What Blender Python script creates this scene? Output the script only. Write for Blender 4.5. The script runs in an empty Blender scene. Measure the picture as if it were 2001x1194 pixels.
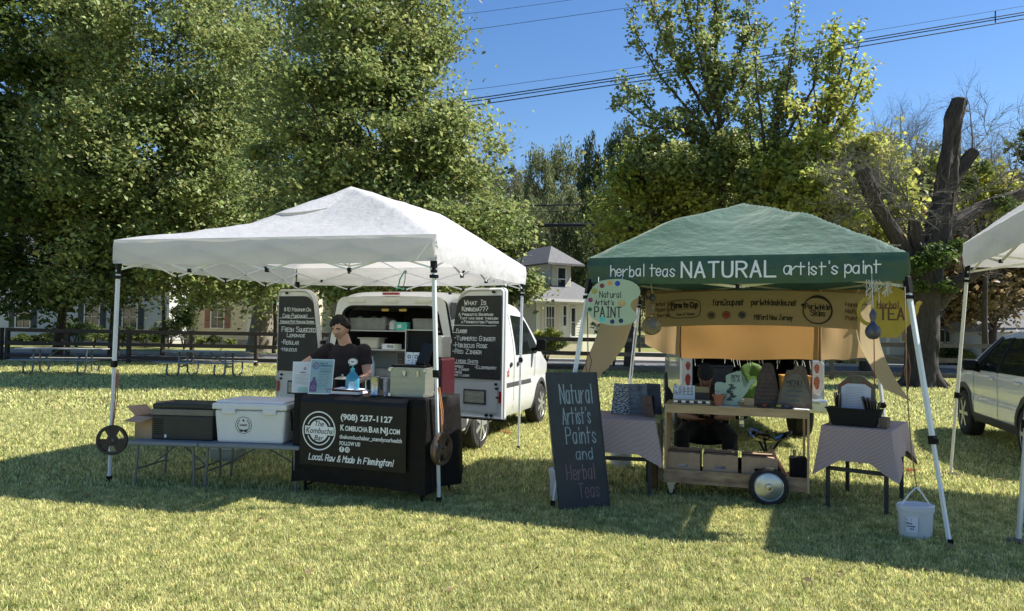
import bpy, bmesh, math, random
import numpy as np
from mathutils import Vector, Matrix, Euler, noise
random.seed(7)
rng = np.random.default_rng(7)
R = math.radians
PI = math.pi
scene = bpy.context.scene
COL = scene.collection

# ------------------------------------------------------------------ camera
CAMH = 1.56
FPX = 1440.0
pitch = math.atan(45.0 / FPX)
roll = math.atan(0.015)
CF = Vector((0, math.cos(pitch), math.sin(pitch)))
U0 = Vector((0, -math.sin(pitch), math.cos(pitch)))
R0 = Vector((1, 0, 0))
CR = math.cos(roll) * R0 + math.sin(roll) * U0
CU = math.cos(roll) * U0 - math.sin(roll) * R0
CAM = Vector((0, 0, CAMH))

def ray(px, py):
    return CF * FPX + CR * (px - 1000.5) - CU * (py - 597.0)

def P(px, py, Y):
    d = ray(px, py)
    return CAM + d * (Y / d.y)

def G(px, py, z=0.0):
    d = ray(px, py)
    return CAM + d * ((z - CAMH) / d.z)

cam_data = bpy.data.cameras.new('camera')
cam_data.sensor_width = 36.0
cam_data.lens = 36.0 * FPX / 2001.0
cam_data.clip_start = 0.05
cam_data.clip_end = 2000
cam = bpy.data.objects.new('camera', cam_data)
COL.objects.link(cam)
m = Matrix.Identity(4)
m.col[0][:3] = CR
m.col[1][:3] = CU
m.col[2][:3] = -CF
m.col[3][:3] = CAM
cam.matrix_world = m
scene.camera = cam

# ------------------------------------------------------------------ materials
def lin(r, g, b):
    def f(c):
        c /= 255.0
        return c / 12.92 if c <= 0.04045 else ((c + 0.055) / 1.055) ** 2.4
    return (f(r), f(g), f(b), 1)

MATS = {}
def mat(name, col, rough=0.6, var=0.12, scale=6.0, bump=0.0, bscale=40.0, metal=0.0, trans=0.0,
        tcol=None, spec=0.5, stretch=(1, 1, 1), island=0.0, col2=None, alpha=1.0, glass=False, coat=0.0, detail=4, sheen=0.0):
    if name in MATS:
        return MATS[name]
    m = bpy.data.materials.new(name)
    m.use_nodes = True
    nt = m.node_tree
    N = nt.nodes
    L = nt.links
    for n in list(N):
        N.remove(n)
    out = N.new('ShaderNodeOutputMaterial')
    b = N.new('ShaderNodeBsdfPrincipled')
    b.inputs['Roughness'].default_value = rough
    b.inputs['Metallic'].default_value = metal
    b.inputs['Specular IOR Level'].default_value = spec
    b.inputs['Coat Weight'].default_value = coat
    if sheen:
        b.inputs['Sheen Weight'].default_value = sheen
        b.inputs['Sheen Roughness'].default_value = .35
        b.inputs['Sheen Tint'].default_value = (.95, 1, .78, 1)
    if len(col) == 3:
        col = (*col, 1)
    tc = N.new('ShaderNodeTexCoord')
    mp = N.new('ShaderNodeMapping')
    mp.inputs['Scale'].default_value = stretch
    L.new(tc.outputs['Object'], mp.inputs['Vector'])
    nz = N.new('ShaderNodeTexNoise')
    nz.inputs['Scale'].default_value = scale
    nz.inputs['Detail'].default_value = detail
    nz.inputs['Roughness'].default_value = 0.6
    L.new(mp.outputs['Vector'], nz.inputs['Vector'])
    mix = N.new('ShaderNodeMix')
    mix.data_type = 'RGBA'
    if col2 is None:
        c1 = tuple(max(0, c * (1 - var)) for c in col[:3]) + (1,)
        c2 = tuple(min(1, c * (1 + var)) for c in col[:3]) + (1,)
    else:
        c1 = col
        c2 = col2 if len(col2) == 4 else (*col2, 1)
    mix.inputs['A'].default_value = c1
    mix.inputs['B'].default_value = c2
    mr = N.new('ShaderNodeMapRange')
    mr.inputs['From Min'].default_value = 0.3
    mr.inputs['From Max'].default_value = 0.7
    L.new(nz.outputs['Fac'], mr.inputs['Value'])
    L.new(mr.outputs['Result'], mix.inputs['Factor'])
    colout = mix.outputs['Result']
    if island > 0:
        g = N.new('ShaderNodeNewGeometry')
        hs = N.new('ShaderNodeHueSaturation')
        m1 = N.new('ShaderNodeMapRange')
        m1.inputs['To Min'].default_value = 1 - island
        m1.inputs['To Max'].default_value = 1 + island
        L.new(g.outputs['Random Per Island'], m1.inputs['Value'])
        L.new(m1.outputs['Result'], hs.inputs['Value'])
        m2 = N.new('ShaderNodeMapRange')
        m2.inputs['To Min'].default_value = 0.5 - island * 0.055
        m2.inputs['To Max'].default_value = 0.5 + island * 0.055
        mm = N.new('ShaderNodeMath')
        mm.operation = 'FRACT'
        mx = N.new('ShaderNodeMath')
        mx.operation = 'MULTIPLY'
        mx.inputs[1].default_value = 17.3
        L.new(g.outputs['Random Per Island'], mx.inputs[0])
        L.new(mx.outputs[0], mm.inputs[0])
        L.new(mm.outputs[0], m2.inputs['Value'])
        L.new(m2.outputs['Result'], hs.inputs['Hue'])
        L.new(colout, hs.inputs['Color'])
        colout = hs.outputs['Color']
    L.new(colout, b.inputs['Base Color'])
    last = b.outputs['BSDF']
    if bump > 0:
        n2 = N.new('ShaderNodeTexNoise')
        n2.inputs['Scale'].default_value = bscale
        n2.inputs['Detail'].default_value = 5
        L.new(mp.outputs['Vector'], n2.inputs['Vector'])
        bp = N.new('ShaderNodeBump')
        bp.inputs['Strength'].default_value = min(1.0, bump)
        bp.inputs['Distance'].default_value = 0.02 * max(1.0, bump)
        L.new(n2.outputs['Fac'], bp.inputs['Height'])
        L.new(bp.outputs['Normal'], b.inputs['Normal'])
    if trans > 0:
        t = N.new('ShaderNodeBsdfTranslucent')
        if tcol is None:
            L.new(colout, t.inputs['Color'])
        else:
            t.inputs['Color'].default_value = tcol if len(tcol) == 4 else (*tcol, 1)
        ms = N.new('ShaderNodeMixShader')
        ms.inputs[0].default_value = trans
        L.new(last, ms.inputs[1])
        L.new(t.outputs[0], ms.inputs[2])
        last = ms.outputs[0]
    if glass:
        tr = N.new('ShaderNodeBsdfTransparent')
        tr.inputs['Color'].default_value = (0.75, 0.8, 0.8, 1)
        ms = N.new('ShaderNodeMixShader')
        ms.inputs[0].default_value = alpha
        L.new(tr.outputs[0], ms.inputs[1])
        L.new(last, ms.inputs[2])
        last = ms.outputs[0]
    L.new(last, out.inputs['Surface'])
    MATS[name] = m
    return m

# ------------------------------------------------------------------ stroke lettering (own drawn alphabet, y: 2 = baseline, 6 = x-height, 8 = cap)
GLY = {
'A':'022842|1434','B':'0208|~082838372505|~052545433202','C':'~4738180703123243','D':'0208|~08284744433202',
'E':'48080242|0535','F':'480802|0535','G':'~4738180703123243|434525','H':'0208|4842|0545','I':'2822|1838|1232',
'J':'1848|~2823120203','K':'0208|4805|1642','L':'080242','M':'0208254842','N':'02084248','O':'~283807030232424738',
'P':'0208|~083847463505','Q':'~183847433212030718|2442','R':'0208|~083847463505|2542','S':'~4738180706354443321203',
'T':'0848|2822','U':'~080312324348','V':'082248','W':'0812263248','X':'0248|0842','Y':'0825|4825|2522','Z':'08480242',
'a':'~3626160503122234|3632','b':'0802|~0416263533221203','c':'~3526160503122233','d':'3832|~3526160503122234',
'e':'~043435261605031222 33','f':'~38281712|0626','g':'~3526160503122234|~3631301001','h':'0802|~0416263532',
'i':'1612|1718','j':'~16110001|1718','k':'0802|3604|1532','l':'1812','m':'0602|~05162522|~25364542','n':'0602|~0416263532',
'o':'~162635332212030516','p':'0600|~0416263533221203','q':'3630|~3526160503122234','r':'0602|~04152636',
's':'~352616051433221203','t':'1812|0636','u':'~0603122233|3632','v':'061236','w':'0612243246','x':'0632|0236',
'y':'0613|361300','z':'06360232',
'0':'~183847433212030718','1':'172822','2':'~071838464502|0242','3':'~08383645|~354443321203','4':'380444|3832',
'5':'480805|~052545433202','6':'~38070312324435 05','7':'084822','8':'~18384635150618|~1535443322020415','9':'~4616070838474232',
'.':'1213','\'':'1817',',':'1211','!':'1814|1312','?':'~071838464524|2322','-':'1535','_':'0141',':':'1516|1312',
'(':'~28171322','/':'0248',')':'~08171302','&':'~421617283826031232 45','$':'~4637170635444333130 3|2921','+':'0545|2327',
}
def chaikin(p, n=2):
    for _ in range(n):
        q = [p[0]]
        for a, b in zip(p[:-1], p[1:]):
            q.append((a[0] * .75 + b[0] * .25, a[1] * .75 + b[1] * .25))
            q.append((a[0] * .25 + b[0] * .75, a[1] * .25 + b[1] * .75))
        q.append(p[-1])
        p = q
    return p

def strokes(text, size, slant=0.0, jitter=0.0, space=1.6, smallcaps=False):
    """list of polylines; size = cap height; returns (strokes, width)"""
    k = size / 6.0
    x = 0.0
    out = []
    for ch in text:
        sc = 1.0
        g = ch
        if smallcaps and ch.islower():
            g = ch.upper()
            sc = 0.72
        if g == ' ':
            x += 2.8 * k
            continue
        s = GLY.get(g)
        if s is None:
            x += 3 * k
            continue
        jx = random.uniform(-jitter, jitter)
        jy = random.uniform(-jitter, jitter)
        js = 1 + random.uniform(-jitter, jitter) * .25
        w = 0
        for st in s.replace(' ', '').split('|'):
            cv = st.startswith('~')
            st = st.lstrip('~')
            pts = [(int(st[i]), int(st[i + 1]) - 2) for i in range(0, len(st) - 1, 2)]
            w = max(w, max(p[0] for p in pts))
            if cv:
                pts = chaikin(pts)
            pts = [(x + (p[0] * js + jx * 1.2 + p[1] * slant) * k * sc, (p[1] * js + jy * 1.2) * k * sc) for p in pts]
            out.append(pts)
        x += (w + space) * k * sc
    return out, x - space * k

_BF = {}
def bfont_faces(text, size, bold=0.0, shear=0.0):
    key = (text, bold, shear)
    if key not in _BF:
        cu = bpy.data.curves.new('tmp', 'FONT')
        cu.body = text
        cu.offset = bold
        cu.shear = shear
        cu.resolution_u = 3
        ob = bpy.data.objects.new('tmp', cu)
        COL.objects.link(ob)
        dg = bpy.context.evaluated_depsgraph_get()
        me = ob.evaluated_get(dg).to_mesh()
        vs = [(v.co.x, v.co.y) for v in me.vertices]
        fs = [tuple(p.vertices) for p in me.polygons]
        ob.evaluated_get(dg).to_mesh_clear()
        bpy.data.objects.remove(ob)
        bpy.data.curves.remove(cu)
        _BF[key] = (vs, fs)
    vs, fs = _BF[key]
    return [(v[0] * size, v[1] * size) for v in vs], fs

# ------------------------------------------------------------------ mesh builder
class MB:
    def __init__(self):
        self.v = []
        self.f = []
        self.mi = []
        self.M = Matrix.Identity(4)
        self.m = 0
        self.e = 0.0
    def at(self, loc=(0, 0, 0), rot=(0, 0, 0), s=(1, 1, 1)):
        self.M = Matrix.LocRotScale(Vector(loc), Euler(rot), Vector(s))
        return self
    def mat(self, i):
        self.m = i
        return self
    def add(self, vs, fs):
        o = len(self.v)
        M = self.M
        self.v += [tuple(M @ Vector(p)) for p in vs]
        self.f += [tuple(i + o for i in f) for f in fs]
        self.mi += [self.m] * len(fs)
        return self
    def box(self, c, s, rot=(0, 0, 0), taper=1.0):
        x, y, z = s[0] / 2, s[1] / 2, s[2] / 2
        t = taper
        vs = [(-x * t, -y * t, -z), (x * t, -y * t, -z), (x * t, y * t, -z), (-x * t, y * t, -z), (-x, -y, z), (x, -y, z), (x, y, z), (-x, y, z)]
        E = Euler(rot).to_matrix()
        C = Vector(c)
        vs = [C + E @ Vector(p) for p in vs]
        return self.add(vs, [(0, 3, 2, 1), (4, 5, 6, 7), (0, 1, 5, 4), (1, 2, 6, 5), (2, 3, 7, 6), (3, 0, 4, 7)])
    def bx(self, x0, x1, y0, y1, z0, z1):
        return self.box(((x0 + x1) / 2, (y0 + y1) / 2, (z0 + z1) / 2), (abs(x1 - x0), abs(y1 - y0), abs(z1 - z0)))
    def bar(self, p, q, w, h=None, ref=(0, 0, 1)):
        h = h or w
        p = Vector(p)
        q = Vector(q)
        d = (q - p)
        if d.length < 1e-6:
            return self
        d.normalize()
        a = d.cross(Vector(ref))
        if a.length < 1e-3:
            a = d.cross(Vector((1, 0, 0)))
        a.normalize()
        b = a.cross(d).normalized()
        a *= w / 2
        b *= h / 2
        vs = [p - a - b, p + a - b, p + a + b, p - a + b, q - a - b, q + a - b, q + a + b, q - a + b]
        return self.add(vs, [(0, 3, 2, 1), (4, 5, 6, 7), (0, 1, 5, 4), (1, 2, 6, 5), (2, 3, 7, 6), (3, 0, 4, 7)])
    def tube(self, pts, r, n=8, cap=True, ref=None):
        pts = [Vector(p) for p in pts]
        k = len(pts)
        rr = r if isinstance(r, (list, tuple)) else [r] * k
        vs = []
        T = []
        for i in range(k):
            d = pts[min(k - 1, i + 1)] - pts[max(0, i - 1)]
            T.append(d.normalized() if d.length > 1e-9 else Vector((0, 0, 1)))
        a = Vector(ref) if ref else (Vector((0, 0, 1)) if abs(T[0].z) < .9 else Vector((1, 0, 0)))
        for i in range(k):
            t = T[i]
            a = (a - t * a.dot(t))
            if a.length < 1e-4:
                a = t.orthogonal()
            a.normalize()
            b = t.cross(a)
            q = rr[i]
            ra, rb = q if isinstance(q, (list, tuple)) else (q, q)
            for j in range(n):
                th = 2 * PI * j / n
                vs.append(pts[i] + a * (ra * math.cos(th)) + b * (rb * math.sin(th)))
        fs = []
        for i in range(k - 1):
            for j in range(n):
                j2 = (j + 1) % n
                fs.append((i * n + j, i * n + j2, (i + 1) * n + j2, (i + 1) * n + j))
        if cap:
            fs.append(tuple(reversed(range(n))))
            fs.append(tuple(range((k - 1) * n, k * n)))
        return self.add(vs, fs)
    def rough_tube(self, pts, r, n=40, step=.08, amp=.03, seed=0.0):
        """tube with ridged, lumpy surface for bark"""
        pts = [Vector(p) for p in pts]
        P2, R2 = [], []
        for i in range(len(pts) - 1):
            k = max(2, int((pts[i + 1] - pts[i]).length / step))
            for j in range(k):
                t = j / k
                p0 = pts[max(0, i - 1)]; p3 = pts[min(len(pts) - 1, i + 2)]
                a, b_ = pts[i], pts[i + 1]
                P2.append(.5 * ((2 * a) + (b_ - p0) * t + (2 * p0 - 5 * a + 4 * b_ - p3) * t * t + (3 * a - p0 - 3 * b_ + p3) * t ** 3))
                R2.append(r[i] + (r[i + 1] - r[i]) * t)
        P2.append(pts[-1]); R2.append(r[-1])
        o = len(self.v)
        self.tube(P2, R2, n)
        L = 0.0
        for i in range(len(P2)):
            if i: L += (P2[i] - P2[i - 1]).length
            for j in range(n):
                v = Vector(self.v[o + i * n + j]); d = v - P2[i]
                th = 2 * PI * j / n
                cx, cy = math.cos(th), math.sin(th)
                g = 1 - 2 * abs(nz(cx * 5 + seed, cy * 5, L * 1.1)) + .6 * nz(cx * 11, cy * 11 + seed, L * 4)
                big = nz(cx * 1.3 + seed, cy * 1.3, L * .9) * 2.2
                self.v[o + i * n + j] = tuple(P2[i] + d * (1 + (amp * g + amp * big) / max(.06, R2[i])))
        return self
    def lathe(self, prof, n=24, c=(0, 0, 0), axis='z', cap=True, sx=1.0, sy=1.0):
        vs = []
        C = Vector(c)
        for r, z in prof:
            for j in range(n):
                th = 2 * PI * j / n
                x, y = r * math.cos(th) * sx, r * math.sin(th) * sy
                p = {'z': (x, y, z), 'y': (x, z, y), 'x': (z, x, y)}[axis]
                vs.append(C + Vector(p))
        fs = []
        k = len(prof)
        for i in range(k - 1):
            for j in range(n):
                j2 = (j + 1) % n
                q = (i * n + j, i * n + j2, (i + 1) * n + j2, (i + 1) * n + j)
                fs.append(q if axis != 'y' else q[::-1])
        if cap:
            a = tuple(range(n))
            b = tuple(range((k - 1) * n, k * n))
            fs.append(a[::-1] if axis != 'y' else a)
            fs.append(b if axis != 'y' else b[::-1])
        return self.add(vs, fs)
    def sphere(self, c, r, n=16, k=10, s=(1, 1, 1)):
        prof = [(max(1e-4, r * math.sin(PI * i / k)), -r * math.cos(PI * i / k)) for i in range(k + 1)]
        vs = []
        for rr_, z in prof:
            for j in range(n):
                th = 2 * PI * j / n
                vs.append((c[0] + rr_ * math.cos(th) * s[0], c[1] + rr_ * math.sin(th) * s[1], c[2] + z * s[2]))
        fs = []
        for i in range(k):
            for j in range(n):
                j2 = (j + 1) % n
                fs.append((i * n + j, i * n + j2, (i + 1) * n + j2, (i + 1) * n + j))
        return self.add(vs, fs)
    def prism(self, poly, y0, y1, plane='xz'):
        """polygon (list of 2d) extruded; plane xz -> along y; xy -> along z; yz -> along x"""
        def m3(p, t):
            return {'xz': (p[0], t, p[1]), 'xy': (p[0], p[1], t), 'yz': (t, p[0], p[1])}[plane]
        n = len(poly)
        vs = [m3(p, y0) for p in poly] + [m3(p, y1) for p in poly]
        fs = [tuple(range(n)), tuple(reversed(range(n, 2 * n)))]
        for i in range(n):
            j = (i + 1) % n
            fs.append((i, i + n, j + n, j))
        return self.add(vs, fs)
    def grid(self, fn, nu, nv):
        vs = [fn(i / nu, j / nv) for j in range(nv + 1) for i in range(nu + 1)]
        fs = [(j * (nu + 1) + i, j * (nu + 1) + i + 1, (j + 1) * (nu + 1) + i + 1, (j + 1) * (nu + 1) + i) for j in range(nv) for i in range(nu)]
        return self.add(vs, fs)
    def ribbon(self, pts, w, mp):
        """flat paint stroke; mp(x, y, e) -> 3d"""
        self.e += 0.00004
        e = self.e
        for a, b in zip(pts[:-1], pts[1:]):
            dx, dy = b[0] - a[0], b[1] - a[1]
            l = math.hypot(dx, dy)
            if l < 1e-7:
                continue
            dx *= w * .5 / l
            dy *= w * .5 / l
            q = [(a[0] - dx + dy, a[1] - dy - dx), (b[0] + dx + dy, b[1] + dy - dx), (b[0] + dx - dy, b[1] + dy + dx), (a[0] - dx - dy, a[1] - dy + dx)]
            e += 0.00001
            self.add([mp(p[0], p[1], e) for p in q], [(0, 1, 2, 3)])
        return self
    def write(self, text, x, y, size, w, mp, slant=0, jitter=0.1, space=1.6, align='l', smallcaps=False, stretch=1.0, rot=0.0, width=None):
        st, wd = strokes(text, size, slant, jitter, space, smallcaps)
        if width: stretch = width / wd
        ox = {'l': 0, 'c': -wd / 2, 'r': -wd}[align]
        for s in st:
            self.ribbon([(x + (p[0] + ox) * stretch, y + p[1] + (p[0] + ox) * rot) for p in s], w, mp)
        return self
    def bold(self, text, x, y, size, mp, bold=0.02, shear=0.0, width=None, rot=0.0, align='l'):
        vs, fs = bfont_faces(text, size, bold, shear)
        w = max(v[0] for v in vs)
        kx = (width / w) if width else 1.0
        ox = {'l': 0, 'c': -w * kx / 2}[align]
        self.e += 0.00004
        self.add([mp(x + ox + v[0] * kx, y + v[1] + v[0] * rot, self.e) for v in vs], fs)
        return self
    def disc2(self, cx, cy, r, mp, n=20, r0=0.0, rx=1.0):
        self.e += 0.00004
        vs = [mp(cx + r * rx * math.cos(2 * PI * i / n), cy + r * math.sin(2 * PI * i / n), self.e) for i in range(n)]
        if r0 <= 0:
            return self.add(vs, [tuple(range(n))])
        vs += [mp(cx + r0 * rx * math.cos(2 * PI * i / n), cy + r0 * math.sin(2 * PI * i / n), self.e) for i in range(n)]
        return self.add(vs, [(i, (i + 1) % n, (i + 1) % n + n, i + n) for i in range(n)])
    def rect2(self, x0, y0, x1, y1, mp):
        self.e += 0.00004
        return self.add([mp(x0, y0, self.e), mp(x1, y0, self.e), mp(x1, y1, self.e), mp(x0, y1, self.e)], [(0, 1, 2, 3)])
    def build(self, name, mats, parent=None, smooth=False, bevel=0.0, solid=0.0, loc=None, rotz=0.0, sub=0):
        me = bpy.data.meshes.new(name)
        me.from_pydata(self.v, [], self.f)
        if not isinstance(mats, (list, tuple)):
            mats = [mats]
        for mm in mats:
            me.materials.append(mm)
        if len(mats) > 1:
            me.polygons.foreach_set('material_index', self.mi)
        if smooth:
            me.polygons.foreach_set('use_smooth', [True] * len(me.polygons))
        me.update()
        o = bpy.data.objects.new(name, me)
        COL.objects.link(o)
        if parent:
            o.parent = parent
        if loc is not None:
            o.location = loc
        o.rotation_euler[2] = rotz
        if solid:
            s = o.modifiers.new('solid', 'SOLIDIFY')
            s.thickness = solid
            s.offset = 0
        if bevel:
            s = o.modifiers.new('bevel', 'BEVEL')
            s.width = bevel
            s.segments = 2
            s.limit_method = 'ANGLE'
            s.angle_limit = R(40)
        if smooth and smooth != 'all':
            try:
                me.set_sharp_from_angle(angle=R(smooth if not isinstance(smooth, bool) else 40))
            except Exception:
                pass
        return o

def tag(o, label=None, cat=None, group=None, kind=None):
    if label: o['label'] = label
    if cat: o['category'] = cat
    if group: o['group'] = group
    if kind: o['kind'] = kind
    return o

def thing(name, label, cat, loc=(0, 0, 0), rotz=0.0, group=None, tilt=(0, 0)):
    o = bpy.data.objects.new(name, None)
    COL.objects.link(o)
    o.empty_display_size = 0.2
    o.location = loc
    o.rotation_euler = (tilt[0], tilt[1], rotz)
    tag(o, label, cat, group)
    return o

def children(o):
    return [c for c in bpy.data.objects if c.parent == o]

def dup(root, loc=None, rotz=None, label=None, scale=None):
    r = root.copy()
    COL.objects.link(r)
    if loc is not None: r.location = loc
    if rotz is not None: r.rotation_euler[2] = rotz
    if label: r['label'] = label
    if scale is not None: r.scale = scale
    for ch in children(root):
        c = ch.copy()
        COL.objects.link(c)
        c.parent = r
        for g in children(ch):
            d = g.copy()
            COL.objects.link(d)
            d.parent = c
    return r

def nz(x, y=0.0, z=0.0):
    return noise.noise(Vector((x, y, z)))

def big_mesh(name, verts, quads, mats, parent=None, mi=None, kind=None):
    me = bpy.data.meshes.new(name)
    nv = len(verts)
    nf = len(quads)
    k = quads.shape[1]
    me.vertices.add(nv)
    me.vertices.foreach_set('co', verts.astype(np.float32).ravel())
    me.loops.add(nf * k)
    me.loops.foreach_set('vertex_index', quads.astype(np.int32).ravel())
    me.polygons.add(nf)
    me.polygons.foreach_set('loop_start', np.arange(0, nf * k, k, dtype=np.int32))
    me.polygons.foreach_set('loop_total', np.full(nf, k, dtype=np.int32))
    if mi is not None:
        me.polygons.foreach_set('material_index', mi.astype(np.int32))
    for mm in mats:
        me.materials.append(mm)
    me.update(calc_edges=True)
    o = bpy.data.objects.new(name, me)
    COL.objects.link(o)
    if parent: o.parent = parent
    if kind: o['kind'] = kind
    return o
GR = 1000
# ------------------------------------------------------------------ light and sky
SUN = Vector((1.8, 0.30, 2.1)).normalized()
world = bpy.data.worlds.new('World')
scene.world = world
world.use_nodes = True
wn = world.node_tree.nodes
wl = world.node_tree.links
bg = wn['Background']
sky = wn.new('ShaderNodeTexSky')
sky.sky_type = 'NISHITA'
sky.sun_disc = False
sky.sun_elevation = math.asin(SUN.z)
sky.sun_rotation = math.atan2(SUN.x, SUN.y)
sky.air_density = 1.15
sky.dust_density = 0.1
sky.ozone_density = 3.5
hsv = wn.new('ShaderNodeHueSaturation')
hsv.inputs['Saturation'].default_value = 1.2
hsv.inputs['Hue'].default_value = 0.507
wl.new(sky.outputs[0], hsv.inputs['Color'])
wl.new(hsv.outputs[0], bg.inputs['Color'])
bg.inputs['Strength'].default_value = 0.087
sl = bpy.data.lights.new('sun', 'SUN')
sl.energy = 5.0
sl.angle = R(0.5)
sl.color = (1.0, 0.95, 0.86)
so = bpy.data.objects.new('sun', sl)
COL.objects.link(so)
so.rotation_euler = SUN.to_track_quat('Z', 'Y').to_euler()
so.location = (20, 5, 30)
scene.view_settings.view_transform = 'Standard'
scene.view_settings.look = 'None'
scene.view_settings.exposure = 0.85
scene.view_settings.gamma = 1
scene.render.resolution_x = 1024
scene.render.resolution_y = 611
scene.render.engine = 'CYCLES'
scene.cycles.max_bounces = 8
scene.cycles.transparent_max_bounces = 8

# ------------------------------------------------------------------ ground
def gz(x, y):
    """terrain height: level field and street, wooded hill behind"""
    t = (y - 62 - 0.10 * x) / 75.0
    t = max(0.0, min(1.0, t))
    return 24.0 * t * t * (3 - 2 * t)

def ground_material():
    m = bpy.data.materials.new('lawn_soil')
    m.use_nodes = True
    N = m.node_tree.nodes
    L = m.node_tree.links
    b = N['Principled BSDF']
    b.inputs['Roughness'].default_value = 0.95
    b.inputs['Specular IOR Level'].default_value = 0.1
    tc = N.new('ShaderNodeTexCoord')
    n1 = N.new('ShaderNodeTexNoise'); n1.inputs['Scale'].default_value = 0.7; n1.inputs['Detail'].default_value = 6
    n2 = N.new('ShaderNodeTexNoise'); n2.inputs['Scale'].default_value = 22; n2.inputs['Detail'].default_value = 6; n2.inputs['Roughness'].default_value = .8
    L.new(tc.outputs['Object'], n1.inputs['Vector'])
    L.new(tc.outputs['Object'], n2.inputs['Vector'])
    r1 = N.new('ShaderNodeValToRGB')
    r1.color_ramp.elements[0].position = 0.35
    r1.color_ramp.elements[0].color = (0.13, 0.17, 0.045, 1)
    r1.color_ramp.elements[1].position = 0.68
    r1.color_ramp.elements[1].color = (0.34, 0.34, 0.13, 1)
    r2 = N.new('ShaderNodeValToRGB')
    r2.color_ramp.elements[0].position = 0.33
    r2.color_ramp.elements[0].color = (0.10, 0.11, 0.035, 1)
    r2.color_ramp.elements[1].position = 0.7
    r2.color_ramp.elements[1].color = (0.45, 0.43, 0.19, 1)
    L.new(n1.outputs['Fac'], r1.inputs[0])
    L.new(n2.outputs['Fac'], r2.inputs[0])
    mx = N.new('ShaderNodeMix'); mx.data_type = 'RGBA'; mx.inputs['Factor'].default_value = 0.5
    L.new(r1.outputs[0], mx.inputs['A'])
    L.new(r2.outputs[0], mx.inputs['B'])
    L.new(mx.outputs['Result'], b.inputs['Base Color'])
    bp = N.new('ShaderNodeBump'); bp.inputs['Strength'].default_value = 0.7; bp.inputs['Distance'].default_value = 0.03
    L.new(n2.outputs['Fac'], bp.inputs['Height'])
    L.new(bp.outputs['Normal'], b.inputs['Normal'])
    return m
M_soil = ground_material()
b = MB()
xs = sorted(set([-600, -400, -250] + list(range(-180, 181, 6)) + [250, 400, 600]))
ys = sorted(set([-40, -20] + list(range(-10, 60, 5)) + list(range(60, 170, 5)) + [200, 300, 500, 900]))
vs = [(x, y, gz(x, y)) for y in ys for x in xs]
nx = len(xs)
b.add(vs, [(j * nx + i, j * nx + i + 1, (j + 1) * nx + i + 1, (j + 1) * nx + i) for j in range(len(ys) - 1) for i in range(nx - 1)])
tag(b.build('ground', M_soil, smooth=True), kind='structure')

# road runs across behind the fence
M_asph = mat('asphalt', (0.13, 0.13, 0.135), .9, .18, 3, .3, 60)
M_conc = mat('concrete', (0.42, 0.40, 0.37), .9, .12, 2.5, .2, 40)
def roadline(x, off):
    return 33.5 + off - 0.10 * (x + 20) * .5
def strip(name, o0, o1, z, m, x0=-90, x1=90, th=0):
    b = MB()
    n = 60
    def fn(u, v):
        x = x0 + (x1 - x0) * u
        return (x, roadline(x, o0 + (o1 - o0) * v), z)
    b.grid(fn, n, 1)
    if th:
        b.grid(lambda u, v: (x0 + (x1 - x0) * u, roadline(x0 + (x1 - x0) * u, o0), z - th * v), n, 1)
        b.grid(lambda u, v: (x0 + (x1 - x0) * u, roadline(x0 + (x1 - x0) * u, o1), z - th * v), n, 1)
    return tag(b.build(name, m), kind='structure')
strip('road', -3.2, 3.2, 0.012, M_asph)
strip('kerb', 3.2, 3.4, 0.13, M_conc, th=.13)
strip('pavement', 5.0, 6.4, 0.03, M_conc, th=.03)
M_drive = mat('driveway_gravel', (0.34, 0.31, 0.27), .95, .2, 5, .4, 40)
b = MB(); b.grid(lambda u, v: (6.2 + 5 * u + v * 2, roadline(6, 6.4) + 14 * v, 0.035), 6, 6)
tag(b.build('driveway', M_drive), kind='structure')

# ------------------------------------------------------------------ grass blades
M_grass = mat('grass_blade', (0.33, 0.37, 0.105), .5, .3, 8.0, trans=.45, island=.65, col2=(0.84, 0.79, 0.37), spec=.3, detail=5)
def blades(n, y0, y1, h, w, name, lab=None, bend=True, ylin=False):
    u = rng.random(n)
    Y = np.sqrt(y0 * y0 + (y1 * y1 - y0 * y0) * u)
    X = (rng.random(n) * 2 - 1) * (0.735 * Y + .25)
    # tufted height
    ph = np.sin(X * 5.1 + np.sin(Y * 3.3) * 2) * np.cos(Y * 4.7 + np.sin(X * 2.9) * 2)
    p2 = np.sin(X * 37 + np.sin(Y * 29) * 2.5) * np.sin(Y * 41 + np.sin(X * 23) * 2.5)
    H = h * (0.55 + 0.6 * rng.random(n)) * (1 + 0.08 * ph + .45 * p2)
    a = rng.random(n) * 2 * PI
    lean = H * (0.25 + 0.75 * rng.random(n))
    la = a + rng.normal(0, .6, n)
    W = w * (0.7 + 0.6 * rng.random(n))
    dx, dy = np.cos(a + PI / 2) * W / 2, np.sin(a + PI / 2) * W / 2
    lx, ly = np.cos(la) * lean, np.sin(la) * lean
    Z0 = np.full(n, -.004)
    v = np.zeros((n, 5, 3), np.float32)
    v[:, 0] = np.stack([X - dx, Y - dy, Z0], 1)
    v[:, 1] = np.stack([X + dx, Y + dy, Z0], 1)
    v[:, 2] = np.stack([X + dx * .8 + lx * .35, Y + dy * .8 + ly * .35, H * .62], 1)
    v[:, 3] = np.stack([X - dx * .8 + lx * .35, Y - dy * .8 + ly * .35, H * .62], 1)
    v[:, 4] = np.stack([X + lx, Y + ly, H], 1)
    base = (np.arange(n) * 5)[:, None]
    q = np.concatenate([base + np.array([[0, 1, 2]]), base + np.array([[0, 2, 3]]), base + np.array([[3, 2, 4]])], 1).reshape(-1, 3)
    o = big_mesh(name, v.reshape(-1, 3), q, [M_grass])
    return tag(o, lab, 'grass', None, 'stuff')
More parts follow.
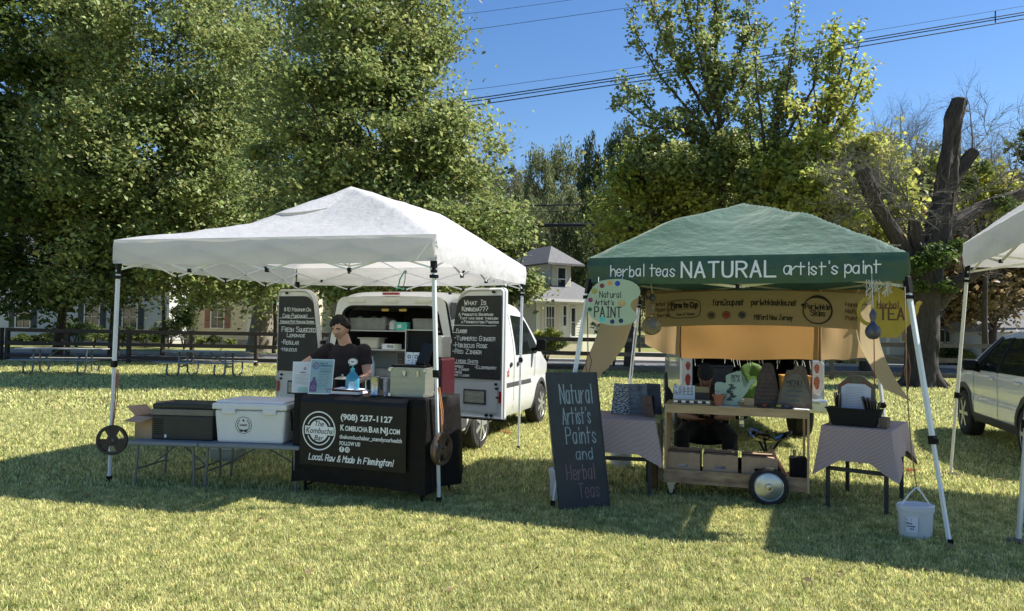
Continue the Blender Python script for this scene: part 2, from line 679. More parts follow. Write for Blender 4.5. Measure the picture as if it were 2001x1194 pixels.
blades(GR * 330, 3.7, 7.0, .030, .0050, 'grass', 'short sunlit mown grass nearest the camera in front of the tents')
blades(GR * 240, 7.0, 13.0, .045, .010, 'grass', 'mown grass around the stalls and under the parked vehicles')
blades(GR * 190, 13.0, 29.0, .06, .024, 'grass', 'mown grass by the picnic tables and the rail fence')
# ------------------------------------------------------------------ shared materials
M_white_cloth = mat('canopy_white', (0.66, 0.66, 0.675), .75, .03, 3, .6, 14, trans=.38, tcol=(0.78, 0.75, 0.70))
M_green_cloth = mat('canopy_green', (0.032, 0.088, 0.050), .40, .12, 2.5, 1.0, 9, trans=.08, tcol=(0.05, 0.11, 0.075), spec=.5, sheen=.7)
M_polew = mat('white_enamel_pole', (0.72, 0.76, 0.80), .35, .06, 5, .1, 60)
M_polec = mat('cream_enamel_pole', (0.74, 0.72, 0.64), .4, .08, 5, .1, 60)
M_blkpl = mat('black_plastic', (0.006, 0.006, 0.007), .5, .3, 20, .1, 60, spec=.2)
M_iron = mat('cast_iron', (0.045, 0.038, 0.035), .45, .4, 12, .4, 60, metal=.4)
M_iron2 = mat('cast_iron_worn', (0.12, 0.085, 0.06), .4, .5, 14, .4, 50, metal=.5)
M_rope_red = mat('bungee_red', (0.32, 0.09, 0.05), .8, .3, 60)
M_rope_or = mat('bungee_orange', (0.55, 0.25, 0.10), .8, .3, 60)
M_blk_cloth = mat('black_cloth', (0.008, 0.008, 0.009), .8, .4, 5, .5, 14, spec=.25)
M_paint_w = mat('white_paint', (0.82, 0.83, 0.84), .6, .05, 30)
M_chalk = mat('chalk', (0.66, 0.68, 0.68), .9, .25, 80)
M_board = mat('chalkboard', (0.006, 0.007, 0.0075), .6, .4, 3.5, .1, 30, col2=(0.022, 0.024, 0.025))
M_alu = mat('aluminium', (0.55, 0.55, 0.53), .32, .1, 14, .1, 50, metal=.9)
M_steel = mat('polished_steel', (0.42, 0.42, 0.41), .25, .15, 14, .15, 30, metal=1.0)

def hsign(u): return 1 if u > 0 else -1

def make_canopy(root, ax, ay, z0, val, h, kinks, mcloth, mats_val, name_hint, billow=.01, sag=.10, letter=None, wr=.006):
    """pyramid roof with frame-propped hips and a valance, in local coordinates centred on the tent"""
    def zf(u, v):
        m = max(abs(u), abs(v))
        if m < 1e-6:
            return h
        n = min(abs(u), abs(v)) / m
        kk = 0
        for (su, sv), k in kinks.items():
            wu = .5 + .5 * su * max(-1, min(1, u / m))
            wv = .5 + .5 * sv * max(-1, min(1, v / m))
            kk += k * wu * wv
        tent = 1 - abs(m - .48) / .52 if m > .48 else m / .48
        z = h * (1 - m)
        z += kk * tent * (0.35 + .65 * n ** 2)
        z -= sag * math.sin(PI * m) * (1 - n ** 1.5)
        return z
    b = MB()
    N = 72
    def fn(a, c):
        u, v = a * 2 - 1, c * 2 - 1
        x, y = u * ax, v * ay
        m = max(abs(u), abs(v))
        w = nz(x * 2.2, y * 2.2, 3) * wr * 1.6 + nz(x * 6, y * 6, 9) * wr + abs(nz(x * 13 + y * 5, y * 9, 4)) * wr * .8
        return (x, y, z0 + val + zf(u, v) + w * (1 - m ** 8))
    b.grid(fn, N, N)
    b.build('roof', mcloth, root, smooth=60)
    roofz = zf
    b = MB()
    def vf(side, t, d, e=0.0):
        """side 0 front 1 right 2 back 3 left; t -1..1; d 0 top..1 bottom"""
        o = .006 + billow * math.sin(d * PI) + .012 * d * nz(t * 3 + side * 7, d * 2, 5) + .006 * nz(t * 9 + side * 3, d * 5, 1)
        o += e
        z = z0 + val * (1 - d) - (.018 * (1 - t * t) * d) + .006 * nz(t * 5, side, 2) * d
        return {0: (t * ax, -ay - o, z), 1: (ax + o, t * ay, z), 2: (-t * ax, ay + o, z), 3: (-ax - o, -t * ay, z)}[side]
    for s in range(4):
        b.grid(lambda a, c, s=s: vf(s, a * 2 - 1, c), 60, 8)
    b.mat(1)
    if letter:
        letter(b, lambda x, y, e: vf(0, x / ax, 1 - (y - z0) / val, e + .010))
    b.build('valance', mats_val, root, smooth='all')
    return roofz

def truss(root, ax, ay, zt, mat_, drop=.26, bars=2, w=.018, joint=True, h=.6):
    """scissor trusses along each side plus the peak braces"""
    for s in range(4):
        b = MB()
        def pt(t, z, o=0):
            k = {0: (t * ax, -ay + .03 + o, z), 1: (ax - .03 - o, t * ay, z), 2: (-t * ax, ay - .03 - o, z), 3: (-ax + .03 + o, -t * ay, z)}[s]
            return k
        n = bars
        for i in range(n):
            t0, t1 = -1 + 2 * i / n, -1 + 2 * (i + 1) / n
            tm = (t0 + t1) / 2
            b.bar(pt(t0, zt), pt(t1, zt - drop), .012, w)
            b.bar(pt(t0, zt - drop, .014), pt(t1, zt, .014), .012, w)
            b.mat(1)
            b.box(pt(t1 if i < n - 1 else tm, zt - drop if i < n - 1 else zt - drop / 2, .007), (.03, .03, .035))
            b.box(pt(tm, zt - drop / 2, .007), (.022, .022, .026))
            if i < n - 1:
                b.box(pt(t1, zt, .007), (.03, .03, .035))
            b.mat(0)
        b.build('truss', [mat_, M_blkpl], root)
    b = MB()
    for sx, sy in ((0, -1), (1, 0), (0, 1), (-1, 0)):
        b.bar((sx * (ax - .03), sy * (ay - .03), zt - .02), (0, 0, zt + .18), .012, w)
        b.bar((sx * (ax - .03) * .5, sy * (ay - .03) * .5, zt + .08), (0, 0, zt - .06), .012, w)
    b.tube([(0, 0, zt - .1), (0, 0, zt + h)], .014, 8)
    b.mat(1).box((0, 0, zt + .16), (.06, .06, .05))
    b.build('peak_frame', [mat_, M_blkpl], root)

def leg(root, top, foot, m, bracket=True, sl=.55, plate=False, w=.032):
    top = Vector(top); foot = Vector(foot)
    mid = top.lerp(foot, sl)
    b = MB()
    b.bar(top, mid, w, w)
    b.bar(mid, foot, w * .8, w * .8)
    lg = b.build('leg', m, root, bevel=.003)
    b = MB()
    b.bar(mid + (top - foot).normalized() * .035, mid - (top - foot).normalized() * .03, w * 1.5, w * 1.5)
    b.box(mid + Vector((.02, -.02, 0)), (.03, .03, .03))
    b.build('height_clamp', M_blkpl, lg, bevel=.003)
    b = MB()
    b.bar(top + Vector((0, 0, .01)), top.lerp(foot, .06), w * 1.45, w * 1.45)
    b.box(top.lerp(foot, .075), (w * 2, w * 2, .03))
    b.build('bracket', M_blkpl, lg, bevel=.003)
    b = MB()
    if plate:
        b.lathe([(.02, 0), (.085, .004), (.09, .012), (.085, .02), (.03, .03)], 24, foot)
    else:
        b.box(foot + Vector((0, 0, .004)), (.06, .06, .008))
        b.box(foot + Vector((0, 0, .03)), (w * 1.15, w * 1.15, .05))
    b.build('foot', M_blkpl if not plate else M_iron, lg)
    return lg

# ------------------------------------------------------------------ white canopy tent (drinks stall)
FL = G(213, 941); FR = G(858, 983); BR = G(1013, 880)
ux = (FR - FL); W1 = ux.length; ux.normalize()
yaw1 = math.atan2(ux.y, ux.x)
uy = Vector((-ux.y, ux.x, 0))
D1 = (BR - FR).dot(uy)
c1 = Vector((-1.88, 8.475, 0)); yaw1 = R(-14.3)
F1i = (Matrix.Translation(c1) @ Matrix.Rotation(yaw1, 4, 'Z')).inverted()
tent1 = thing('canopy_tent', 'white pop-up canopy with peaked roof shading the drinks stall behind the black table', 'canopy tent', c1, yaw1)
a1, d1 = 1.68, 1.70
Z1 = 2.14
zf1 = make_canopy(tent1, a1, d1, Z1, .235, .80, {(1, 1): .17, (1, -1): .05, (-1, -1): -.17, (-1, 1): -.06}, M_white_cloth, [M_white_cloth, M_white_cloth], 'w', sag=.07, wr=.009)
b = MB()   # the flap of the roof vent
def vent(u, v):
    x = -.62 + .66 * u
    y = -.34 - (.16 + .10 * math.sin(PI * u)) * (1 - v) * 1.6
    return (x, y, Z1 + .235 + zf1(x / a1, y / d1) + .012 + .025 * math.sin(PI * u) * (1 - v) ** 2)
b.grid(vent, 12, 4)
b.build('vent_flap', M_white_cloth, tent1, smooth='all')
truss(tent1, a1, d1, Z1 + .17, M_polew, drop=.24, bars=4, w=.016, h=.72)
for sx, sy in ((-1, -1), (1, -1), (1, 1), (-1, 1)):
    ft_ = F1i @ {(-1, -1): FL, (1, -1): FR, (1, 1): BR, (-1, 1): Vector((-2.95, 10.62, 0))}[(sx, sy)]
    leg(tent1, (sx * (a1 - .03), sy * (d1 - .03), Z1 + .03), (ft_.x, ft_.y, 0), M_polew, sl=.47)

# ------------------------------------------------------------------ green slant-leg canopy
gFL = G(1065, 990); gFR = G(1838, 1068)
gx = (gFR - gFL); W2 = gx.length; gx.normalize()
yaw2 = math.atan2(gx.y, gx.x)
gy = Vector((-gx.y, gx.x, 0))
c2 = gFL + gx * W2 / 2 + gy * W2 / 2 + Vector((.07, 0, 0))
tent2 = thing('canopy_tent', 'dark green slant-leg canopy hand lettered in white along its front edge', 'canopy tent', c2, yaw2)
a2 = 1.29
Z2 = 1.985
M_pw2 = mat('banner_paint_blue', (0.45, 0.52, 0.72), .6, .3, 30)
def green_letters(b, mp):
    z = Z2 + .058
    b.write('herbal teas', -1.08, z + .004, .092, .0095, mp, jitter=.25, space=1.1, width=.56)
    b.mat(1)
    for k in range(2):
        b.write('NATURAL', -.46 + .004 * k, z - .004, .118, .015, mp, jitter=.06, space=1.75, width=.76)
    b.write("artist's paint", .37, z + .008, .092, .010, mp, jitter=.2, space=1.0, width=.72)
make_canopy(tent2, a2, a2, Z2, .225, .66, {(1, 1): .10, (1, -1): .08, (-1, -1): .08, (-1, 1): .10}, M_green_cloth, [M_green_cloth, M_paint_w, M_pw2], 'g', sag=.03, letter=green_letters, wr=.010)
truss(tent2, a2 - .02, a2 - .02, Z2 + .12, M_polec, drop=.16, bars=2, w=.022, h=.6)
b = MB()
for t in (-.42, 0, .42):
    b.tube([(t * a2 * .9, a2 - .05, Z2 + .05), (t * a2 * .9, a2 - .08, Z2 - .05)], .004, 5)
b.build('hook', M_blkpl, tent2)
for sx, sy in ((-1, -1), (1, -1), (1, 1), (-1, 1)):
    leg(tent2, (sx * (a2 - .01), sy * (a2 - .01), Z2 + .02), (sx * W2 / 2 - .07 * 0, sy * W2 / 2, 0), M_polew, sl=.62)

# ------------------------------------------------------------------ third canopy, right edge
tBL = G(1857, 928); tFL = G(1990, 1060)
ty = (tBL - tFL); D3 = ty.length; ty.normalize()
tx = Vector((ty.y, -ty.x, 0))
yaw3 = math.atan2(tx.y, tx.x)
D3 = 3.05
c3 = tFL + tx * 1.54 + ty * D3 / 2 - ty * .08
tent3 = thing('canopy_tent', 'white canopy cut off by the picture\'s right edge, cream poles on round plates', 'canopy tent', c3, yaw3)
make_canopy(tent3, 1.40, 1.40, 2.32, .27, 1.0, {(1, 1): .05, (1, -1): .05, (-1, -1): .05, (-1, 1): .05}, M_white_cloth, [M_white_cloth, M_white_cloth], 'w', sag=.05)
truss(tent3, 1.38, 1.38, 2.48, M_polec, drop=.22, bars=2, w=.022, h=.8)
for sx, sy in ((-1, -1), (1, -1), (1, 1), (-1, 1)):
    f3 = (Matrix.Translation(c3) @ Matrix.Rotation(yaw3, 4, 'Z')).inverted() @ (tFL if sy < 0 else tBL)
    if sx > 0: f3 = Vector((1.5, sy * 1.5, 0))
    leg(tent3, (sx * 1.37, sy * 1.37, 2.34), (f3.x, f3.y, .0), M_polec, sl=.62, plate=True, w=.034)

# ------------------------------------------------------------------ weight plates hung on the front poles with bungee cords
def weight_plate(c, r, rz, label, m, cord_top, mcord):
    t = thing('weight_plate', label, 'weight plate', c, rz)
    b = MB()
    n = 48
    # rim, hub and three spokes leaving grip holes
    b.lathe([(r * .80, -.016), (r * .97, -.018), (r, -.010), (r, .010), (r * .97, .018), (r * .80, .016), (r * .80, -.016)], n, axis='y', cap=False)
    b.build('rim', m, t, smooth=30)
    b = MB()
    b.lathe([(.014, -.015), (.034, -.016), (.05, -.010), (.052, .010), (.034, .016), (.014, .015), (.014, -.015)], 24, axis='y', cap=False)
    b.build('hub', m, t, smooth=30)
    for k in range(3):
        a0 = R(-90 + 120 * k) + R(60)
        a = MB()
        poly = []
        for s, q in ((-.62, .81), (-.2, .81), (.2, .81), (.62, .81)):
            poly.append((math.cos(a0 + s) * r * q, math.sin(a0 + s) * r * q))
        poly += [(math.cos(a0 + .75) * .045, math.sin(a0 + .75) * .045), (math.cos(a0 - .75) * .045, math.sin(a0 - .75) * .045)]
        a.prism(poly, -.010, .010)
        a.build('spoke', m, t, bevel=.003)
    b = MB()
    ct = Vector(cord_top)
    cc = Vector(c) + Vector((0, 0, r * .9))
    b.tube([ct, ct.lerp(cc, .5) + Vector((.01, -.01, 0)), cc], .0055, 6)
    b.tube([ct + Vector((.012, 0, 0)), ct.lerp(cc, .5) + Vector((.025, .0, 0)), cc + Vector((.004, 0, 0))], .0045, 6)
    o = b.build('bungee_cord', mcord)
    return o
o = weight_plate(P(219, 860, 7.16), .145, R(8), 'dark weight plate with three grip holes on the left front pole', M_iron, P(229, 722, 7.22), M_rope_red)
tag(o, 'dark red bungee cord tying a weight plate to the left pole', 'bungee cord')
o = weight_plate(P(863, 877, 6.46), .142, R(58), 'worn brownish weight plate turned sideways on the right front pole', M_iron2, P(856, 757, 6.50), M_rope_or)
tag(o, 'orange bungee cord tying a weight plate to the right front pole', 'bungee cord')

# ------------------------------------------------------------------ folding tables
M_ftop = mat('grey_plastic_top', (0.20, 0.22, 0.23), .55, .08, 8, .1, 90)
M_fleg = mat('grey_steel_leg', (0.16, 0.17, 0.18), .4, .1, 8, metal=.3)
def fold_table(x0, x1, dep, z, label, org, rz):
    t = thing('folding_table', label, 'folding table', org, rz)
    b = MB().bx(x0, x1, 0, dep, z - .04, z)
    b.build('tabletop', M_ftop, t, bevel=.012)
    for x in (x0 + .07, x1 - .07):
        for y in (.06, dep - .06):
            b = MB()
            b.tube([(x, y, z - .04), (x + (.02 if x > (x0 + x1) / 2 else -.02), y, 0)], .0125, 8)
            b.build('leg', M_fleg, t, smooth=True)
        b = MB()
        b.tube([(x, .06, .17), (x, dep - .06, .17)], .009, 8)
        xm = (x0 + x1) / 2
        b.tube([(x, dep / 2, .17), (xm, dep / 2, z - .05)], .008, 8)
        b.build('brace', M_fleg, t, smooth=True)
    return t
org = G(386, 866, .44)
org = Vector((org.x, org.y, 0))
ZT = .44
ft1 = fold_table(-.70, -.004, .62, ZT, 'low grey folding table on the left under the black cooler and open cardboard box', org, R(-6))
ft2 = fold_table(.004, .99, .62, ZT, 'low grey folding table on the right carrying the white cooler', org, R(-6))
F1 = Matrix.Translation(org) @ Matrix.Rotation(R(-6), 4, 'Z')
def on1(x, y, z=ZT): return F1 @ Vector((x, y, z))

# white hard cooler
M_cool = mat('cooler_white', (0.72, 0.73, 0.74), .4, .03, 6, .08, 60)
t = thing('cooler', 'large white hard cooler with rope handles and a round winner badge', 'cooler', on1(.47, .32), R(-6))
b = MB(); w, d = .70, .50
b.box((0, 0, .155), (w, d, .31), taper=.93)
b.build('body', M_cool, t, bevel=.022)
b = MB(); b.box((0, 0, .345), (w + .035, d + .035, .058)); b.box((0, 0, .385), (w - .02, d - .02, .024)); b.build('lid', M_cool, t, bevel=.018)
for sx in (-1, 1):
    b = MB(); b.box((sx * .2, -d / 2 - .014, .30), (.13, .022, .05)); b.build('latch', M_cool, t, bevel=.006)
M_badge = mat('badge_print', (0.03, 0.035, 0.04), .6, .2, 40)
b = MB()
mp = lambda x, y, e: (-.06 + x, -d / 2 * (.93 + .07 * (y / .31)) - .0035 - e, y)
b.mat(1).disc2(0, .17, .078, mp, 32)
b.mat(0).disc2(0, .17, .080, mp, 36, .075)
for k in range(9):
    for s in (-1, 1):
        a = R(-80 + 16 * k)
        b.disc2(s * math.cos(a) * .058, .17 + math.sin(a) * .058, .007, mp, 6)
b.disc2(0, .215, .011, mp, 10)
b.disc2(-.02, .118, .013, mp, 8, rx=1.6); b.disc2(.02, .118, .013, mp, 8, rx=1.6)
b.write('WINNER', 0, .163, .014, .0035, mp, align='c', jitter=0)
b.build('badge', [M_badge, M_cool], t)
b = MB()
for s in (1,):
    x = s * (w / 2 + .005)
    b.tube([(x, -.12, .30), (x + .02, -.14, .12), (x + .02, .14, .12), (x, .12, .30)], .011, 8)
b.build('side_handle', M_blkpl, t, smooth=True)

# powered cooler, black with taupe band
M_dkg = mat('dark_olive_plastic', (0.022, 0.024, 0.022), .5, .15, 8, .1, 80)
M_taupe = mat('taupe_plastic', (0.18, 0.165, 0.135), .5, .1, 8)
t = thing('cooler', 'black powered cool box with a taupe band and a vent grille', 'cooler', on1(-.24, .34), R(-6))
w, d = .62, .40
MB().bx(-w / 2, w / 2, -d / 2, d / 2, 0, .235).build('body', M_dkg, t, bevel=.012)
MB().bx(-w / 2 - .004, w / 2 + .004, -d / 2 - .004, d / 2 + .004, .235, .295).build('band', M_taupe, t, bevel=.008)
b = MB(); b.bx(-w / 2, w / 2, -d / 2, d / 2, .295, .345); b.bx(-.2, .24, -d / 2 - .006, -d / 2 + .06, .30, .352); b.build('lid', M_dkg, t, bevel=.014)
b = MB()
for k in range(8):
    b.bx(-w / 2 + .03, -w / 2 + .12, -d / 2 - .003, -d / 2 + .004, .05 + .02 * k, .058 + .02 * k)
b.build('vent_grille', M_blkpl, t)
MB().bx(-w / 2 + .135, -w / 2 + .155, -d / 2 - .003, -d / 2, .02, .05).build('sticker', M_paint_w, t)

# open cardboard box
M_card = mat('cardboard', (0.42, 0.27, 0.17), .85, .12, 9, .2, 60)
M_card2 = mat('brown_board', (0.40, 0.275, 0.17), .85, .1, 9, .2, 60)
t = thing('cardboard_box', 'open cardboard box with spread flaps beside the black cooler', 'cardboard box', on1(-.62, .30), R(-22))
b = MB(); w, d, h = .24, .24, .21
for x in (-w / 2, w / 2): b.bx(x - .002, x + .002, -d / 2, d / 2, 0, h)
for y in (-d / 2, d / 2): b.bx(-w / 2 + .003, w / 2 - .003, y - .002, y + .002, 0, h)
b.bx(-w / 2 + .004, w / 2 - .004, -d / 2 + .004, d / 2 - .004, 0, .004)
b.build('body', M_card2, t)
for (a, c, dx, dy, dz) in (((-w / 2, -d / 2), (-w / 2, d / 2), -.11, -.02, .09), ((w / 2, -d / 2), (w / 2, d / 2), .02, .0, .15), ((-w / 2, -d / 2), (w / 2, -d / 2), -.02, -.13, -.04), ((-w / 2, d / 2), (w / 2, d / 2), 0, .06, .12)):
    b = MB()
    b.add([(a[0], a[1], h + .001), (c[0], c[1], h + .001), (c[0] * .95 + dx, c[1] * .95 + dy, h + dz), (a[0] * .95 + dx, a[1] * .95 + dy, h + dz)], [(0, 1, 2, 3)])
    b.build('flap', M_card, t, solid=.004)

# clear storage tote and a strap on the grass under the tables
M_clear = mat('frosted_plastic', (0.45, 0.48, 0.46), .3, .05, 6, glass=True, alpha=.55)
pt = G(432, 905)
t = thing('storage_tote', 'clear plastic tote lying on the grass under the folding tables', 'storage tote', pt, R(-8))
b = MB(); b.box((0, .15, .07), (.33, .26, .14), taper=.88); b.build('body', M_clear, t, bevel=.02)
MB().box((0, .15, .147), (.36, .29, .014)).build('rim', M_clear, t, bevel=.005)

# ------------------------------------------------------------------ table with black cloth
kFL = P(577, 767, 6.93); kFR = P(832, 780, 6.46)
kx = Vector((kFR.x - kFL.x, kFR.y - kFL.y, 0)); KW = kx.length
yawk = math.atan2(kx.y, kx.x)
KZ = .925
KD = .70
korg = Vector((kFL.x, kFL.y, 0)) + kx / 2
tk = thing('folding_table', 'tall table wholly draped in black cloth carrying the drinks stall wares', 'table', korg, yawk)
MB().bx(-KW / 2 + .02, KW / 2 - .02, .02, KD - .02, KZ - .05, KZ - .006).build('tabletop', M_ftop, tk, bevel=.01)
for x in (-KW / 2 + .08, KW / 2 - .06):
    for y in (.08, KD - .06):
        MB().tube([(x, y, KZ - .05), (x, y, 0)], .0135, 8).build('leg', M_blkpl, tk, smooth=True)
    MB().tube([(x, .08, .06), (x, KD - .06, .12)], .010, 6).build('brace', M_blkpl, tk, smooth=True)
FK = Matrix.Translation(korg) @ Matrix.Rotation(yawk, 4, 'Z')
def onk(x, y, z=KZ + .004): return FK @ Vector((x, y, z))

def drape(hw, y0, y1, z, drops, flare, fold, nfold, corner, nu=160, nv=14, sharp=.0, side_fold=None):
    """cloth over a table: flat top plus a folded skirt. drops(side 0 front 1 right 2 back 3 left)"""
    b = MB()
    per = []
    W = 2 * hw; D = y1 - y0
    segs = [(-hw, y0, hw, y0, (0, -1)), (hw, y0, hw, y1, (1, 0)), (hw, y1, -hw, y1, (0, 1)), (-hw, y1, -hw, y0, (-1, 0))]
    tot = 2 * (W + D)
    for si, (ax_, ay_, bx_, by_, nrm) in enumerate(segs):
        L = math.hypot(bx_ - ax_, by_ - ay_)
        n = max(8, int(nu * L / tot))
        for i in range(n):
            t = i / n
            x, y = ax_ + (bx_ - ax_) * t, ay_ + (by_ - ay_) * t
            ce = max(0, 1 - min(t, 1 - t) * L / .16)
            p0 = drops[(si - 1) % 4] if t < .5 else drops[(si + 1) % 4]
            dr = drops[si] * (1 - .5 * ce) + p0 * .5 * ce + corner * ce ** 1.3
            nn = Vector((nrm[0], nrm[1], 0))
            on = segs[(si - 1) % 4][4] if t < .5 else segs[(si + 1) % 4][4]
            q = min(t, 1 - t) * L / .12
            if q < 1:
                nn = nn.lerp(Vector((on[0], on[1], 0)), .5 * (1 - q))
                nn.normalize()
            per.append((x, y, nn, dr, ce, si, t * L))
    n = len(per)
    fo = side_fold or (lambda s: fold)
    for j in range(nv + 1):
        v = j / nv
        for i, (x, y, nn, dr, ce, si, l) in enumerate(per):
            f = fo(si)
            ph = i / n * tot
            wv = math.sin(ph * nfold + 1.3 * math.sin(ph * 2.1)) * .6 + nz(ph * nfold * .5, v * .8, 2.2) * .9
            off = .006 + flare * v + f * v ** .8 * (.35 + wv) * (1 - .4 * ce) + .06 * ce * v * (corner > .05)
            zz = z - dr * v * (1 + .012 * nz(ph * 3, 1, 1))
            if v < .08: zz = z - .004 * (v / .08)
            b.v.append((x + nn.x * off, y + nn.y * off, zz))
    for j in range(nv):
        for i in range(n):
            i2 = (i + 1) % n
            b.f.append((j * n + i, (j + 1) * n + i, (j + 1) * n + i2, j * n + i2))
            b.mi.append(0)
    b.f.append(tuple(range(n)))
    b.mi.append(0)
    return b
b = drape(KW / 2, 0, KD, KZ, {0: .80, 1: .82, 2: .5, 3: .80}, .01, .02, 11, .02, nu=260, side_fold=lambda s: .085 if s == 1 else .012)
M_blk_cloth2 = mat('black_cloth_worn', (0.006, 0.005, 0.005), .6, .5, 5, .6, 10, spec=.2)
oc = b.build('tablecloth', M_blk_cloth2, smooth=70, loc=korg, rotz=yawk)
tag(oc, 'long black cloth over the drinks stall table, creased and glossy on its right side', 'tablecloth')

# banner on the front of the black table
t = MB()
u0, u1 = -KW / 2 + .105, -KW / 2 + 1.205
zt, zb = KZ - .004, .285
def bm(x, y, e=0.0):
    o = .055 + .006 * nz(x * 2.5, y * 2.5, 1) + .014 * (1 - (y - zb) / (zt - zb)) * nz(x * 1.3, 3, 3)
    k = (zt - y) / .05
    if k < 1: o = .055 * max(0, k) + .010 + (o - .055) * k
    return (x, -o - e, y)
t.grid(lambda a, c: bm(u0 + (u1 - u0) * a, zt + (zb - zt) * c), 30, 20)
mp = lambda x, y, e: bm(x, y, e + .0022)
t.mat(1)
cx, cy = u0 + .205, .60
t.disc2(cx, cy, .178, mp, 48, .166)
t.disc2(cx, cy, .133, mp, 48, .122)
t.disc2(cx, cy, .100, mp, 40)
t.rect2(cx - .150, cy - .036, cx + .158, cy + .040, mp)
t.mat(0)
t.rect2(cx - .136, cy + .041, cx - .098, cy + .052, mp); t.rect2(cx + .098, cy + .041, cx + .136, cy + .052, mp)
t.rect2(cx - .136, cy - .050, cx - .098, cy - .038, mp); t.rect2(cx + .098, cy - .050, cx + .136, cy - .038, mp)
t.bold('The', cx, cy + .042, .070, mp, .01, .25, width=.105, align='c')
t.bold('Kombucha', cx + .002, cy - .024, .074, mp, .01, .25, width=.290, align='c')
t.bold('Bar', cx, cy - .088, .070, mp, .01, .25, width=.105, align='c')
t.mat(1)
tx0 = u0 + .43
t.bold('(908) 237-1127', tx0, .715, .074, mp, .03, width=.535)
t.bold('K', tx0, .618, .074, mp, .03, width=.045); t.bold('OMBUCHA', tx0 + .052, .618, .062, mp, .03, width=.235)
t.bold('B', tx0 + .294, .618, .074, mp, .03, width=.042); t.bold('AR', tx0 + .342, .618, .062, mp, .03, width=.062)
t.bold('NJ', tx0 + .412, .618, .074, mp, .03, width=.078); t.bold('.COM', tx0 + .494, .618, .062, mp, .03, width=.116)
t.bold('thekombuchabar_xtendyourhealth', tx0 - .003, .545, .052, mp, .02, width=.635)
t.bold('FOLLOW US!', tx0 - .003, .487, .048, mp, .03, width=.215)
for k, xx in enumerate((tx0 + .022, tx0 + .080)):
    t.mat(1).disc2(xx, .448, .026, mp, 24)
    t.mat(0)
    if k == 0:
        t.bold('f', xx + .002, .433, .052, mp, .02, align='c')
    else:
        for (xa, ya, xb, yb) in ((-.014, -.014, .014, -.011), (-.014, .011, .014, .014), (-.014, -.014, -.011, .014), (.011, -.014, .014, .014)):
            t.rect2(xx + xa, .448 + ya, xx + xb, .448 + yb, mp)
        t.disc2(xx, .448, .008, mp, 12, .005)
t.mat(1)
t.write('Local. Raw & Made in Flemington!', u0 + .10, .335, .054, .0085, mp, slant=.28, jitter=.05, space=1.0, width=.87)
M_ban = mat('vinyl_banner_black', (0.006, 0.0065, 0.007), .45, .2, 3, .15, 8, spec=.3)
o = t.build('banner', [M_ban, M_paint_w], loc=korg, rotz=yawk)
tag(o, 'black banner with white round logo and phone number on the black table front', 'banner')

# ------------------------------------------------------------------ wares on the black table
def px_on_k(px, py):   # where the pixel meets the table top
    g = G(px, py, KZ + .004)
    return Vector((g.x, g.y, KZ + .004))
M_print = mat('printed_ink', (0.06, 0.06, 0.12), .6, .3, 50)
M_flyer = mat('flyer_blue_green', (0.25, 0.38, 0.52), .35, .2, 6, col2=(0.30, 0.42, 0.35), spec=.6)
M_flyer_bk = mat('flyer_edge', (0.7, 0.75, 0.8), .3, .05, 5)
M_purple = mat('violet_print', (0.13, 0.07, 0.20), .5, .2, 30)
M_paper = mat('paper', (0.66, 0.69, 0.75), .8, .05, 12)
# large flyer
p = px_on_k(622, 771)
t = thing('menu_stand', 'upright blue-green drinks flyer in a clear stand at the left of the black table', 'menu stand', p + Vector((0, .05, 0)), R(-4), tilt=(R(-12), 0))
w, h = .225, .325
MB().bx(-w / 2, w / 2, -.002, .002, 0, h).build('holder', M_flyer_bk, t)
b = MB(); b.bx(-w / 2 + .007, w / 2 - .007, -.0035, -.0022, .008, h - .008)
mp = lambda x, y, e: (x, -.0045 - e, y)
b.mat(1); b.disc2(-.058, .262, .033, mp, 24, .026); b.disc2(-.058, .262, .02, mp, 20, .017); b.write('bar', -.058, .255, .012, .003, mp, align='c')
b.prism([(-.10, .02), (-.035, .02), (-.035, .10), (-.05, .13), (-.052, .155), (-.075, .155), (-.078, .13), (-.10, .10)], -.0060, -.0042)
b.mat(0); b.disc2(-.068, .06, .018, lambda x, y, e: (x, -.0068 - e, y), 16, .014)
b.mat(2)
b.write('WHAT IS', -.018, .278, .012, .0035, mp); b.write('KOMBUCHA?', -.018, .256, .014, .0035, mp)
for k in range(3): b.rect2(-.018, .236 - .007 * k, .085, .238 - .007 * k, mp)
b.write('HEALTH BENEFITS', -.018, .203, .0085, .0025, mp, space=1.2)
for k in range(9):
    for c in (0, 1):
        xx = -.018 + .055 * c
        b.rect2(xx, .180 - .017 * k, xx + random.uniform(.03, .045), .183 - .017 * k, mp)
        if k % 3 == 0: b.disc2(xx - .008, .182 - .017 * k, .005, mp, 8)
b.build('flyer', [M_flyer, M_purple, mat('teal_print', (0.06, 0.16, 0.17), .6, .3, 40)], t)
# white notice sheets standing further back at the table corner
p = px_on_k(584, 769)
t = thing('menu_stand', 'white printed notice standing behind the flyer at the table corner', 'menu stand', p + Vector((.0, .10, 0)), R(4), tilt=(R(-6), 0))
w, h = .17, .27
MB().bx(-w / 2 - .01, w / 2, -.002, .002, 0, h + .02).build('holder', M_flyer_bk, t)
b = MB(); b.bx(-w / 2, w / 2 - .008, -.0035, -.0022, .01, h)
b.mat(1)
b.disc2(.02, .225, .012, mp, 12, .006); b.write('License', .0, .185, .010, .003, mp, align='c')
for k in range(8): b.rect2(-.07, .165 - .012 * k, .06 - .03 * (k % 3), .1665 - .012 * k, mp)
b.mat(2); b.rect2(-.04, .01, .075, .052, mp)
b.build('sheet', [M_paper, M_print, mat('mint_print', (0.35, 0.58, 0.55), .5, .1, 20)], t)
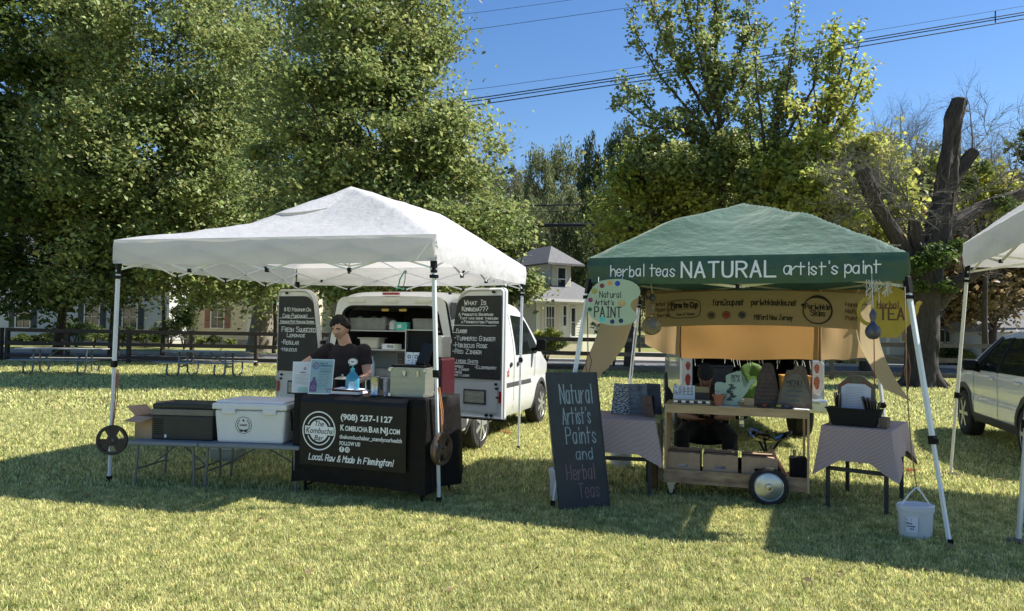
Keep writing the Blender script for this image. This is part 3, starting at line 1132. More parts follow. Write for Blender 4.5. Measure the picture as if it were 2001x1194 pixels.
# hand sanitiser bottle
M_gel = mat('blue_gel', (0.10, 0.42, 0.60), .15, .1, 8, spec=.7, trans=.4)
M_teal = mat('teal_plastic', (0.06, 0.42, 0.52), .35, .08, 10)
p = px_on_k(686, 771)
t = thing('pump_bottle', 'blue gel pump bottle with an oval tag on top between flyer and tankard', 'pump bottle', p + Vector((0, .05, 0)), R(10))
b = MB(); b.lathe([(.055, 0), (.064, .01), (.064, .13), (.055, .165), (.028, .20), (.02, .21)], 24, sy=.7)
b.build('bottle', M_gel, t, smooth=True)
b = MB(); b.lathe([(.02, .21), (.021, .235), (.012, .24), (.007, .245), (.007, .275)], 16); b.tube([(0, 0, .272), (-.03, -.012, .268)], .007, 8); b.build('pump', M_teal, t, smooth=True)
b = MB(); b.lathe([(.0, -.001), (.043, -.001), (.043, .001), (.0, .001)], 28, (0, -.014, .30), 'y', cap=False, sy=.75)
b.mat(1); mq = lambda x, y, e: (x, -.0155 - e, y)
b.disc2(0, .30, .030, mq, 20, .027, rx=1.2); b.write('Bar', 0, .295, .012, .004, mq, align='c')
b.build('tag', [M_paint_w, M_print], t)
MB().prism([(-.034, .03), (.034, .03), (.034, .12), (-.034, .12)], -.046, -.0455).build('label_print', mat('gel_label', (0.35, 0.55, 0.72), .4, .3, 40), t)
# binder with papers
M_bind = mat('burgundy_binder', (0.14, 0.02, 0.025), .4, .15, 10)
p = px_on_k(672, 771)
t = thing('binder', 'burgundy ring binder lying open under white papers', 'binder', p + Vector((0, .0, 0)), R(-14))
b = MB(); b.box((0, .08, .002), (.31, .22, .004)); b.box((-.155, .08, .02), (.006, .22, .036)); b.box((0, .08, .040), (.31, .22, .004), (0, R(3), 0))
b.build('cover', M_bind, t, bevel=.0015)
b = MB(); b.box((.01, .08, .018), (.29, .20, .024)); b.box((.03, .07, .049), (.24, .19, .004), (0, R(3), R(6)))
b.build('papers', M_paper, t)
# steel tankard
p = px_on_k(731, 774)
t = thing('tankard', 'shiny steel tankard with a ring handle beside the aluminium case', 'tankard', p + Vector((0, .05, 0)), 0)
b = MB(); b.lathe([(.043, 0), (.047, .006), (.042, .016), (.040, .02), (.046, .16), (.049, .172), (.046, .172), (.038, .03), (0.001, .025)], 28); b.build('body', M_steel, t, smooth=30)
b = MB(); b.tube([(-.043, 0, .15), (-.075, 0, .155), (-.088, 0, .12), (-.085, 0, .06), (-.062, 0, .035), (-.042, 0, .04)], .007, 8); b.build('handle', M_steel, t, smooth=True)
p = px_on_k(752, 775)
t = thing('cup_stack', 'small stack of patterned white paper cups beside the case', 'cup stack', p + Vector((0, .06, 0)), 0)
b = MB()
for k in range(5): b.lathe([(.020, .012 * k * 2), (.028, .012 * k * 2 + .065), (.030, .012 * k * 2 + .068)], 18)
b.build('cup', mat('printed_cup', (0.6, 0.62, 0.68), .6, .5, 60, col2=(0.12, 0.13, 0.25)), t, smooth=30)
# black kettle and spoon rest between
p = px_on_k(658, 770)
t = thing('pot', 'black pot with lid and long handle behind the binder', 'pot', p + Vector((0, .22, 0)), 0)
MB().lathe([(.07, 0), (.078, .01), (.078, .12), (.08, .125)], 24).build('body', M_blkpl, t, smooth=30)
MB().lathe([(.08, .126), (.06, .14), (.01, .15), (.008, .17)], 24).build('lid', M_alu, t, smooth=30)
MB().tube([(.07, 0, .125), (.2, -.02, .145)], .006, 8).build('handle', M_steel, t, smooth=True)
# aluminium case with raised lid
p1 = px_on_k(760, 777); p2 = px_on_k(832, 778)
M_caseal = mat('dull_aluminium', (0.36, 0.37, 0.31), .38, .12, 3, .3, 20, metal=.55, stretch=(1, 1, 8))
yc = yawk
t = thing('aluminium_case', 'square aluminium case, lid up, showing a black lining', 'case', p1 + Vector((.155, .05, 0)), yawk + R(6))
w, d, h = .335, .24, .265
b = MB()
b.bx(-w / 2, w / 2, 0, d, 0, .006)
for x in (-w / 2, w / 2 - .006): b.bx(x, x + .006, .006, d - .006, .006, h)
for y in (0, d - .006): b.bx(-w / 2, w / 2, y, y + .006, .006, h)
b.build('body', M_caseal, t, bevel=.003)
b = MB()
for x in (-w / 2, w / 2):
    for y in (0, d):
        for z in (.02, h - .02): b.box((x, y, z), (.03, .03, .036))
b.build('corner_cap', M_alu, t, bevel=.006)
b = MB(); b.box((-.03, -.008, h - .05), (.03, .008, .05)); b.box((.10, -.008, h - .05), (.02, .008, .05)); b.tube([(-.045, -.012, h - .05), (-.045, -.02, h - .085), (-.015, -.02, h - .085), (-.015, -.012, h - .05)], .003, 6); b.build('latch', M_steel, t)
b = MB()
b.bx(-w / 2 + .06, w / 2 + .01, d + .005, d + .02, h + .0, h + .335)
b.bx(-w / 2 + .06, -w / 2 + .068, d - .05, d + .005, h + .0, h + .335); b.bx(w / 2 + .002, w / 2 + .01, d - .05, d + .005, h, h + .335)
b.bx(-w / 2 + .06, w / 2 + .01, d - .05, d + .005, h + .335, h + .342)
b.build('lid', M_alu, t, bevel=.002)
MB().bx(-w / 2 + .07, w / 2, d - .002, d + .0045, h + .004, h + .333).build('lining', M_blkpl, t)
# things held in the case top
t2 = thing('tray', 'black tray across the open aluminium case', 'tray', t.matrix_basis @ Vector((0, 0, 0)), yawk + R(6))
t2.location = p1 + Vector((.155, .05, 0)) + Vector((0, 0, h + .004))
MB().bx(-w / 2 - .0, w / 2 - .02, .02, d - .06, 0, .02).build('tray_body', M_blkpl, t2, bevel=.004)
for k in range(2):
    c = thing('business_card_stack', ['left', 'right'][k] + ' stack of white business cards with a dark logo propped inside the case lid', 'business cards', t2.location + Matrix.Rotation(yawk, 3, 'Z') @ Vector((-.075 + .072 * k, d - .085, .021)), yawk + R(6), 'business cards in the case', tilt=(R(-12), 0))
    b = MB(); b.bx(-.032, .032, 0, .008, 0, .11); b.mat(1)
    mq = lambda x, y, e: (x, -.001 - e, y)
    b.disc2(0, .07, .018, mq, 16, .010); b.rect2(-.012, .03, .012, .034, mq)
    b.build('card', [M_paint_w, M_print], c)
t3 = thing('card_reader', 'black tablet stand leaning on the case lid by the pole', 'tablet stand', t2.location + Matrix.Rotation(yawk, 3, 'Z') @ Vector((.085, d - .12, .021)), yawk - R(12), tilt=(R(-14), 0))
MB().prism([(-.085, 0), (.06, 0), (.09, .19), (-.035, .205)], 0, .012).build('screen', mat('gloss_black', (0.006, 0.006, 0.007), .4, .1, 6, spec=.25), t3, bevel=.004)
MB().prism([(-.05, 0), (.05, 0), (.05, .015), (-.05, .015)], -.04, .06).build('base', M_blkpl, t3)
# red cooler behind the case, right
M_redb = mat('maroon_plastic', (0.06, 0.010, 0.015), .42, .15, 8, .1, 60)
t = thing('drink_cooler', 'maroon insulated cooler standing behind the aluminium case', 'cooler', P(866, 772, 7.95) * 1, yawk)
t.location.z = 0
MB().bx(-.15, .04, -.1, .2, 0, .62).build('stand', M_blkpl, t, bevel=.01)
MB().bx(-.16, .04, -.12, .22, .62, 1.23).build('body', M_redb, t, bevel=.02)
t = thing('dispenser', 'grey steel drink urn with a gauge dial on the maroon cooler', 'drink dispenser', P(866, 772, 7.95) * 1, yawk)
t.location.z = 1.232
MB().bx(-.13, .03, -.10, .12, 0, .24).build('body', M_alu, t, bevel=.015)
b = MB(); b.lathe([(.001, -.105), (.024, -.105), (.024, -.10)], 20, (-.03, 0, .17), 'y'); b.build('gauge', M_paint_w, t)
MB().box((-.03, -.108, .175), (.003, .002, .02), (0, R(30), 0)).build('gauge_needle', M_blkpl, t)
# ------------------------------------------------------------------ vehicles
M_vanw = mat('van_white_paint', (0.70, 0.71, 0.71), .28, .03, 2, spec=.5, coat=.5)
M_suvw = mat('suv_white_paint', (0.76, 0.76, 0.75), .22, .03, 2, spec=.5, coat=.8)
M_glassd = mat('tinted_glass', (0.012, 0.016, 0.015), .05, .2, 3, spec=.8)
M_tyre = mat('tyre_rubber', (0.022, 0.021, 0.020), .85, .3, 14, .3, 60)
M_rim = mat('silver_rim', (0.52, 0.53, 0.54), .35, .08, 10, metal=.6)
M_trim = mat('grey_bumper', (0.05, 0.05, 0.052), .65, .15, 10, .1, 80)
M_lred = mat('red_lens', (0.35, 0.01, 0.012), .15, .15, 20, spec=.7)
M_lwht = mat('clear_lens', (0.55, 0.55, 0.55), .12, .1, 30, spec=.7)
M_doorin = mat('door_inner_panel', (0.55, 0.57, 0.57), .5, .05, 4)
M_dark = mat('dark_interior', (0.012, 0.012, 0.014), .8, .3, 8)

def car_shell(name, parent, m, Ttop, W, zb, belt, tum, y0, y1, wheels, wr, rr=.12, ny=90, nz_=26, nr=9, close_front=True, gap=None):
    """car body: rows along y, girth from sill over roof; faces inside the wheel arches left open"""
    b = MB()
    def prof(y):
        T = Ttop(y)
        w = W(y)
        r = min(rr, (T - zb) * .3)
        pts = []
        def sx(z):
            bl = min(belt, T - r - .02)
            x = w
            if z > bl:
                x = w - tum * ((z - bl) / max(.05, (2.0 - belt))) ** 1.35
            elif z < zb + .22:
                x = w - .05 * ((zb + .22 - z) / .22) ** 2
            x -= .012 * math.exp(-((z - (belt - .32)) / .05) ** 2)
            return x
        for i in range(nz_ + 1):
            z = zb + (T - r - zb) * i / nz_
            pts.append((sx(z), z))
        xs = pts[-1][0]
        for i in range(1, nr + 1):
            a = PI / 2 * i / nr
            pts.append((xs * (math.cos(a) ** .42 if i < nr else 0), T - r + r * math.sin(a) ** .9))
        return pts, sx
    rows = []
    for j in range(ny + 1):
        y = y0 + (y1 - y0) * j / ny
        p, _ = prof(y)
        full = [(x, y, z) for x, z in p] + [(-x, y, z) for x, z in reversed(p[:-1])]
        rows.append(full)
    k = len(rows[0])
    for r_ in rows: b.v += r_
    for j in range(ny):
        for i in range(k - 1):
            q = (j * k + i, j * k + i + 1, (j + 1) * k + i + 1, (j + 1) * k + i)
            c = sum((Vector(b.v[t]) for t in q), Vector()) / 4
            if any((c.y - wy) ** 2 + (c.z - wr) ** 2 < (wr + .075) ** 2 and c.z < .85 for wy in wheels):
                continue
            b.f.append(q)
            b.mi.append(0)
    if close_front:
        b.f.append(tuple(ny * k + i for i in range(k)))
        b.mi.append(0)
    o = b.build(name, m, parent, smooth=50)
    return o, (lambda y, z: prof(y)[1](z))

def side_panel(name, parent, m, poly, sx, side, off=.004, n=10):
    """polygon in (y,z) laid on the body side"""
    b = MB()
    ys = [p[0] for p in poly]; zs = [p[1] for p in poly]
    bm_ = bmesh.new()
    vs = [bm_.verts.new((p[0], p[1], 0)) for p in poly]
    bm_.faces.new(vs)
    for it in range(3):
        bmesh.ops.triangulate(bm_, faces=bm_.faces)
        bmesh.ops.subdivide_edges(bm_, edges=[e for e in bm_.edges if e.calc_length() > .15], cuts=1)
    bmesh.ops.triangulate(bm_, faces=bm_.faces)
    bm_.verts.ensure_lookup_table()
    vv = [(side * (sx(v.co.x, v.co.y) + off), v.co.x, v.co.y) for v in bm_.verts]
    ff = [tuple(v.index for v in f.verts) for f in bm_.faces]
    bm_.verts.index_update()
    ff = [tuple(v.index for v in f.verts) for f in bm_.faces]
    bm_.free()
    b.add(vv, ff)
    return b.build(name, m, parent, smooth='all')

def wheel(parent, x, y, r, w, side, spokes=7, name='wheel', hub=M_rim):
    t = bpy.data.objects.new(name, None)
    COL.objects.link(t); t.parent = parent; t.location = (x, y, r); t.empty_display_size = .1
    b = MB()
    b.lathe([(r * .62, -w / 2), (r * .9, -w / 2), (r * .98, -w / 2 + .02), (r, -w / 4), (r, w / 4), (r * .98, w / 2 - .02), (r * .9, w / 2), (r * .62, w / 2)], 36, axis='x')
    b.build('tyre', M_tyre, t, smooth=30)
    b = MB()
    s = side
    b.lathe([(r * .66, s * (w / 2 + .004)), (r * .62, s * (w / 2 - .01)), (r * .58, s * (w / 2 - .03)), (.03, s * (w / 2 - .012))], 36, axis='x', cap=False)
    b.build('rim', hub, t, smooth=30)
    b = MB()
    for k in range(spokes):
        a = 2 * PI * k / spokes
        c, sn = math.cos(a), math.sin(a)
        xx = s * (w / 2 + .0)
        b.bar((xx, c * .05, sn * .05), (xx - s * .008, c * r * .6, sn * r * .6), .05, .02, ref=(1, 0, 0))
    b.lathe([(.055, s * (w / 2 - .01)), (.05, s * (w / 2 + .012)), (.001, s * (w / 2 + .014))], 16, axis='x', cap=False)
    b.build('hub_cap', hub, t, smooth=30)
    b = MB()
    for k in range(spokes):
        a = 2 * PI * (k + .5) / spokes
        b.sphere((s * (w / 2 - .014), math.cos(a) * r * .43, math.sin(a) * r * .43), r * .085, 8, 6, (.15, 1, 1))
    b.build('rim_opening', M_dark, t)
    return t

def arch(parent, m, y, r, R_, sx, side, w=.06, a0=-12, a1=192):
    b = MB()
    n = 26
    pts = []
    for i in range(n + 1):
        a = R(a0 + (a1 - a0) * i / n)
        for rr_ in (R_, R_ + w):
            yy, zz = y + math.cos(a) * rr_, r + math.sin(a) * rr_
            pts.append((side * (sx(yy, max(.25, zz)) + .012), yy, zz))
        pts.append((side * (sx(y, .5) - .14), y + math.cos(a) * R_, r + math.sin(a) * R_))
    fs = []
    for i in range(n):
        fs.append((3 * i, 3 * i + 3, 3 * i + 4, 3 * i + 1))
        fs.append((3 * i, 3 * i + 2, 3 * i + 5, 3 * i + 3))
    b.add(pts, fs)
    return b.build('wheel_arch', m, parent, smooth=40)

def interp(tab, y):
    if y <= tab[0][0]: return tab[0][1]
    for (a, b_), (c, d) in zip(tab[:-1], tab[1:]):
        if y <= c:
            t = (y - a) / (c - a)
            return b_ + (d - b_) * t
    return tab[-1][1]

# ---- small white van
vr = Vector((.952, -.306, 0)); vf = Vector((.306, .952, 0))
gw = G(937, 878)
vorg = Vector((gw.x, gw.y, 0)) - vr * .88 - vf * .85
vyaw = math.atan2(vr.y, vr.x)
van = thing('van', 'small white van with both rear doors open, a chalkboard on each door', 'van', vorg, vyaw)
FV = Matrix.Translation(vorg) @ Matrix.Rotation(vyaw, 4, 'Z')
def onv(x, y, z): return FV @ Vector((x, y, z))
VT = lambda y: interp([(0, 1.93), (.25, 2.0), (1.0, 2.03), (2.1, 2.02), (2.75, 1.94), (3.0, 1.82), (3.75, 1.25), (3.95, 1.16), (4.45, 1.0), (4.56, .80)], y)
VW = lambda y: interp([(0, .885), (.5, .90), (3.6, .90), (4.2, .86), (4.56, .70)], y)
RW, FWy = .85, 3.72
_, vsx = car_shell('body', van, M_vanw, VT, VW, .30, 1.12, .17, 0.0, 4.56, (RW, FWy), .33, rr=.10)
b = MB()   # rear opening frame (white) and black seal
def ring(s_out, s_in, y, z0, zt, wb, wt, rnd):
    pass
outer = []; inner = []; seal = []
def outline(wb, wt, z0, z1, r, n=6, belt=1.12):
    pts = [(-wb, z0), (wb, z0), (wb, belt)]
    for i in range(n + 1):
        a = PI / 2 * i / n
        pts.append((wt - r + r * math.cos(a), z1 - r + r * math.sin(a)))
    for i in range(n + 1):
        a = PI / 2 + PI / 2 * i / n
        pts.append((-wt + r + r * math.cos(a), z1 - r + r * math.sin(a)))
    pts.append((-wb, belt))
    return pts
po = outline(.875, .74, .50, 1.925, .12)
pi_ = outline(.80, .665, .60, 1.82, .16)
ps = outline(.775, .64, .62, 1.795, .15)
def ringf(b, A, B, ya, yb):
    n = len(A)
    b.add([(p[0], ya, p[1]) for p in A] + [(p[0], yb, p[1]) for p in B], [(i, (i + 1) % n, (i + 1) % n + n, i + n) for i in range(n)])
ringf(b, po, pi_, -.004, -.012)
ringf(b, pi_, pi_, -.012, .10)
b.build('rear_frame', M_vanw, van, smooth=40)
b = MB(); ringf(b, pi_, ps, -.016, -.016); ringf(b, ps, ps, -.016, .09); b.build('door_seal', M_blkpl, van)
b = MB()
for x in (-.45, .0, .45): b.bx(x - .11, x + .11, -.02, -.006, 1.855, 1.885)
b.build('hinge_plate', M_alu, van)
b = MB(); b.bx(-.86, .86, -.09, .05, .33, .58); b.bx(-.90, -.80, -.07, .35, .34, .60); b.bx(.80, .90, -.07, .35, .34, .60)
b.build('rear_bumper', M_trim, van, bevel=.02)
MB().bx(.72, .86, -.096, -.088, .44, .475).build('reflector', M_lred, van)
MB().box((0, .02, 1.965), (.22, .05, .03)).build('brake_light', M_lred, van, bevel=.006)
# inside
M_vin = mat('van_lining', (0.50, 0.51, 0.50), .6, .05, 4)
b = MB()
b.bx(-.80, .80, .02, 2.0, .60, .63); b.bx(-.80, .80, 1.98, 2.0, .63, 1.9)
b.bx(-.80, -.785, .02, 1.98, .63, 1.86); b.bx(.785, .80, .02, 1.98, .63, 1.86)
b.build('cargo_lining', mat('cargo_grey', (0.10, 0.10, 0.105), .8, .2, 6), van)
b = MB()
b.bx(-.74, .74, .05, .55, 1.50, 1.515); b.bx(-.74, .50, .05, .60, 1.265, 1.28)
b.bx(-.60, -.58, .05, .60, .63, 1.265); b.bx(.26, .28, .05, .60, .63, 1.265); b.bx(-.58, .26, .59, .60, .63, 1.265); b.bx(-.58, .26, .06, .58, .92, .935)
b.build('shelf', M_vin, van)
# windows, lamps, wheels
for s in (1, -1):
    side_panel('side_window', van, M_glassd, [(2.30, 1.17), (3.38, 1.17), (3.52, 1.22), (3.02, 1.66), (2.85, 1.74), (2.30, 1.76)], vsx, s, .006)
    side_panel('side_trim', van, M_trim, [(1.35, .72), (3.1, .72), (3.1, .78), (1.35, .78)], vsx, s, .008)
    side_panel('door_seam', van, M_blkpl, [(2.20, .40), (2.212, .40), (2.212, 1.80), (2.20, 1.80)], vsx, s, .005)
    side_panel('door_seam', van, M_blkpl, [(3.30, .80), (3.312, .80), (3.312, 1.16), (3.30, 1.16)], vsx, s, .005)
    for y in (2.05, 2.38):
        b = MB(); x = s * (vsx(y, 1.08) + .012)
        b.sphere((x, y, 1.04), .05, 12, 8, (.25, 1, .7)); b.build('door_handle', M_dark, van, smooth='all')
    side_panel('tail_lamp', van, M_lred, [(.03, .75), (.13, .75), (.13, 1.10), (.03, 1.10)], vsx, s, .008)
    for wy in (RW, FWy):
        wheel(van, s * .80, wy, .33, .20, s)
        arch(van, M_trim, wy, .33, .375, vsx, s)
    b = MB(); x = s * .93
    b.box((x + s * .10, 3.22, 1.30), (.16, .09, .20)); b.build('mirror', M_blkpl, van, bevel=.03)
    MB().bar((s * .86, 3.25, 1.22), (x + s * .05, 3.22, 1.25), .05).build('mirror_arm', M_blkpl, van)
b = MB(); b.grid(lambda u, v: ((-.70 + 1.4 * u), 2.98 + .72 * v, VT(2.98 + .72 * v) + .008 - .02 * abs(2 * u - 1) ** 3), 10, 6); b.build('windscreen', M_glassd, van, smooth='all')
b = MB(); b.write('food', 0, 0, .11, .014, lambda x, y, e: (vsx(1.7, .9) + .006 + e, 1.65 + x, .88 + y), jitter=.1); b.build('lettering', M_lred, van)

def door_shape(w, h0, h1, n=6):
    """hinge at u=0 (leaning body side), free edge at u=w"""
    pts = [(0.0, h0), (w, h0), (w, h1 - .03), (w - .03, h1)]
    r = .20
    for i in range(n + 1):
        a = PI / 2 + PI / 2 * i / n
        pts.append((.13 + r + r * math.cos(a), h1 - r + r * math.sin(a)))
    pts.append((.03, 1.15))
    return pts
def inset(poly, d, cx, cz):
    return [(cx + (p[0] - cx) * (1 - d[0]), cz + (p[1] - cz) * (1 - d[1])) for p in poly]
def van_door(hinge, ang, mirror, lines, bar_rules, nm, w=.74, cb=(.98, 1.93)):
    d = bpy.data.objects.new('rear_door', None); COL.objects.link(d); d.parent = van
    d.location = hinge; d.rotation_euler = (0, 0, ang)
    sg = -1 if mirror else 1
    fx = lambda u: sg * u
    poly = door_shape(w, .53, 2.02)
    P2 = [(fx(u), z) for u, z in poly]
    if mirror: P2 = P2[::-1]
    MB().prism(P2, -.03, .03).build('panel', M_vanw, d, bevel=.012)
    # raised inner frame lip
    b = MB()
    A = poly; B = inset(poly, (.12, .05), w * .56, 1.27)
    n = len(A)
    b.add([(fx(p[0]), -.031, p[1]) for p in inset(poly, (.03, .012), w * .5, 1.27)] + [(fx(p[0]), -.052, p[1]) for p in inset(poly, (.06, .025), w * .52, 1.27)] + [(fx(p[0]), -.033, p[1]) for p in B], [q for i in range(n) for q in ((i, (i + 1) % n, (i + 1) % n + n, i + n), (i + n, (i + 1) % n + n, (i + 1) % n + 2 * n, i + 2 * n))])
    b.build('inner_lip', M_vanw, d, smooth=50)
    b = MB()
    cbp = [(.030, cb[0]), (w - .042, cb[0]), (w - .042, cb[1] - .0), (w - .055, cb[1])]
    r = .15
    for i in range(7):
        a = PI / 2 + PI / 2 * i / 6
        cbp.append((.150 + r + r * math.cos(a), cb[1] - r + r * math.sin(a)))
    cbp.append((.058, 1.18))
    Q = [(fx(u), z) for u, z in cbp]
    if mirror: Q = Q[::-1]
    b.prism(Q, -.062, -.054)
    b.mat(1)
    x0 = min(q[0] for q in Q)
    mp = lambda x, y, e: (x0 + x, -.0622 - e - .0004, y)
    Wb = w - .072; zf_ = lambda f: cb[1] - (cb[1] - cb[0]) * f
    for (tx_, f0, f1, fy, size) in lines:
        if not mirror: f0 = min(f0 + .03 + .06 * (1 - fy), f1 - .1)
        else: f1 = min(f1, .95 - .12 * (1 - fy) ** 2)
        b.write(tx_, f0 * Wb, zf_(fy), size, .0035 + size * .09, mp, jitter=.22, smallcaps=True, space=1.3, width=(f1 - f0) * Wb)
    for (xa, fa, xb, fb) in bar_rules:
        b.ribbon([((xa + (xb - xa) * i / 6) * Wb, zf_(fa + (fb - fa) * i / 6) + .003 * math.sin(i * 2.2)) for i in range(7)], .007, mp)
    b.build('chalkboard', [M_board, M_chalk], d)
    # lower panel, plate, latches
    b = MB(); b.bx(min(fx(.06), fx(w - .08)), max(fx(.06), fx(w - .08)), -.044, -.032, .60, .95); b.build('lower_panel', M_doorin, d, bevel=.02)
    b = MB()
    for u, z in ((.05, 1.96), (w - .15, 1.97), (w - .1, .93), (w - .09, .88), (w * .72, .575), (w * .8, .575)):
        b.box((fx(u), -.05, z), (.03, .03, .025))
    b.box((fx(.02), -.02, 1.35), (.05, .05, .05)); b.box((fx(.02), -.02, .75), (.05, .05, .05)); b.bx(min(fx(.02), fx(w)), max(fx(.02), fx(w)), -.035, .0, .515, .53)
    b.build('latch', M_blkpl, d, bevel=.004)
    b = MB(); b.box((fx(w * .52), -.050, .775), (.30, .012, .17)); b.build('plate_frame', M_trim, d, bevel=.004)
    b = MB(); b.box((fx(w * .52), -.058, .775), (.26, .004, .13)); b.build('plate', mat('worn_plate', (0.30, 0.30, 0.24), .5, .3, 12, stretch=(1, 1, 4)), d)
    b = MB(); b.lathe([(.001, -.062), (.024, -.062), (.026, -.05)], 16, (fx(.07), 0, .955), 'y'); b.build('amber_reflector', mat('amber_lens', (0.5, 0.33, 0.04), .3, .1, 20), d)
    MB().bx(min(fx(w - .06), fx(w - .03)), max(fx(w - .06), fx(w - .03)), -.055, -.04, .72, .85).build('reflector', M_lred, d)
    return d
hR = (.80, -.07, 0); hL = (-.875, -.03, 0)
right_lines = [('What Is', .24, .72, .11, .055), ('Kombucha???', .20, .76, .185, .050), ('A Probiotic Beverage', .14, .86, .24, .028), ('That has gone through', .16, .95, .285, .028),
  ('a Fermentation Process', .2, .96, .33, .028), ('Flavors', .12, .38, .44, .036), ('-Turmeric Ginger', .08, .90, .54, .050), ('-Hibiscus Rose', .07, .76, .625, .050),
  ('-Red Zinger', .06, .66, .70, .050), ('Wellness Shots', .03, .60, .81, .040), ('-Turmeric', .03, .33, .87, .028), ('-Red Zinger', .03, .43, .905, .028), ('-Elderberry', .50, .94, .875, .034), ('-Ginger', .03, .30, .94, .026), ('-Fire Cider', .03, .44, .975, .026)]
R_rules = [(.12, .36, .93, .36), (.12, .45, .38, .45), (.03, .82, .60, .825)]
left_lines = [('$10 Minimum On', .13, .76, .20, .042), ('Card Purchase!', .10, .68, .285, .042), ('Hibiscus Mint Hawaiian Shrubs', .05, .84, .355, .030), ('Fresh Squeezed', .09, .89, .475, .062),
  ('Lemonade', .22, .64, .545, .048), ('-Regular', .08, .50, .645, .056), ('-Hibiscus', .07, .46, .735, .046)]
L_rules = [(.03, .295, .90, .29), (.03, .37, .94, .365)]
van_door(hR, R(-11), False, right_lines, R_rules, 'r', w=.79)
van_door(hL, R(-5), True, left_lines, L_rules, 'l', w=.73)
# check strap of the right door, magnetic plate on it
b = MB(); b.tube([(.905, .35, .95), (1.20, -.05, .80), (1.5, -.26, .78)], .010, 6); b.build('door_strap', M_blkpl, van)
# goods inside the van
M_clear2 = mat('clear_tub', (0.35, 0.36, 0.36), .25, .2, 12, glass=True, alpha=.6)
M_cream = mat('cream_plastic', (0.62, 0.60, 0.50), .45, .05, 8)
M_greenbx = mat('green_card', (0.30, 0.50, 0.12), .6, .3, 25, col2=(0.65, 0.7, 0.6))
M_mint = mat('mint_card', (0.10, 0.50, 0.42), .6, .2, 25)
def vitem(name, label, cat, x, y, z, group=None): return thing(name, label, cat, onv(x, y, z), vyaw, group)
t = vitem('plastic_tub', 'wide clear plastic tub of bagged supplies on the top shelf inside the van', 'plastic tub', -.36, .22, 1.517)
MB().box((0, 0, .075), (.52, .26, .15), taper=.92).build('tub', M_clear2, t, bevel=.01)
b = MB()
for k in range(9): b.sphere((-.22 + .055 * k, random.uniform(-.08, .08), .10 + .03 * math.sin(k * 2)), .055, 8, 6, (1, 1, .8))
b.build('bag', mat('plastic_bag', (0.30, 0.31, 0.33), .35, .4, 14), t, smooth='all')
t = vitem('plastic_tub', 'narrower clear tub with pale bottles at the right end of the van\'s top shelf', 'plastic tub', .42, .22, 1.517)
MB().box((0, 0, .075), (.34, .24, .15), taper=.92).build('tub', M_clear2, t, bevel=.01)
b = MB()
for k in range(4): b.lathe([(.03, .01), (.03, .11), (.012, .13)], 12, (-.11 + .07 * k, -.03, 0))
b.build('bottle', M_cream, t, smooth=True)
t = vitem('cup_sleeve', 'clear rounded sleeve of lids beside the mint carton in the van', 'cup lids', -.03, .16, 1.517)
b = MB(); b.lathe([(.03, 0), (.055, .01), (.055, .09), (.03, .12), (.005, .125)], 18); b.build('sleeve', mat('frosted_white', (0.55, 0.57, 0.58), .4, .1, 20), t, smooth=True)
t = vitem('carton', 'mint green carton on the top shelf inside the van', 'carton', .11, .14, 1.517)
b = MB(); b.box((0, 0, .05), (.15, .10, .10)); b.mat(1); b.rect2(-.05, .03, -.0, .07, lambda x, y, e: (x, -.051 - e, y)); b.build('box', [M_mint, M_paint_w], t, bevel=.003)
t = vitem('basin', 'cream rectangular basin on the middle shelf inside the van', 'basin', -.32, .16, 1.282)
MB().box((0, 0, .065), (.27, .20, .13), taper=.84).build('basin_body', M_cream, t, bevel=.02)
MB().box((0, 0, .132), (.30, .23, .012)).build('rim', M_cream, t, bevel=.005)
t = vitem('carton', 'white and green carton lying beside the cream basin in the van', 'carton', -.03, .12, 1.282)
b = MB(); b.box((0, 0, .033), (.22, .10, .066)); b.mat(1); b.bold('FREE', -.04, .018, .045, lambda x, y, e: (x, -.051 - e, y), .02); b.mat(2); b.rect2(.065, .0, .11, .066, lambda x, y, e: (x, -.0505 - e, y)); b.build('box', [M_paint_w, M_print, M_greenbx], t)
t = vitem('paper_roll', 'white kitchen roll lying on its side on the middle shelf of the van', 'paper roll', .33, .14, 1.282)
b = MB(); b.lathe([(.018, -.11), (.062, -.11), (.062, .11), (.018, .11)], 24, (0, 0, .062), 'y', cap=False); b.build('roll', M_paint_w, t, smooth=30)
MB().lathe([(.018, -.112), (.001, -.112)], 16, (0, 0, .062), 'y', cap=False).build('core', M_card, t)
t = vitem('tray', 'clear tray of small packets inside the white cabinet of the van', 'tray', -.18, .25, .937)
MB().box((0, 0, .05), (.5, .26, .10), taper=.95).build('tray_body', M_clear2, t, bevel=.006)
b = MB()
for k in range(7): b.box((-.2 + .065 * k, random.uniform(-.06, .03), .05), (.05, .05, .03), (0, 0, random.uniform(-1, 1)))
b.build('packet', M_paint_w, t)
t = vitem('bottle', 'tall clear bottle standing in the white cabinet of the van', 'bottle', -.28, .10, .937)
MB().lathe([(.028, 0), (.03, .01), (.03, .17), (.012, .21), (.012, .25)], 16).build('bottle_body', mat('pale_blue_plastic', (0.5, 0.62, 0.72), .2, .1, 10, spec=.7), t, smooth=True)
for k, (x, z) in enumerate(((-.08, 1.80), (.16, 1.80))):
    t = vitem('clip', ['left', 'right'][k] + ' small yellow clip hanging in the top of the van opening', 'clip', x, .03, 1.755, 'yellow clips')
    MB().box((0, 0, .01), (.10, .03, .035)).build('clip_body', mat('yellow_plastic', (0.60, 0.42, 0.10), .5, .1, 20), t, bevel=.01)
t = vitem('towel', 'grey rolled towels hanging in the upper right of the van opening', 'towels', .66, .12, 1.55)
b = MB()
for k in range(3): b.lathe([(.03, -.07), (.055, -.07), (.055, .07)], 16, (0, 0, .05 + .085 * k), 'y')
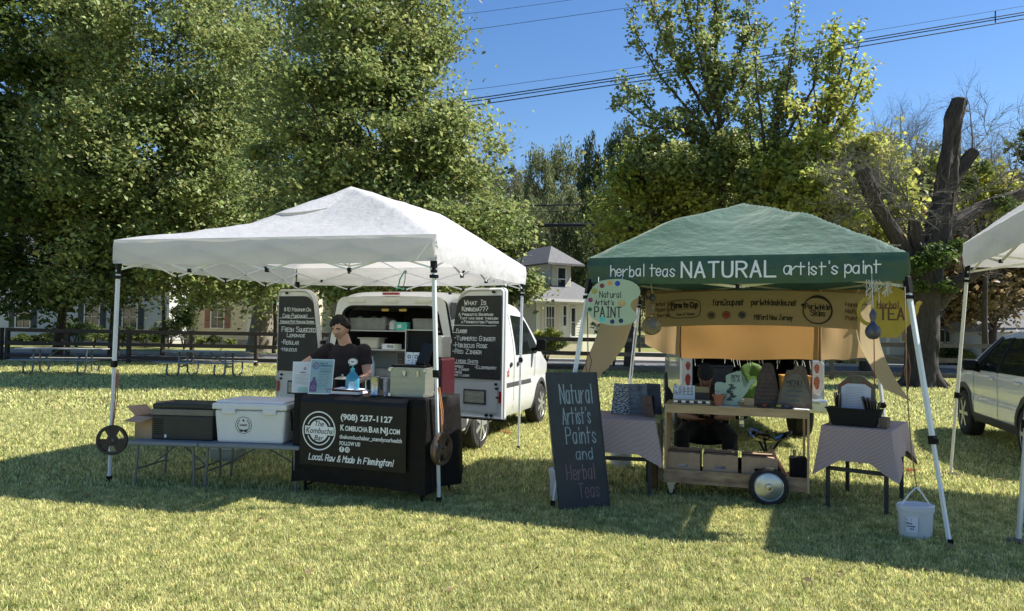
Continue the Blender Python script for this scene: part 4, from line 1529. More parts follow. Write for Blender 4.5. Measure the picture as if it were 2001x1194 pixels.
b.build('roll', mat('grey_towel', (0.30, 0.29, 0.28), .9, .2, 20, .3, 40), t, smooth=30)
t = vitem('sign_board', 'tall narrow printed sign leaning in the van opening beside the metal case', 'sign', .22, -.10, .63)
b = MB(); b.bx(-.05, .05, -.004, .004, 0, .62); b.mat(1)
for k in range(14): b.rect2(-.035, .12 + .032 * k, random.uniform(.0, .035), .128 + .032 * k, lambda x, y, e: (x, -.0045 - e, y))
b.build('board', [mat('dark_print', (0.03, 0.02, 0.02), .5, .2, 10), mat('rust_print', (0.3, 0.12, 0.07), .6, .3, 40)], t)
# mint green cord from the tent frame to the van roof
top = P(792, 528, 8.6)
bot = P(778, 562, 8.75)
b = MB(); b.tube([top, top.lerp(bot, .5) + Vector((-.02, 0, 0)), bot], .008, 6); b.tube([top, top.lerp(bot, .5) + Vector((.04, 0, 0)), bot + Vector((.06, 0, 0))], .006, 6)
b.box(bot + Vector((.03, 0, -.01)), (.10, .02, .015))
o = b.build('cord', mat('mint_cord', (0.10, 0.45, 0.32), .7, .15, 30), smooth=30); tag(o, 'mint green cord tying the white canopy frame to the van roof', 'cord')

# ---- white SUV at the right edge
sf = Vector((.30, .954, 0)); sr = Vector((.954, -.30, 0))
gs = G(1893, 852)
sorg = Vector((gs.x, gs.y, 0)) + sr * .84 - sf * 3.62
syaw = math.atan2(sr.y, sr.x)
suv = thing('parked_car', 'white suv parked behind the right-hand canopy, cut off by the picture edge', 'car', sorg, syaw)
ST = lambda y: interp([(0, 1.0), (.12, 1.25), (.55, 1.60), (1.2, 1.68), (2.0, 1.68), (2.6, 1.60), (3.35, 1.18), (3.5, 1.12), (4.2, 1.0), (4.5, .85), (4.56, .7)], y)
SW = lambda y: interp([(0, .80), (.4, .89), (3.8, .91), (4.3, .84), (4.56, .66)], y)
_, ssx = car_shell('body', suv, M_suvw, ST, SW, .30, 1.02, .22 * 2.2, 0, 4.56, (.92, 3.62), .36, rr=.10)
for s in (1, -1):
    side_panel('side_window', suv, M_glassd, [(.75, 1.06), (3.05, 1.06), (3.12, 1.10), (2.45, 1.50), (2.2, 1.53), (1.1, 1.53), (.72, 1.40)], ssx, s, .006)
    side_panel('pillar', suv, M_blkpl, [(2.0, 1.05), (2.1, 1.05), (2.06, 1.54), (1.98, 1.54)], ssx, s, .010)
    side_panel('window_trim', suv, M_dark, [(3.02, 1.05), (3.22, 1.09), (2.50, 1.56), (2.36, 1.52)], ssx, s, .012)
    side_panel('sill_trim', suv, M_trim, [(1.36, .30), (3.18, .30), (3.18, .42), (1.36, .42)], ssx, s, .012)
    for yy in (2.04, 3.1):
        side_panel('door_seam', suv, M_dark, [(yy, .42), (yy + .01, .42), (yy + .01, 1.04), (yy, 1.04)], ssx, s, .004)
    for yy in (1.25, 2.25): MB().box((s * (ssx(yy, .98) + .02), yy, .97), (.03, .20, .035)).build('door_handle', M_suvw, suv, bevel=.01)
    side_panel('tail_lamp', suv, M_lred, [(.10, .98), (.55, 1.02), (.50, 1.10), (.12, 1.12)], ssx, s, .010)
    for wy in (.92, 3.62):
        wheel(suv, s * .80, wy, .36, .22, s, 6)
        arch(suv, M_trim, wy, .36, .405, ssx, s, .075)
    b = MB(); b.box((s * 1.02, 2.82, 1.13), (.20, .12, .16), (0, 0, s * .2)); b.build('mirror', M_blkpl, suv, bevel=.04)
    MB().bar((s * .90, 2.82, 1.06), (s * .98, 2.82, 1.08), .07).build('mirror_arm', M_blkpl, suv, bevel=.01)
b = MB(); b.grid(lambda u, v: ((-.62 + 1.24 * u), 2.66 + .64 * v, ST(2.66 + .64 * v) + .008 - .02 * abs(2 * u - 1) ** 3), 10, 6); b.build('windscreen', M_glassd, suv, smooth='all')
MB().bx(-.8, .8, -.04, .1, .32, .62).build('rear_bumper', M_trim, suv, bevel=.03)

# ---- pickup behind the green tent: tail, lamps and open bed
porg = P(1468, 760, 10.3); porg.z = 0
pyaw = R(-9)
M_silver = mat('silver_blue_paint', (0.30, 0.36, 0.38), .3, .05, 3, metal=.3, coat=.6)
pk = thing('pickup_truck', 'silver pickup truck backed up behind the wooden cart with a dark open rear', 'pickup truck', porg, pyaw)
hw = .97
b = MB()
for s in (-1, 1):
    b.bx(s * hw, s * (hw - .17), 0, 2.1, .52, 1.26)
b.bx(-hw + .17, hw - .17, .05, 2.1, .60, .64)
b.bx(-hw + .01, hw - .01, 2.1, 3.4, .52, 1.25)
b.build('body', M_silver, pk, bevel=.05)
b = MB()
b.prism([(2.12, 1.25), (3.6, 1.25), (3.1, 1.84), (2.3, 1.84)], -hw + .12, hw - .12, 'yz'); b.build('cab', M_glassd, pk, bevel=.05)
MB().bx(-hw + .02, hw - .02, 3.4, 4.9, .5, 1.12).build('hood', M_silver, pk, bevel=.12)
b = MB()
b.bx(-hw + .06, -hw + .16, .02, 2.1, 1.26, 1.75); b.bx(hw - .16, hw - .06, .02, 2.1, 1.26, 1.75); b.bx(-hw + .06, hw - .06, .02, 2.1, 1.75, 1.80)
b.build('bed_cap', M_dark, pk, bevel=.02)
b = MB(); b.bx(-hw + .175, -hw + .19, .1, 2.05, .64, 1.26); b.bx(hw - .19, hw - .175, .1, 2.05, .64, 1.26); b.bx(-hw + .19, hw - .19, 2.04, 2.06, .64, 1.74); b.build('bed_lining', M_dark, pk)
for s in (-1, 1):
    t_ = bpy.data.objects.new('tail_lamp', None); COL.objects.link(t_); t_.parent = pk; t_.location = (s * (hw - .095), -.005, .93)
    b = MB(); pl = [(-.07, -.20), (.03, -.24), (.085, -.12), (.085, .20), (.05, .25), (-.07, .25)]
    if s < 0: pl = [(-x, z) for x, z in pl][::-1]
    b.prism(pl, -.02, .02); b.build('lens', M_lwht, t_, bevel=.012)
    b = MB()
    for zc, zz, ww in ((.14, .065, .036), (-.055, .090, .042)): b.prism([(-s * .012 + ww * math.cos(a) * (1 if math.sin(a) > 0 else .8), zc + zz * math.sin(a)) for a in [2 * PI * i / 12 for i in range(12)]], -.028, -.016)
    b.build('red_reflector', mat('deep_red_lens', (0.20, 0.012, 0.012), .12, .7, 30, spec=.8, col2=(0.38, 0.10, 0.09)), t_, bevel=.006)
MB().bx(-hw, hw, -.20, .0, .48, .66).build('rear_bumper', mat('chrome_bumper', (0.55, 0.6, 0.62), .18, .05, 6, metal=.7), pk, bevel=.03)
MB().bx(-hw + .2, hw - .2, -.62, -.02, .64, .68).build('tailgate', M_silver, pk, bevel=.01)
for s in (1, -1):
    wheel(pk, s * .86, 1.0, .38, .26, s, 6); wheel(pk, s * .86, 4.1, .38, .26, s, 6)
b = MB(); b.bx(-.7, .7, .3, 3.6, .36, .5); b.tube([(-.8, 1.0, .38), (.8, 1.0, .38)], .06, 10); b.sphere((0, 1.0, .38), .16, 14, 8); b.tube([(-.5, .15, .42), (-.5, 2.5, .42)], .04, 8)
b.build('chassis', M_dark, pk)
b = MB(); b.lathe([(.16, -.1), (.36, -.1), (.38, 0), (.36, .1), (.16, .1)], 28, (0, .45, .48)); b.build('spare_wheel', M_tyre, pk, smooth=30)
b = MB(); b.tube([(.0, -.2, .50), (.0, -.32, .50)], .022, 8); b.sphere((0, -.33, .54), .03); b.build('tow_ball', M_steel, pk, smooth=True)
# goods in the bed
FP = Matrix.Translation(porg) @ Matrix.Rotation(pyaw, 4, 'Z')
M_hiviz = mat('hi_vis_lime', (0.065, 0.13, 0.006), .8, .12, 8, .6, 12)
t = thing('jacket', 'lime green high-visibility jacket with a silver stripe piled in the truck bed', 'jacket', FP @ Vector((-.03, -.25, .69)), pyaw)
b = MB()
def jk(u, v):
    a = u * 2 * PI; r = (.26 - .10 * v) * (1 + .18 * math.sin(3 * a + 4 * v) + .15 * nz(math.cos(a) * 2, math.sin(a) * 2, v * 3)) * math.sqrt(max(0.0, 1 - v ** 4))
    return (r * math.cos(a), r * math.sin(a) * .7, .46 * v + .03 * nz(a, v * 4, 2))
b.grid(jk, 36, 14); b.build('jacket_body', M_hiviz, t, smooth='all')
b = MB(); b.grid(lambda u, v: (jk(.62 + .32 * u, .2 + .6 * v)[0] * .3 + .13 + .06 * v, jk(.62 + .32 * u, .45)[1] * 1.06 - .02, .12 + .30 * v), 8, 8); b.build('silver_stripe', mat('retro_reflective', (0.5, 0.52, 0.5), .4, .1, 20), t, smooth='all')
t = thing('plastic_crate', 'orange crate seen in the truck bed between the wooden slabs', 'crate', FP @ Vector((.52, -.25, .69)), pyaw)
b = MB(); b.box((0, 0, .14), (.36, .26, .28), taper=.93); b.build('crate_body', mat('orange_plastic', (0.62, 0.30, 0.06), .5, .1, 10), t, bevel=.01)
MB().box((0, 0, .29), (.38, .28, .02)).build('rim', mat('orange_plastic', (0.62, 0.30, 0.06)), t, bevel=.004)
t = thing('storage_tote', 'dark grey tote far inside the truck bed', 'storage tote', FP @ Vector((-.45, .5, .65)), pyaw)
MB().box((0, 0, .2), (.5, .4, .4), taper=.9).build('tote_body', mat('dark_grey_plastic', (0.05, 0.05, 0.055), .5), t, bevel=.02)
MB().box((0, 0, .41), (.54, .44, .03)).build('lid', mat('dark_grey_plastic', (0.05, 0.05, 0.055)), t, bevel=.01)
# ------------------------------------------------------------------ people
M_skin = mat('skin', (0.58, 0.335, 0.235), .5, .10, 14, .1, 90, spec=.4)
M_skind = mat('skin_tanned', (0.26, 0.13, 0.09), .5, .12, 14, .1, 90, spec=.4)
M_hair = mat('black_hair', (0.007, 0.005, 0.0045), .5, .5, 30, .5, 55, spec=.3, stretch=(1, 1, .25))
M_shirt = mat('dark_brown_tshirt', (0.018, 0.011, 0.012), .85, .25, 6, .4, 14)
M_shirt2 = mat('dark_maroon_shirt', (0.035, 0.014, 0.012), .85, .25, 6, .4, 14)
M_trou = mat('black_trousers', (0.008, 0.008, 0.009), .85, .3, 6, .4, 14)

def fuse(mb, name, mats, parent, voxel, smooth_it=4, mfun=None):
    me = bpy.data.meshes.new('tmpf'); me.from_pydata(mb.v, [], mb.f); me.update()
    o = bpy.data.objects.new('tmpf', me); COL.objects.link(o)
    r = o.modifiers.new('r', 'REMESH'); r.mode = 'VOXEL'; r.voxel_size = voxel
    s = o.modifiers.new('s', 'SMOOTH'); s.factor = .5; s.iterations = smooth_it
    dg = bpy.context.evaluated_depsgraph_get()
    me2 = bpy.data.meshes.new_from_object(o.evaluated_get(dg))
    bpy.data.objects.remove(o)
    me2.name = name
    for m_ in mats: me2.materials.append(m_)
    me2.polygons.foreach_set('use_smooth', [True] * len(me2.polygons))
    o = bpy.data.objects.new(name, me2); COL.objects.link(o)
    if parent: o.parent = parent
    return o

def head_pts(b, M, s=1.0):
    n, k = 56, 44
    old = b.M; b.M = M
    vs = []
    for i in range(k + 1):
        ph = PI * i / k
        for j in range(n):
            th = 2 * PI * j / n
            x, y, z = math.sin(ph) * math.cos(th), math.sin(ph) * math.sin(th), -math.cos(ph)
            X, Y, Z = x * .076, y * .098, z * .118
            if Z < 0:
                t = -Z / .118
                X *= 1 - .30 * t ** 1.6
                if Y > 0: Y *= 1 - .45 * t
                else: Y *= 1 - .10 * t ** 2
            if Y < 0:
                g = lambda a, b_, sa, sb: math.exp(-((X - a) / sa) ** 2 - ((Z - b_) / sb) ** 2)
                Y -= .027 * g(0, -.026, .014, .015) + .018 * g(0, -.008, .010, .018) + .006 * g(0, .012, .008, .02)
                Y += .016 * (g(.031, .006, .017, .011) + g(-.031, .006, .017, .011))
                Y -= .005 * (g(.032, .026, .024, .008) + g(-.032, .026, .024, .008))
                Y -= .006 * (g(0, -.056, .020, .006) + .9 * g(0, -.069, .017, .006)) - .004 * g(0, -.0625, .022, .003)
                Y -= .008 * g(0, -.096, .022, .014)
                Y -= .005 * (g(.04, -.03, .02, .02) + g(-.04, -.03, .02, .02))
            vs.append((X * s, Y * s, Z * s))
    fs = []
    for i in range(k):
        for j in range(n):
            j2 = (j + 1) % n
            fs.append((i * n + j, i * n + j2, (i + 1) * n + j2, (i + 1) * n + j))
    b.add(vs, fs)
    for sx in (-1, 1):
        b.sphere((sx * .076 * s, .012 * s, -.008 * s), .03 * s, 12, 8, (.32, .62, 1.0))
        b.sphere((sx * .080 * s, .006 * s, -.008 * s), .02 * s, 10, 6, (.3, .5, 1.0))
    b.M = old

def hair_cap(parent, M, m, line, thick=.014, name='hair', hs_=1.0):
    b = MB(); b.M = M
    n, k = 84, 60
    vs = []
    for i in range(k + 1):
        ph = PI * i / k
        for j in range(n):
            th = 2 * PI * j / n
            x, y, z = math.sin(ph) * math.cos(th), math.sin(ph) * math.sin(th), -math.cos(ph)
            X, Y, Z = x * .076, y * .098, z * .118
            if Z < 0:
                t = -Z / .118
                X *= 1 - .30 * t ** 1.6
                if Y > 0: Y *= 1 - .45 * t
            d = Z - line(x, y)
            w = max(0, min(1, d / .010 + .5))
            st = hs_ * (.011 * nz(x * 5 + z * 3, y * 5, z * 2) + .006 * nz(x * 16, y * 16, z * 5) + .003 * nz(x * 40, y * 40, z * 5))
            o = -.016 + (thick + .016 + st) * w
            vs.append((X + x * o, Y + y * o, Z + z * o * 1.0))
    b.add(vs, [(i * n + j, i * n + (j + 1) % n, (i + 1) * n + (j + 1) % n, (i + 1) * n + j) for i in range(k) for j in range(n)])
    return b.build(name, m, parent, smooth='all')

def hand(b, wrist, dirv, palm_n, thumb_side, curl=.6, s=1.0, spread=.0):
    """wrist point, direction of the hand, palm normal; five fingers with bends"""
    d = Vector(dirv).normalized(); n = Vector(palm_n); n = (n - d * n.dot(d)).normalized()
    a = d.cross(n).normalized() * thumb_side
    w = Vector(wrist)
    b.tube([w - d * .01, w + d * .03 * s, w + d * .085 * s], [(.028 * s, .018 * s), (.036 * s, .016 * s), (.040 * s, .013 * s)], 14, ref=a)
    for i, (o, L) in enumerate(((.030, .072), (.010, .080), (-.010, .075), (-.029, .058))):
        p = w + d * .080 * s + a * o * s
        dd = d.copy(); pts = [p]; seg = (L * s * .42, L * s * .33, L * s * .25)
        c = curl * (1 + .12 * i)
        for g in seg:
            rot = Matrix.Rotation(c * .9, 3, a)
            dd = rot @ dd if (rot @ dd).dot(n) > dd.dot(n) else Matrix.Rotation(-c * .9, 3, a) @ dd
            p = p + dd * g; pts.append(p)
        b.tube(pts, [.0095 * s, .0088 * s, .008 * s, .0068 * s], 8)
    p0 = w + d * .022 * s + a * .026 * s
    p1 = p0 + (d * .55 + a * .75 + n * .2).normalized() * .036 * s
    p2 = p1 + (d * .9 + a * .35 + n * .4).normalized() * .030 * s
    p3 = p2 + (d * .95 + n * .5).normalized() * .024 * s
    b.tube([p0, p1, p2, p3], [.014 * s, .011 * s, .0095 * s, .0075 * s], 8)

# ---- standing vendor
pe = P(676, 720, 7.60)
prs = thing('person', 'person with short black hair and dark t-shirt looking down behind the black table', 'person', (pe.x, pe.y, 0), R(-12))
prs.scale = (1.04, 1.04, 1.01)
zs = 1.335      # shoulder height
Hd = Matrix.Translation((-.035, -.075, 1.525)) @ Matrix.Rotation(R(-6), 4, 'Z') @ Matrix.Rotation(R(17), 4, 'X')
b = MB()
head_pts(b, Hd)
b.tube([(0, .0, 1.30), (-.01, -.02, 1.38), (-.025, -.045, 1.46)], [.072, .062, .058], 16)
b.tube([(0, 0, .86), (0, .0, 1.0), (0, -.005, 1.15), (0, 0, 1.27), (0, 0, 1.345)], [(.16, .11), (.145, .105), (.165, .11), (.17, .095), (.09, .06)], 24, ref=(1, 0, 0))
# viewer-left arm: out to the elbow then forward and in
sL, eL, wL = Vector((-.185, 0, 1.30)), Vector((-.43, -.13, 1.12)), Vector((-.345, -.30, 1.01))
sR, eR, wR = Vector((.185, 0, 1.30)), Vector((.235, -.02, 1.045)), Vector((.19, -.22, .985))
for s_, e_, w_ in ((sL, eL, wL), (sR, eR, wR)):
    b.tube([s_, s_.lerp(e_, .5), e_, e_.lerp(w_, .35), w_], [.056, .050, .041, .042, .028], 14)
    b.sphere(s_, .060, 14, 10)
    b.sphere(e_, .042, 12, 8)
hand(b, wL, (.25, -.62, -.50), (0, -.3, -1), 1, .45)
hand(b, wR, (-.45, -.80, -.25), (0, -.2, -1), -1, .55)
for sx in (-1, 1):
    b.tube([(sx * .085, 0, .90), (sx * .10, 0, .50), (sx * .10, .02, .07)], [.09, .065, .042], 14)
    b.tube([(sx * .10, .05, .045), (sx * .105, -.06, .04), (sx * .11, -.15, .03)], [.038, .042, .028], 12)
fuse(b, 'body', [M_skin], prs, .005, 1)
hair_cap(prs, Hd, M_hair, lambda x, y: (.056 + .034 * x + .008 * math.sin(x * 14) if y < -.62 else (-.012 + .10 * max(0, -y) if y < .25 else -.04 - .06 * min(1, (y - .25) / .5))), .019)
b = MB(); b.M = Hd
for sx in (-1, 1):
    b.tube([(sx * .046, -.086, .020), (sx * .031, -.094, .026), (sx * .015, -.096, .022)], [.0025, .0045, .0038], 6)
b.build('eyebrow', M_hair, prs)
b = MB(); b.M = Hd
for sx in (-1, 1):
    b.tube([(sx * .046, -.073, .004), (sx * .031, -.078, .0005), (sx * .018, -.078, .003)], [.0025, .006, .0025], 6)
b.build('eyelash', M_hair, prs)
b = MB(); b.M = Hd
b.tube([(-.019, -.099, -.062), (0, -.106, -.061), (.019, -.099, -.062)], [.002, .0055, .002], 8)
b.build('lips', mat('lips', (0.28, 0.09, 0.08), .45, .1, 30), prs, smooth='all')
b = MB(); b.M = Hd; b.sphere((.083, -.002, -.036), .005, 8, 6); b.build('earring', M_alu, prs)
# t-shirt
b = MB()
b.tube([(0, 0, .84), (0, .0, 1.0), (0, -.008, 1.15), (0, 0, 1.27), (0, .0, 1.335), (0, .005, 1.362)], [(.185, .13), (.172, .126), (.188, .128), (.192, .112), (.125, .08), (.085, .066)], 28, ref=(1, 0, 0))
for s_, e_, r1 in ((sL, eL, .062), (sR, eR, .066)):
    b.tube([s_ + (s_ - e_) * .05, s_, s_.lerp(e_, .30), s_.lerp(e_, .56)], [.062, .075, .068, .070], 18)
    b.sphere(s_, .072, 16, 10)
fuse(b, 'tshirt', [M_shirt], prs, .008, 4)
b = MB(); b.tube([wL.lerp(eL, .12) + Vector((.03 * math.cos(a), .02 * math.sin(a), .025 * math.sin(a))) for a in [2 * PI * i / 12 for i in range(13)]], .004, 6, cap=False)
b.build('bracelet', M_alu, prs)
b = MB()
for sx in (-1, 1): b.tube([(sx * .085, 0, .93), (sx * .10, 0, .50), (sx * .10, .02, .07)], [.105, .085, .070], 16)
b.tube([(0, 0, .80), (0, 0, .98)], [(.178, .125), (.168, .12)], 20, ref=(1, 0, 0))
fuse(b, 'trousers', [M_trou], prs, .011, 3)

# ---- seated person behind the cart
pe = P(1378, 800, 7.95)
prs2 = thing('person', 'person in dark cap and black trousers sitting bowed over a phone behind the wooden cart', 'person', (pe.x, pe.y, 0), R(-14))
b = MB()
Hd2 = Matrix.Translation((0, -.14, 1.10)) @ Matrix.Rotation(R(42), 4, 'X')
head_pts(b, Hd2)
b.tube([(0, .03, .93), (0, -.03, .98), (0, -.09, 1.04)], [.066, .058, .056], 14)
b.tube([(0, .13, .42), (0, .12, .58), (0, .06, .78), (0, .02, .90), (0, .0, .965)], [(.17, .12), (.16, .115), (.175, .115), (.18, .10), (.09, .06)], 22, ref=(1, 0, 0))
sL, eL, wL = Vector((-.19, .02, .91)), Vector((-.25, -.04, .66)), Vector((-.085, -.26, .655))
sR, eR, wR = Vector((.19, .02, .91)), Vector((.27, -.04, .665)), Vector((.10, -.27, .675))
for s_, e_, w_ in ((sL, eL, wL), (sR, eR, wR)):
    b.tube([s_, s_.lerp(e_, .5), e_, e_.lerp(w_, .35), w_], [.055, .050, .042, .042, .028], 14)
    b.sphere(s_, .06, 14, 10); b.sphere(e_, .043, 12, 8)
hand(b, wL, (.8, -.5, .05), (.1, -.2, 1), -1, .5)
hand(b, wR, (-.8, -.5, .05), (-.1, -.2, 1), 1, .5)
for sx in (-1, 1):
    b.tube([(sx * .10, .10, .47), (sx * .19, -.16, .50), (sx * .235, -.33, .49), (sx * .24, -.34, .26), (sx * .24, -.30, .07)], [.09, .075, .058, .052, .040], 14)
    b.tube([(sx * .24, -.26, .045), (sx * .25, -.38, .04), (sx * .255, -.47, .03)], [.038, .042, .028], 12)
fuse(b, 'body', [M_skind], prs2, .0065, 3)
hair_cap(prs2, Hd2, mat('dark_cap_cloth', (0.022, 0.023, 0.026), .9, .25, 12, .4, 40), lambda x, y: .018 if y < .3 else -.02, .014, name='cap', hs_=.15)
b = MB(); b.tube([(0, .14, .42), (0, .13, .58), (0, .06, .78), (0, .03, .90), (0, .01, .965), (0, .0, .99)], [(.20, .15), (.185, .14), (.195, .13), (.20, .115), (.13, .08), (.08, .06)], 24, ref=(1, 0, 0))
for s_, e_ in ((sL, eL), (sR, eR)):
    b.tube([s_ + (s_ - e_) * .05, s_, s_.lerp(e_, .42), s_.lerp(e_, .82)], [.062, .074, .070, .070], 16)
fuse(b, 'shirt', [M_shirt2], prs2, .009, 4)
b = MB()
for sx in (-1, 1): b.tube([(sx * .09, .12, .48), (sx * .19, -.16, .505), (sx * .238, -.34, .49), (sx * .242, -.345, .26), (sx * .242, -.30, .09)], [.115, .10, .082, .078, .072], 16)
b.tube([(0, .14, .40), (0, .13, .52)], [(.19, .15), (.185, .14)], 20, ref=(1, 0, 0))
fuse(b, 'trousers', [M_trou], prs2, .010, 3)
b = MB()
for sx in (-1, 1): b.tube([(sx * .24, -.24, .055), (sx * .25, -.36, .05), (sx * .255, -.49, .035)], [.045, .05, .034], 14)
b.build('shoe', M_blkpl, prs2, smooth='all')
FH = Matrix.Translation((pe.x, pe.y, 0)) @ Matrix.Rotation(R(-14), 4, 'Z')
t = thing('phone', 'dark phone held in both hands by the person behind the cart', 'phone', FH @ Vector((.01, -.335, .69)), R(-14), tilt=(R(35), 0))
b = MB(); b.box((0, 0, 0), (.155, .075, .009)); b.build('phone_body', M_blkpl, t, bevel=.004)
t = thing('camp_chair', 'dark folding camp chair under the person behind the cart', 'chair', (pe.x, pe.y, 0), R(-14))
b = MB(); b.grid(lambda u, v: (-.24 + .48 * u, -.12 + .45 * v, .40 - .04 * math.sin(PI * u)), 8, 6); b.build('seat', M_blk_cloth, t, solid=.006)
b = MB(); b.grid(lambda u, v: (-.24 + .48 * u, .34 + .06 * v + .03 * math.sin(PI * u), .42 + .36 * v), 8, 6); b.build('backrest', M_blk_cloth, t, solid=.006)
for sx in (-1, 1):
    for p, q in (((sx * .25, -.14, .40), (sx * .20, .33, 0)), ((sx * .25, .34, .80), (sx * .22, -.10, 0)), ):
        MB().tube([p, q], .011, 8).build('leg', M_blkpl, t)
# ------------------------------------------------------------------ right stall
M_ply = mat('pine_board', (0.48, 0.335, 0.18), .6, .18, 3.5, .15, 20, stretch=(1, 1, 6))
M_plyd = mat('pine_board_knotty', (0.48, 0.34, 0.19), .6, .5, 3.0, .15, 20, stretch=(1.2, 1, 5), col2=(0.16, 0.085, 0.05))
M_bark = mat('weathered_wood', (0.13, 0.095, 0.07), .85, .35, 6, .6, 18, stretch=(3, 3, 1))
M_darkw = mat('dark_stained_wood', (0.045, 0.030, 0.024), .6, .35, 8, .5, 25, stretch=(3, 3, 1))
M_terra = mat('terracotta', (0.36, 0.13, 0.07), .8, .08, 10, .1, 60)
M_canvas = mat('canvas_cream', (0.46, 0.40, 0.29), .9, .06, 3, .3, 10, trans=.35, tcol=(0.55, 0.44, 0.27))
M_amber_glow = mat('canvas_amber_glow', (0.42, 0.25, 0.10), .9, .07, 3, .3, 8, trans=.42, tcol=(0.60, 0.33, 0.11))  # cream cloth; the sun glow from behind is put into this amber
M_tan_glow = mat('canvas_tan_glow', (0.46, 0.33, 0.18), .9, .07, 3, .3, 8, trans=.42, tcol=(0.62, 0.42, 0.21))  # same cream cloth, a paler sun glow put into the colour
M_bann = mat('banner_canvas', (0.44, 0.37, 0.25), .9, .05, 2, .2, 10, trans=.12)
M_inkb = mat('black_ink', (0.015, 0.015, 0.022), .7, .2, 30)
M_inkbr = mat('brown_ink', (0.12, 0.05, 0.02), .7, .2, 30)
F2 = Matrix.Translation(c2) @ Matrix.Rotation(yaw2, 4, 'Z')
def on2(x, y, z): return F2 @ Vector((x, y, z))

# curtains along the back of the green tent
def curtain(x0, x1, z0, z1, m, label, y=1.20, wob=.02, hemwave=.02, zb=None):
    b = MB()
    n = max(10, int((x1 - x0) * 26))
    zb = zb or (lambda u: 0)
    b.grid(lambda u, v: (x0 + (x1 - x0) * u + .01 * nz(u * 4, v * 3, 8), y + wob * math.sin(u * 9 + 1) * v + .03 * nz(u * 3, v * 2, 4), z1 + (z0 + zb(u) - z1) * v + hemwave * v * nz(u * 3, 0, 6)), n, 18)
    o = b.build('curtain', m, smooth='all', loc=c2, rotz=yaw2)
    return tag(o, label, 'curtain')
curtain(-1.20, -.78, 1.30, 2.05, M_tan_glow, 'narrow cream curtain tinted tan for sun glow at the left behind the hand lettered banner', zb=lambda u: .10 * (1 - u) ** 2 - .04 * u)
curtain(-.765, .76, 1.235, 2.05, M_amber_glow, 'wide cream cloth panel with sun glow in its amber colour behind the banner', zb=lambda u: .02 * u)
curtain(.785, 1.26, 1.26, 2.05, M_tan_glow, 'right-hand cream curtain tinted tan for sun glow behind the banner, lower corner curled', zb=lambda u: .03 * u)
for k, x in enumerate((-.772, .772)):
    b = MB(); b.tube([(x, 1.22, 2.04), (x, 1.22, 1.24)], .012, 6)
    o = b.build('curtain_pole', mat('cane', (0.22, 0.13, 0.06), .7, .2, 10), loc=c2, rotz=yaw2)
    tag(o, ['left', 'right'][k] + ' thin brown pole between the amber-tinted cloth and the tan-tinted curtain', 'pole')
# side drapes
b = MB()
def ldr(u, v):
    y = -.62 + 1.75 * u
    L = 1.02 - .42 * u ** 1.5
    return (-1.27 - .26 * v ** 1.6 * (1 - .5 * u) + .05 * nz(u * 4, v * 2, 1) + .018 * nz(u * 13, v * 2, 7), y - .10 * v + .02 * nz(u * 3, v * 3, 5), 2.02 - L * v - .05 * math.sin(PI * u) * v)
b.grid(ldr, 24, 20)
tag(b.build('side_drape', M_canvas, smooth='all', loc=c2, rotz=yaw2), 'taupe cloth drape hanging and swept outward at the left side of the green tent', 'drape')
b = MB()
def rdr(u, v):
    y = .35 + .75 * u
    return (1.25 - .12 * u + .26 * v ** 2.0 - .03 * math.sin(3 * v) + .035 * nz(u * 5, v * 2, 1) + .012 * nz(u * 12, v * 3, 4), y - .35 * v * (1 - .3 * u), 1.86 - (.93 - .05 * u) * v)
b.grid(rdr, 16, 22)
tag(b.build('side_drape', M_canvas, smooth='all', loc=c2, rotz=yaw2), 'long narrow cream drape curving down at the right side of the green tent', 'drape')

# banner with hand lettering
b = MB()
BX0, BX1, BZ0, BZ1 = -1.16, 1.30, 1.625, 2.02
def bpt(x, y, e=0.0):
    u = (x - BX0) / (BX1 - BX0)
    return (x, 1.02 - .02 * math.sin(u * 7) - e - .03 * nz(x * 1.5, y * 2, 3), y - .05 * math.sin(PI * u) * 0 + .045 * math.sin(PI * u) - .03)
b.grid(lambda u, v: bpt(BX0 + (BX1 - BX0) * u, BZ1 + (BZ0 - BZ1) * v), 60, 10)
mp = lambda x, y, e: bpt(x, y + .025, e + .002)
b.mat(1)
b.write('farm2cup.net', -.385, 1.83, .066, .010, mp, space=1.0, jitter=.1, width=.34)
b.write('periwinkleskies.net', .04, 1.83, .064, .010, mp, space=.8, jitter=.1, width=.48)
b.write('Milford New Jersey', .07, 1.665, .056, .008, mp, space=1.0, jitter=.1, width=.41)
for i in range(3):
    b.write('Farm to Cup', -.86 + .002 * i, 1.815 + .002 * i, .058, .011, mp, jitter=.05, space=.9, width=.30)
b.ribbon([(-.86, 1.795), (-.56, 1.80)], .004, mp)
b.write('Teas & Tisanes', -.80, 1.725, .026, .005, mp, jitter=.1, stretch=.8)
rr_ = []
for i in range(33):
    a = 2 * PI * i / 32
    q = 4.0
    rr_.append((-.71 + .185 * abs(math.cos(a)) ** (2 / q) * (1 if math.cos(a) > 0 else -1), 1.80 + .105 * abs(math.sin(a)) ** (2 / q) * (1 if math.sin(a) > 0 else -1)))
b.ribbon(rr_, .008, mp)
for k, (cx, r_) in enumerate(((-.40, .045), (-.235, .045), (-.06, .042))):
    b.mat([2, 3, 4][k]); b.disc2(cx, 1.715, r_ * .7, mp, 16)
    b.mat(1); b.disc2(cx, 1.715, r_, mp, 20, r_ * .86)
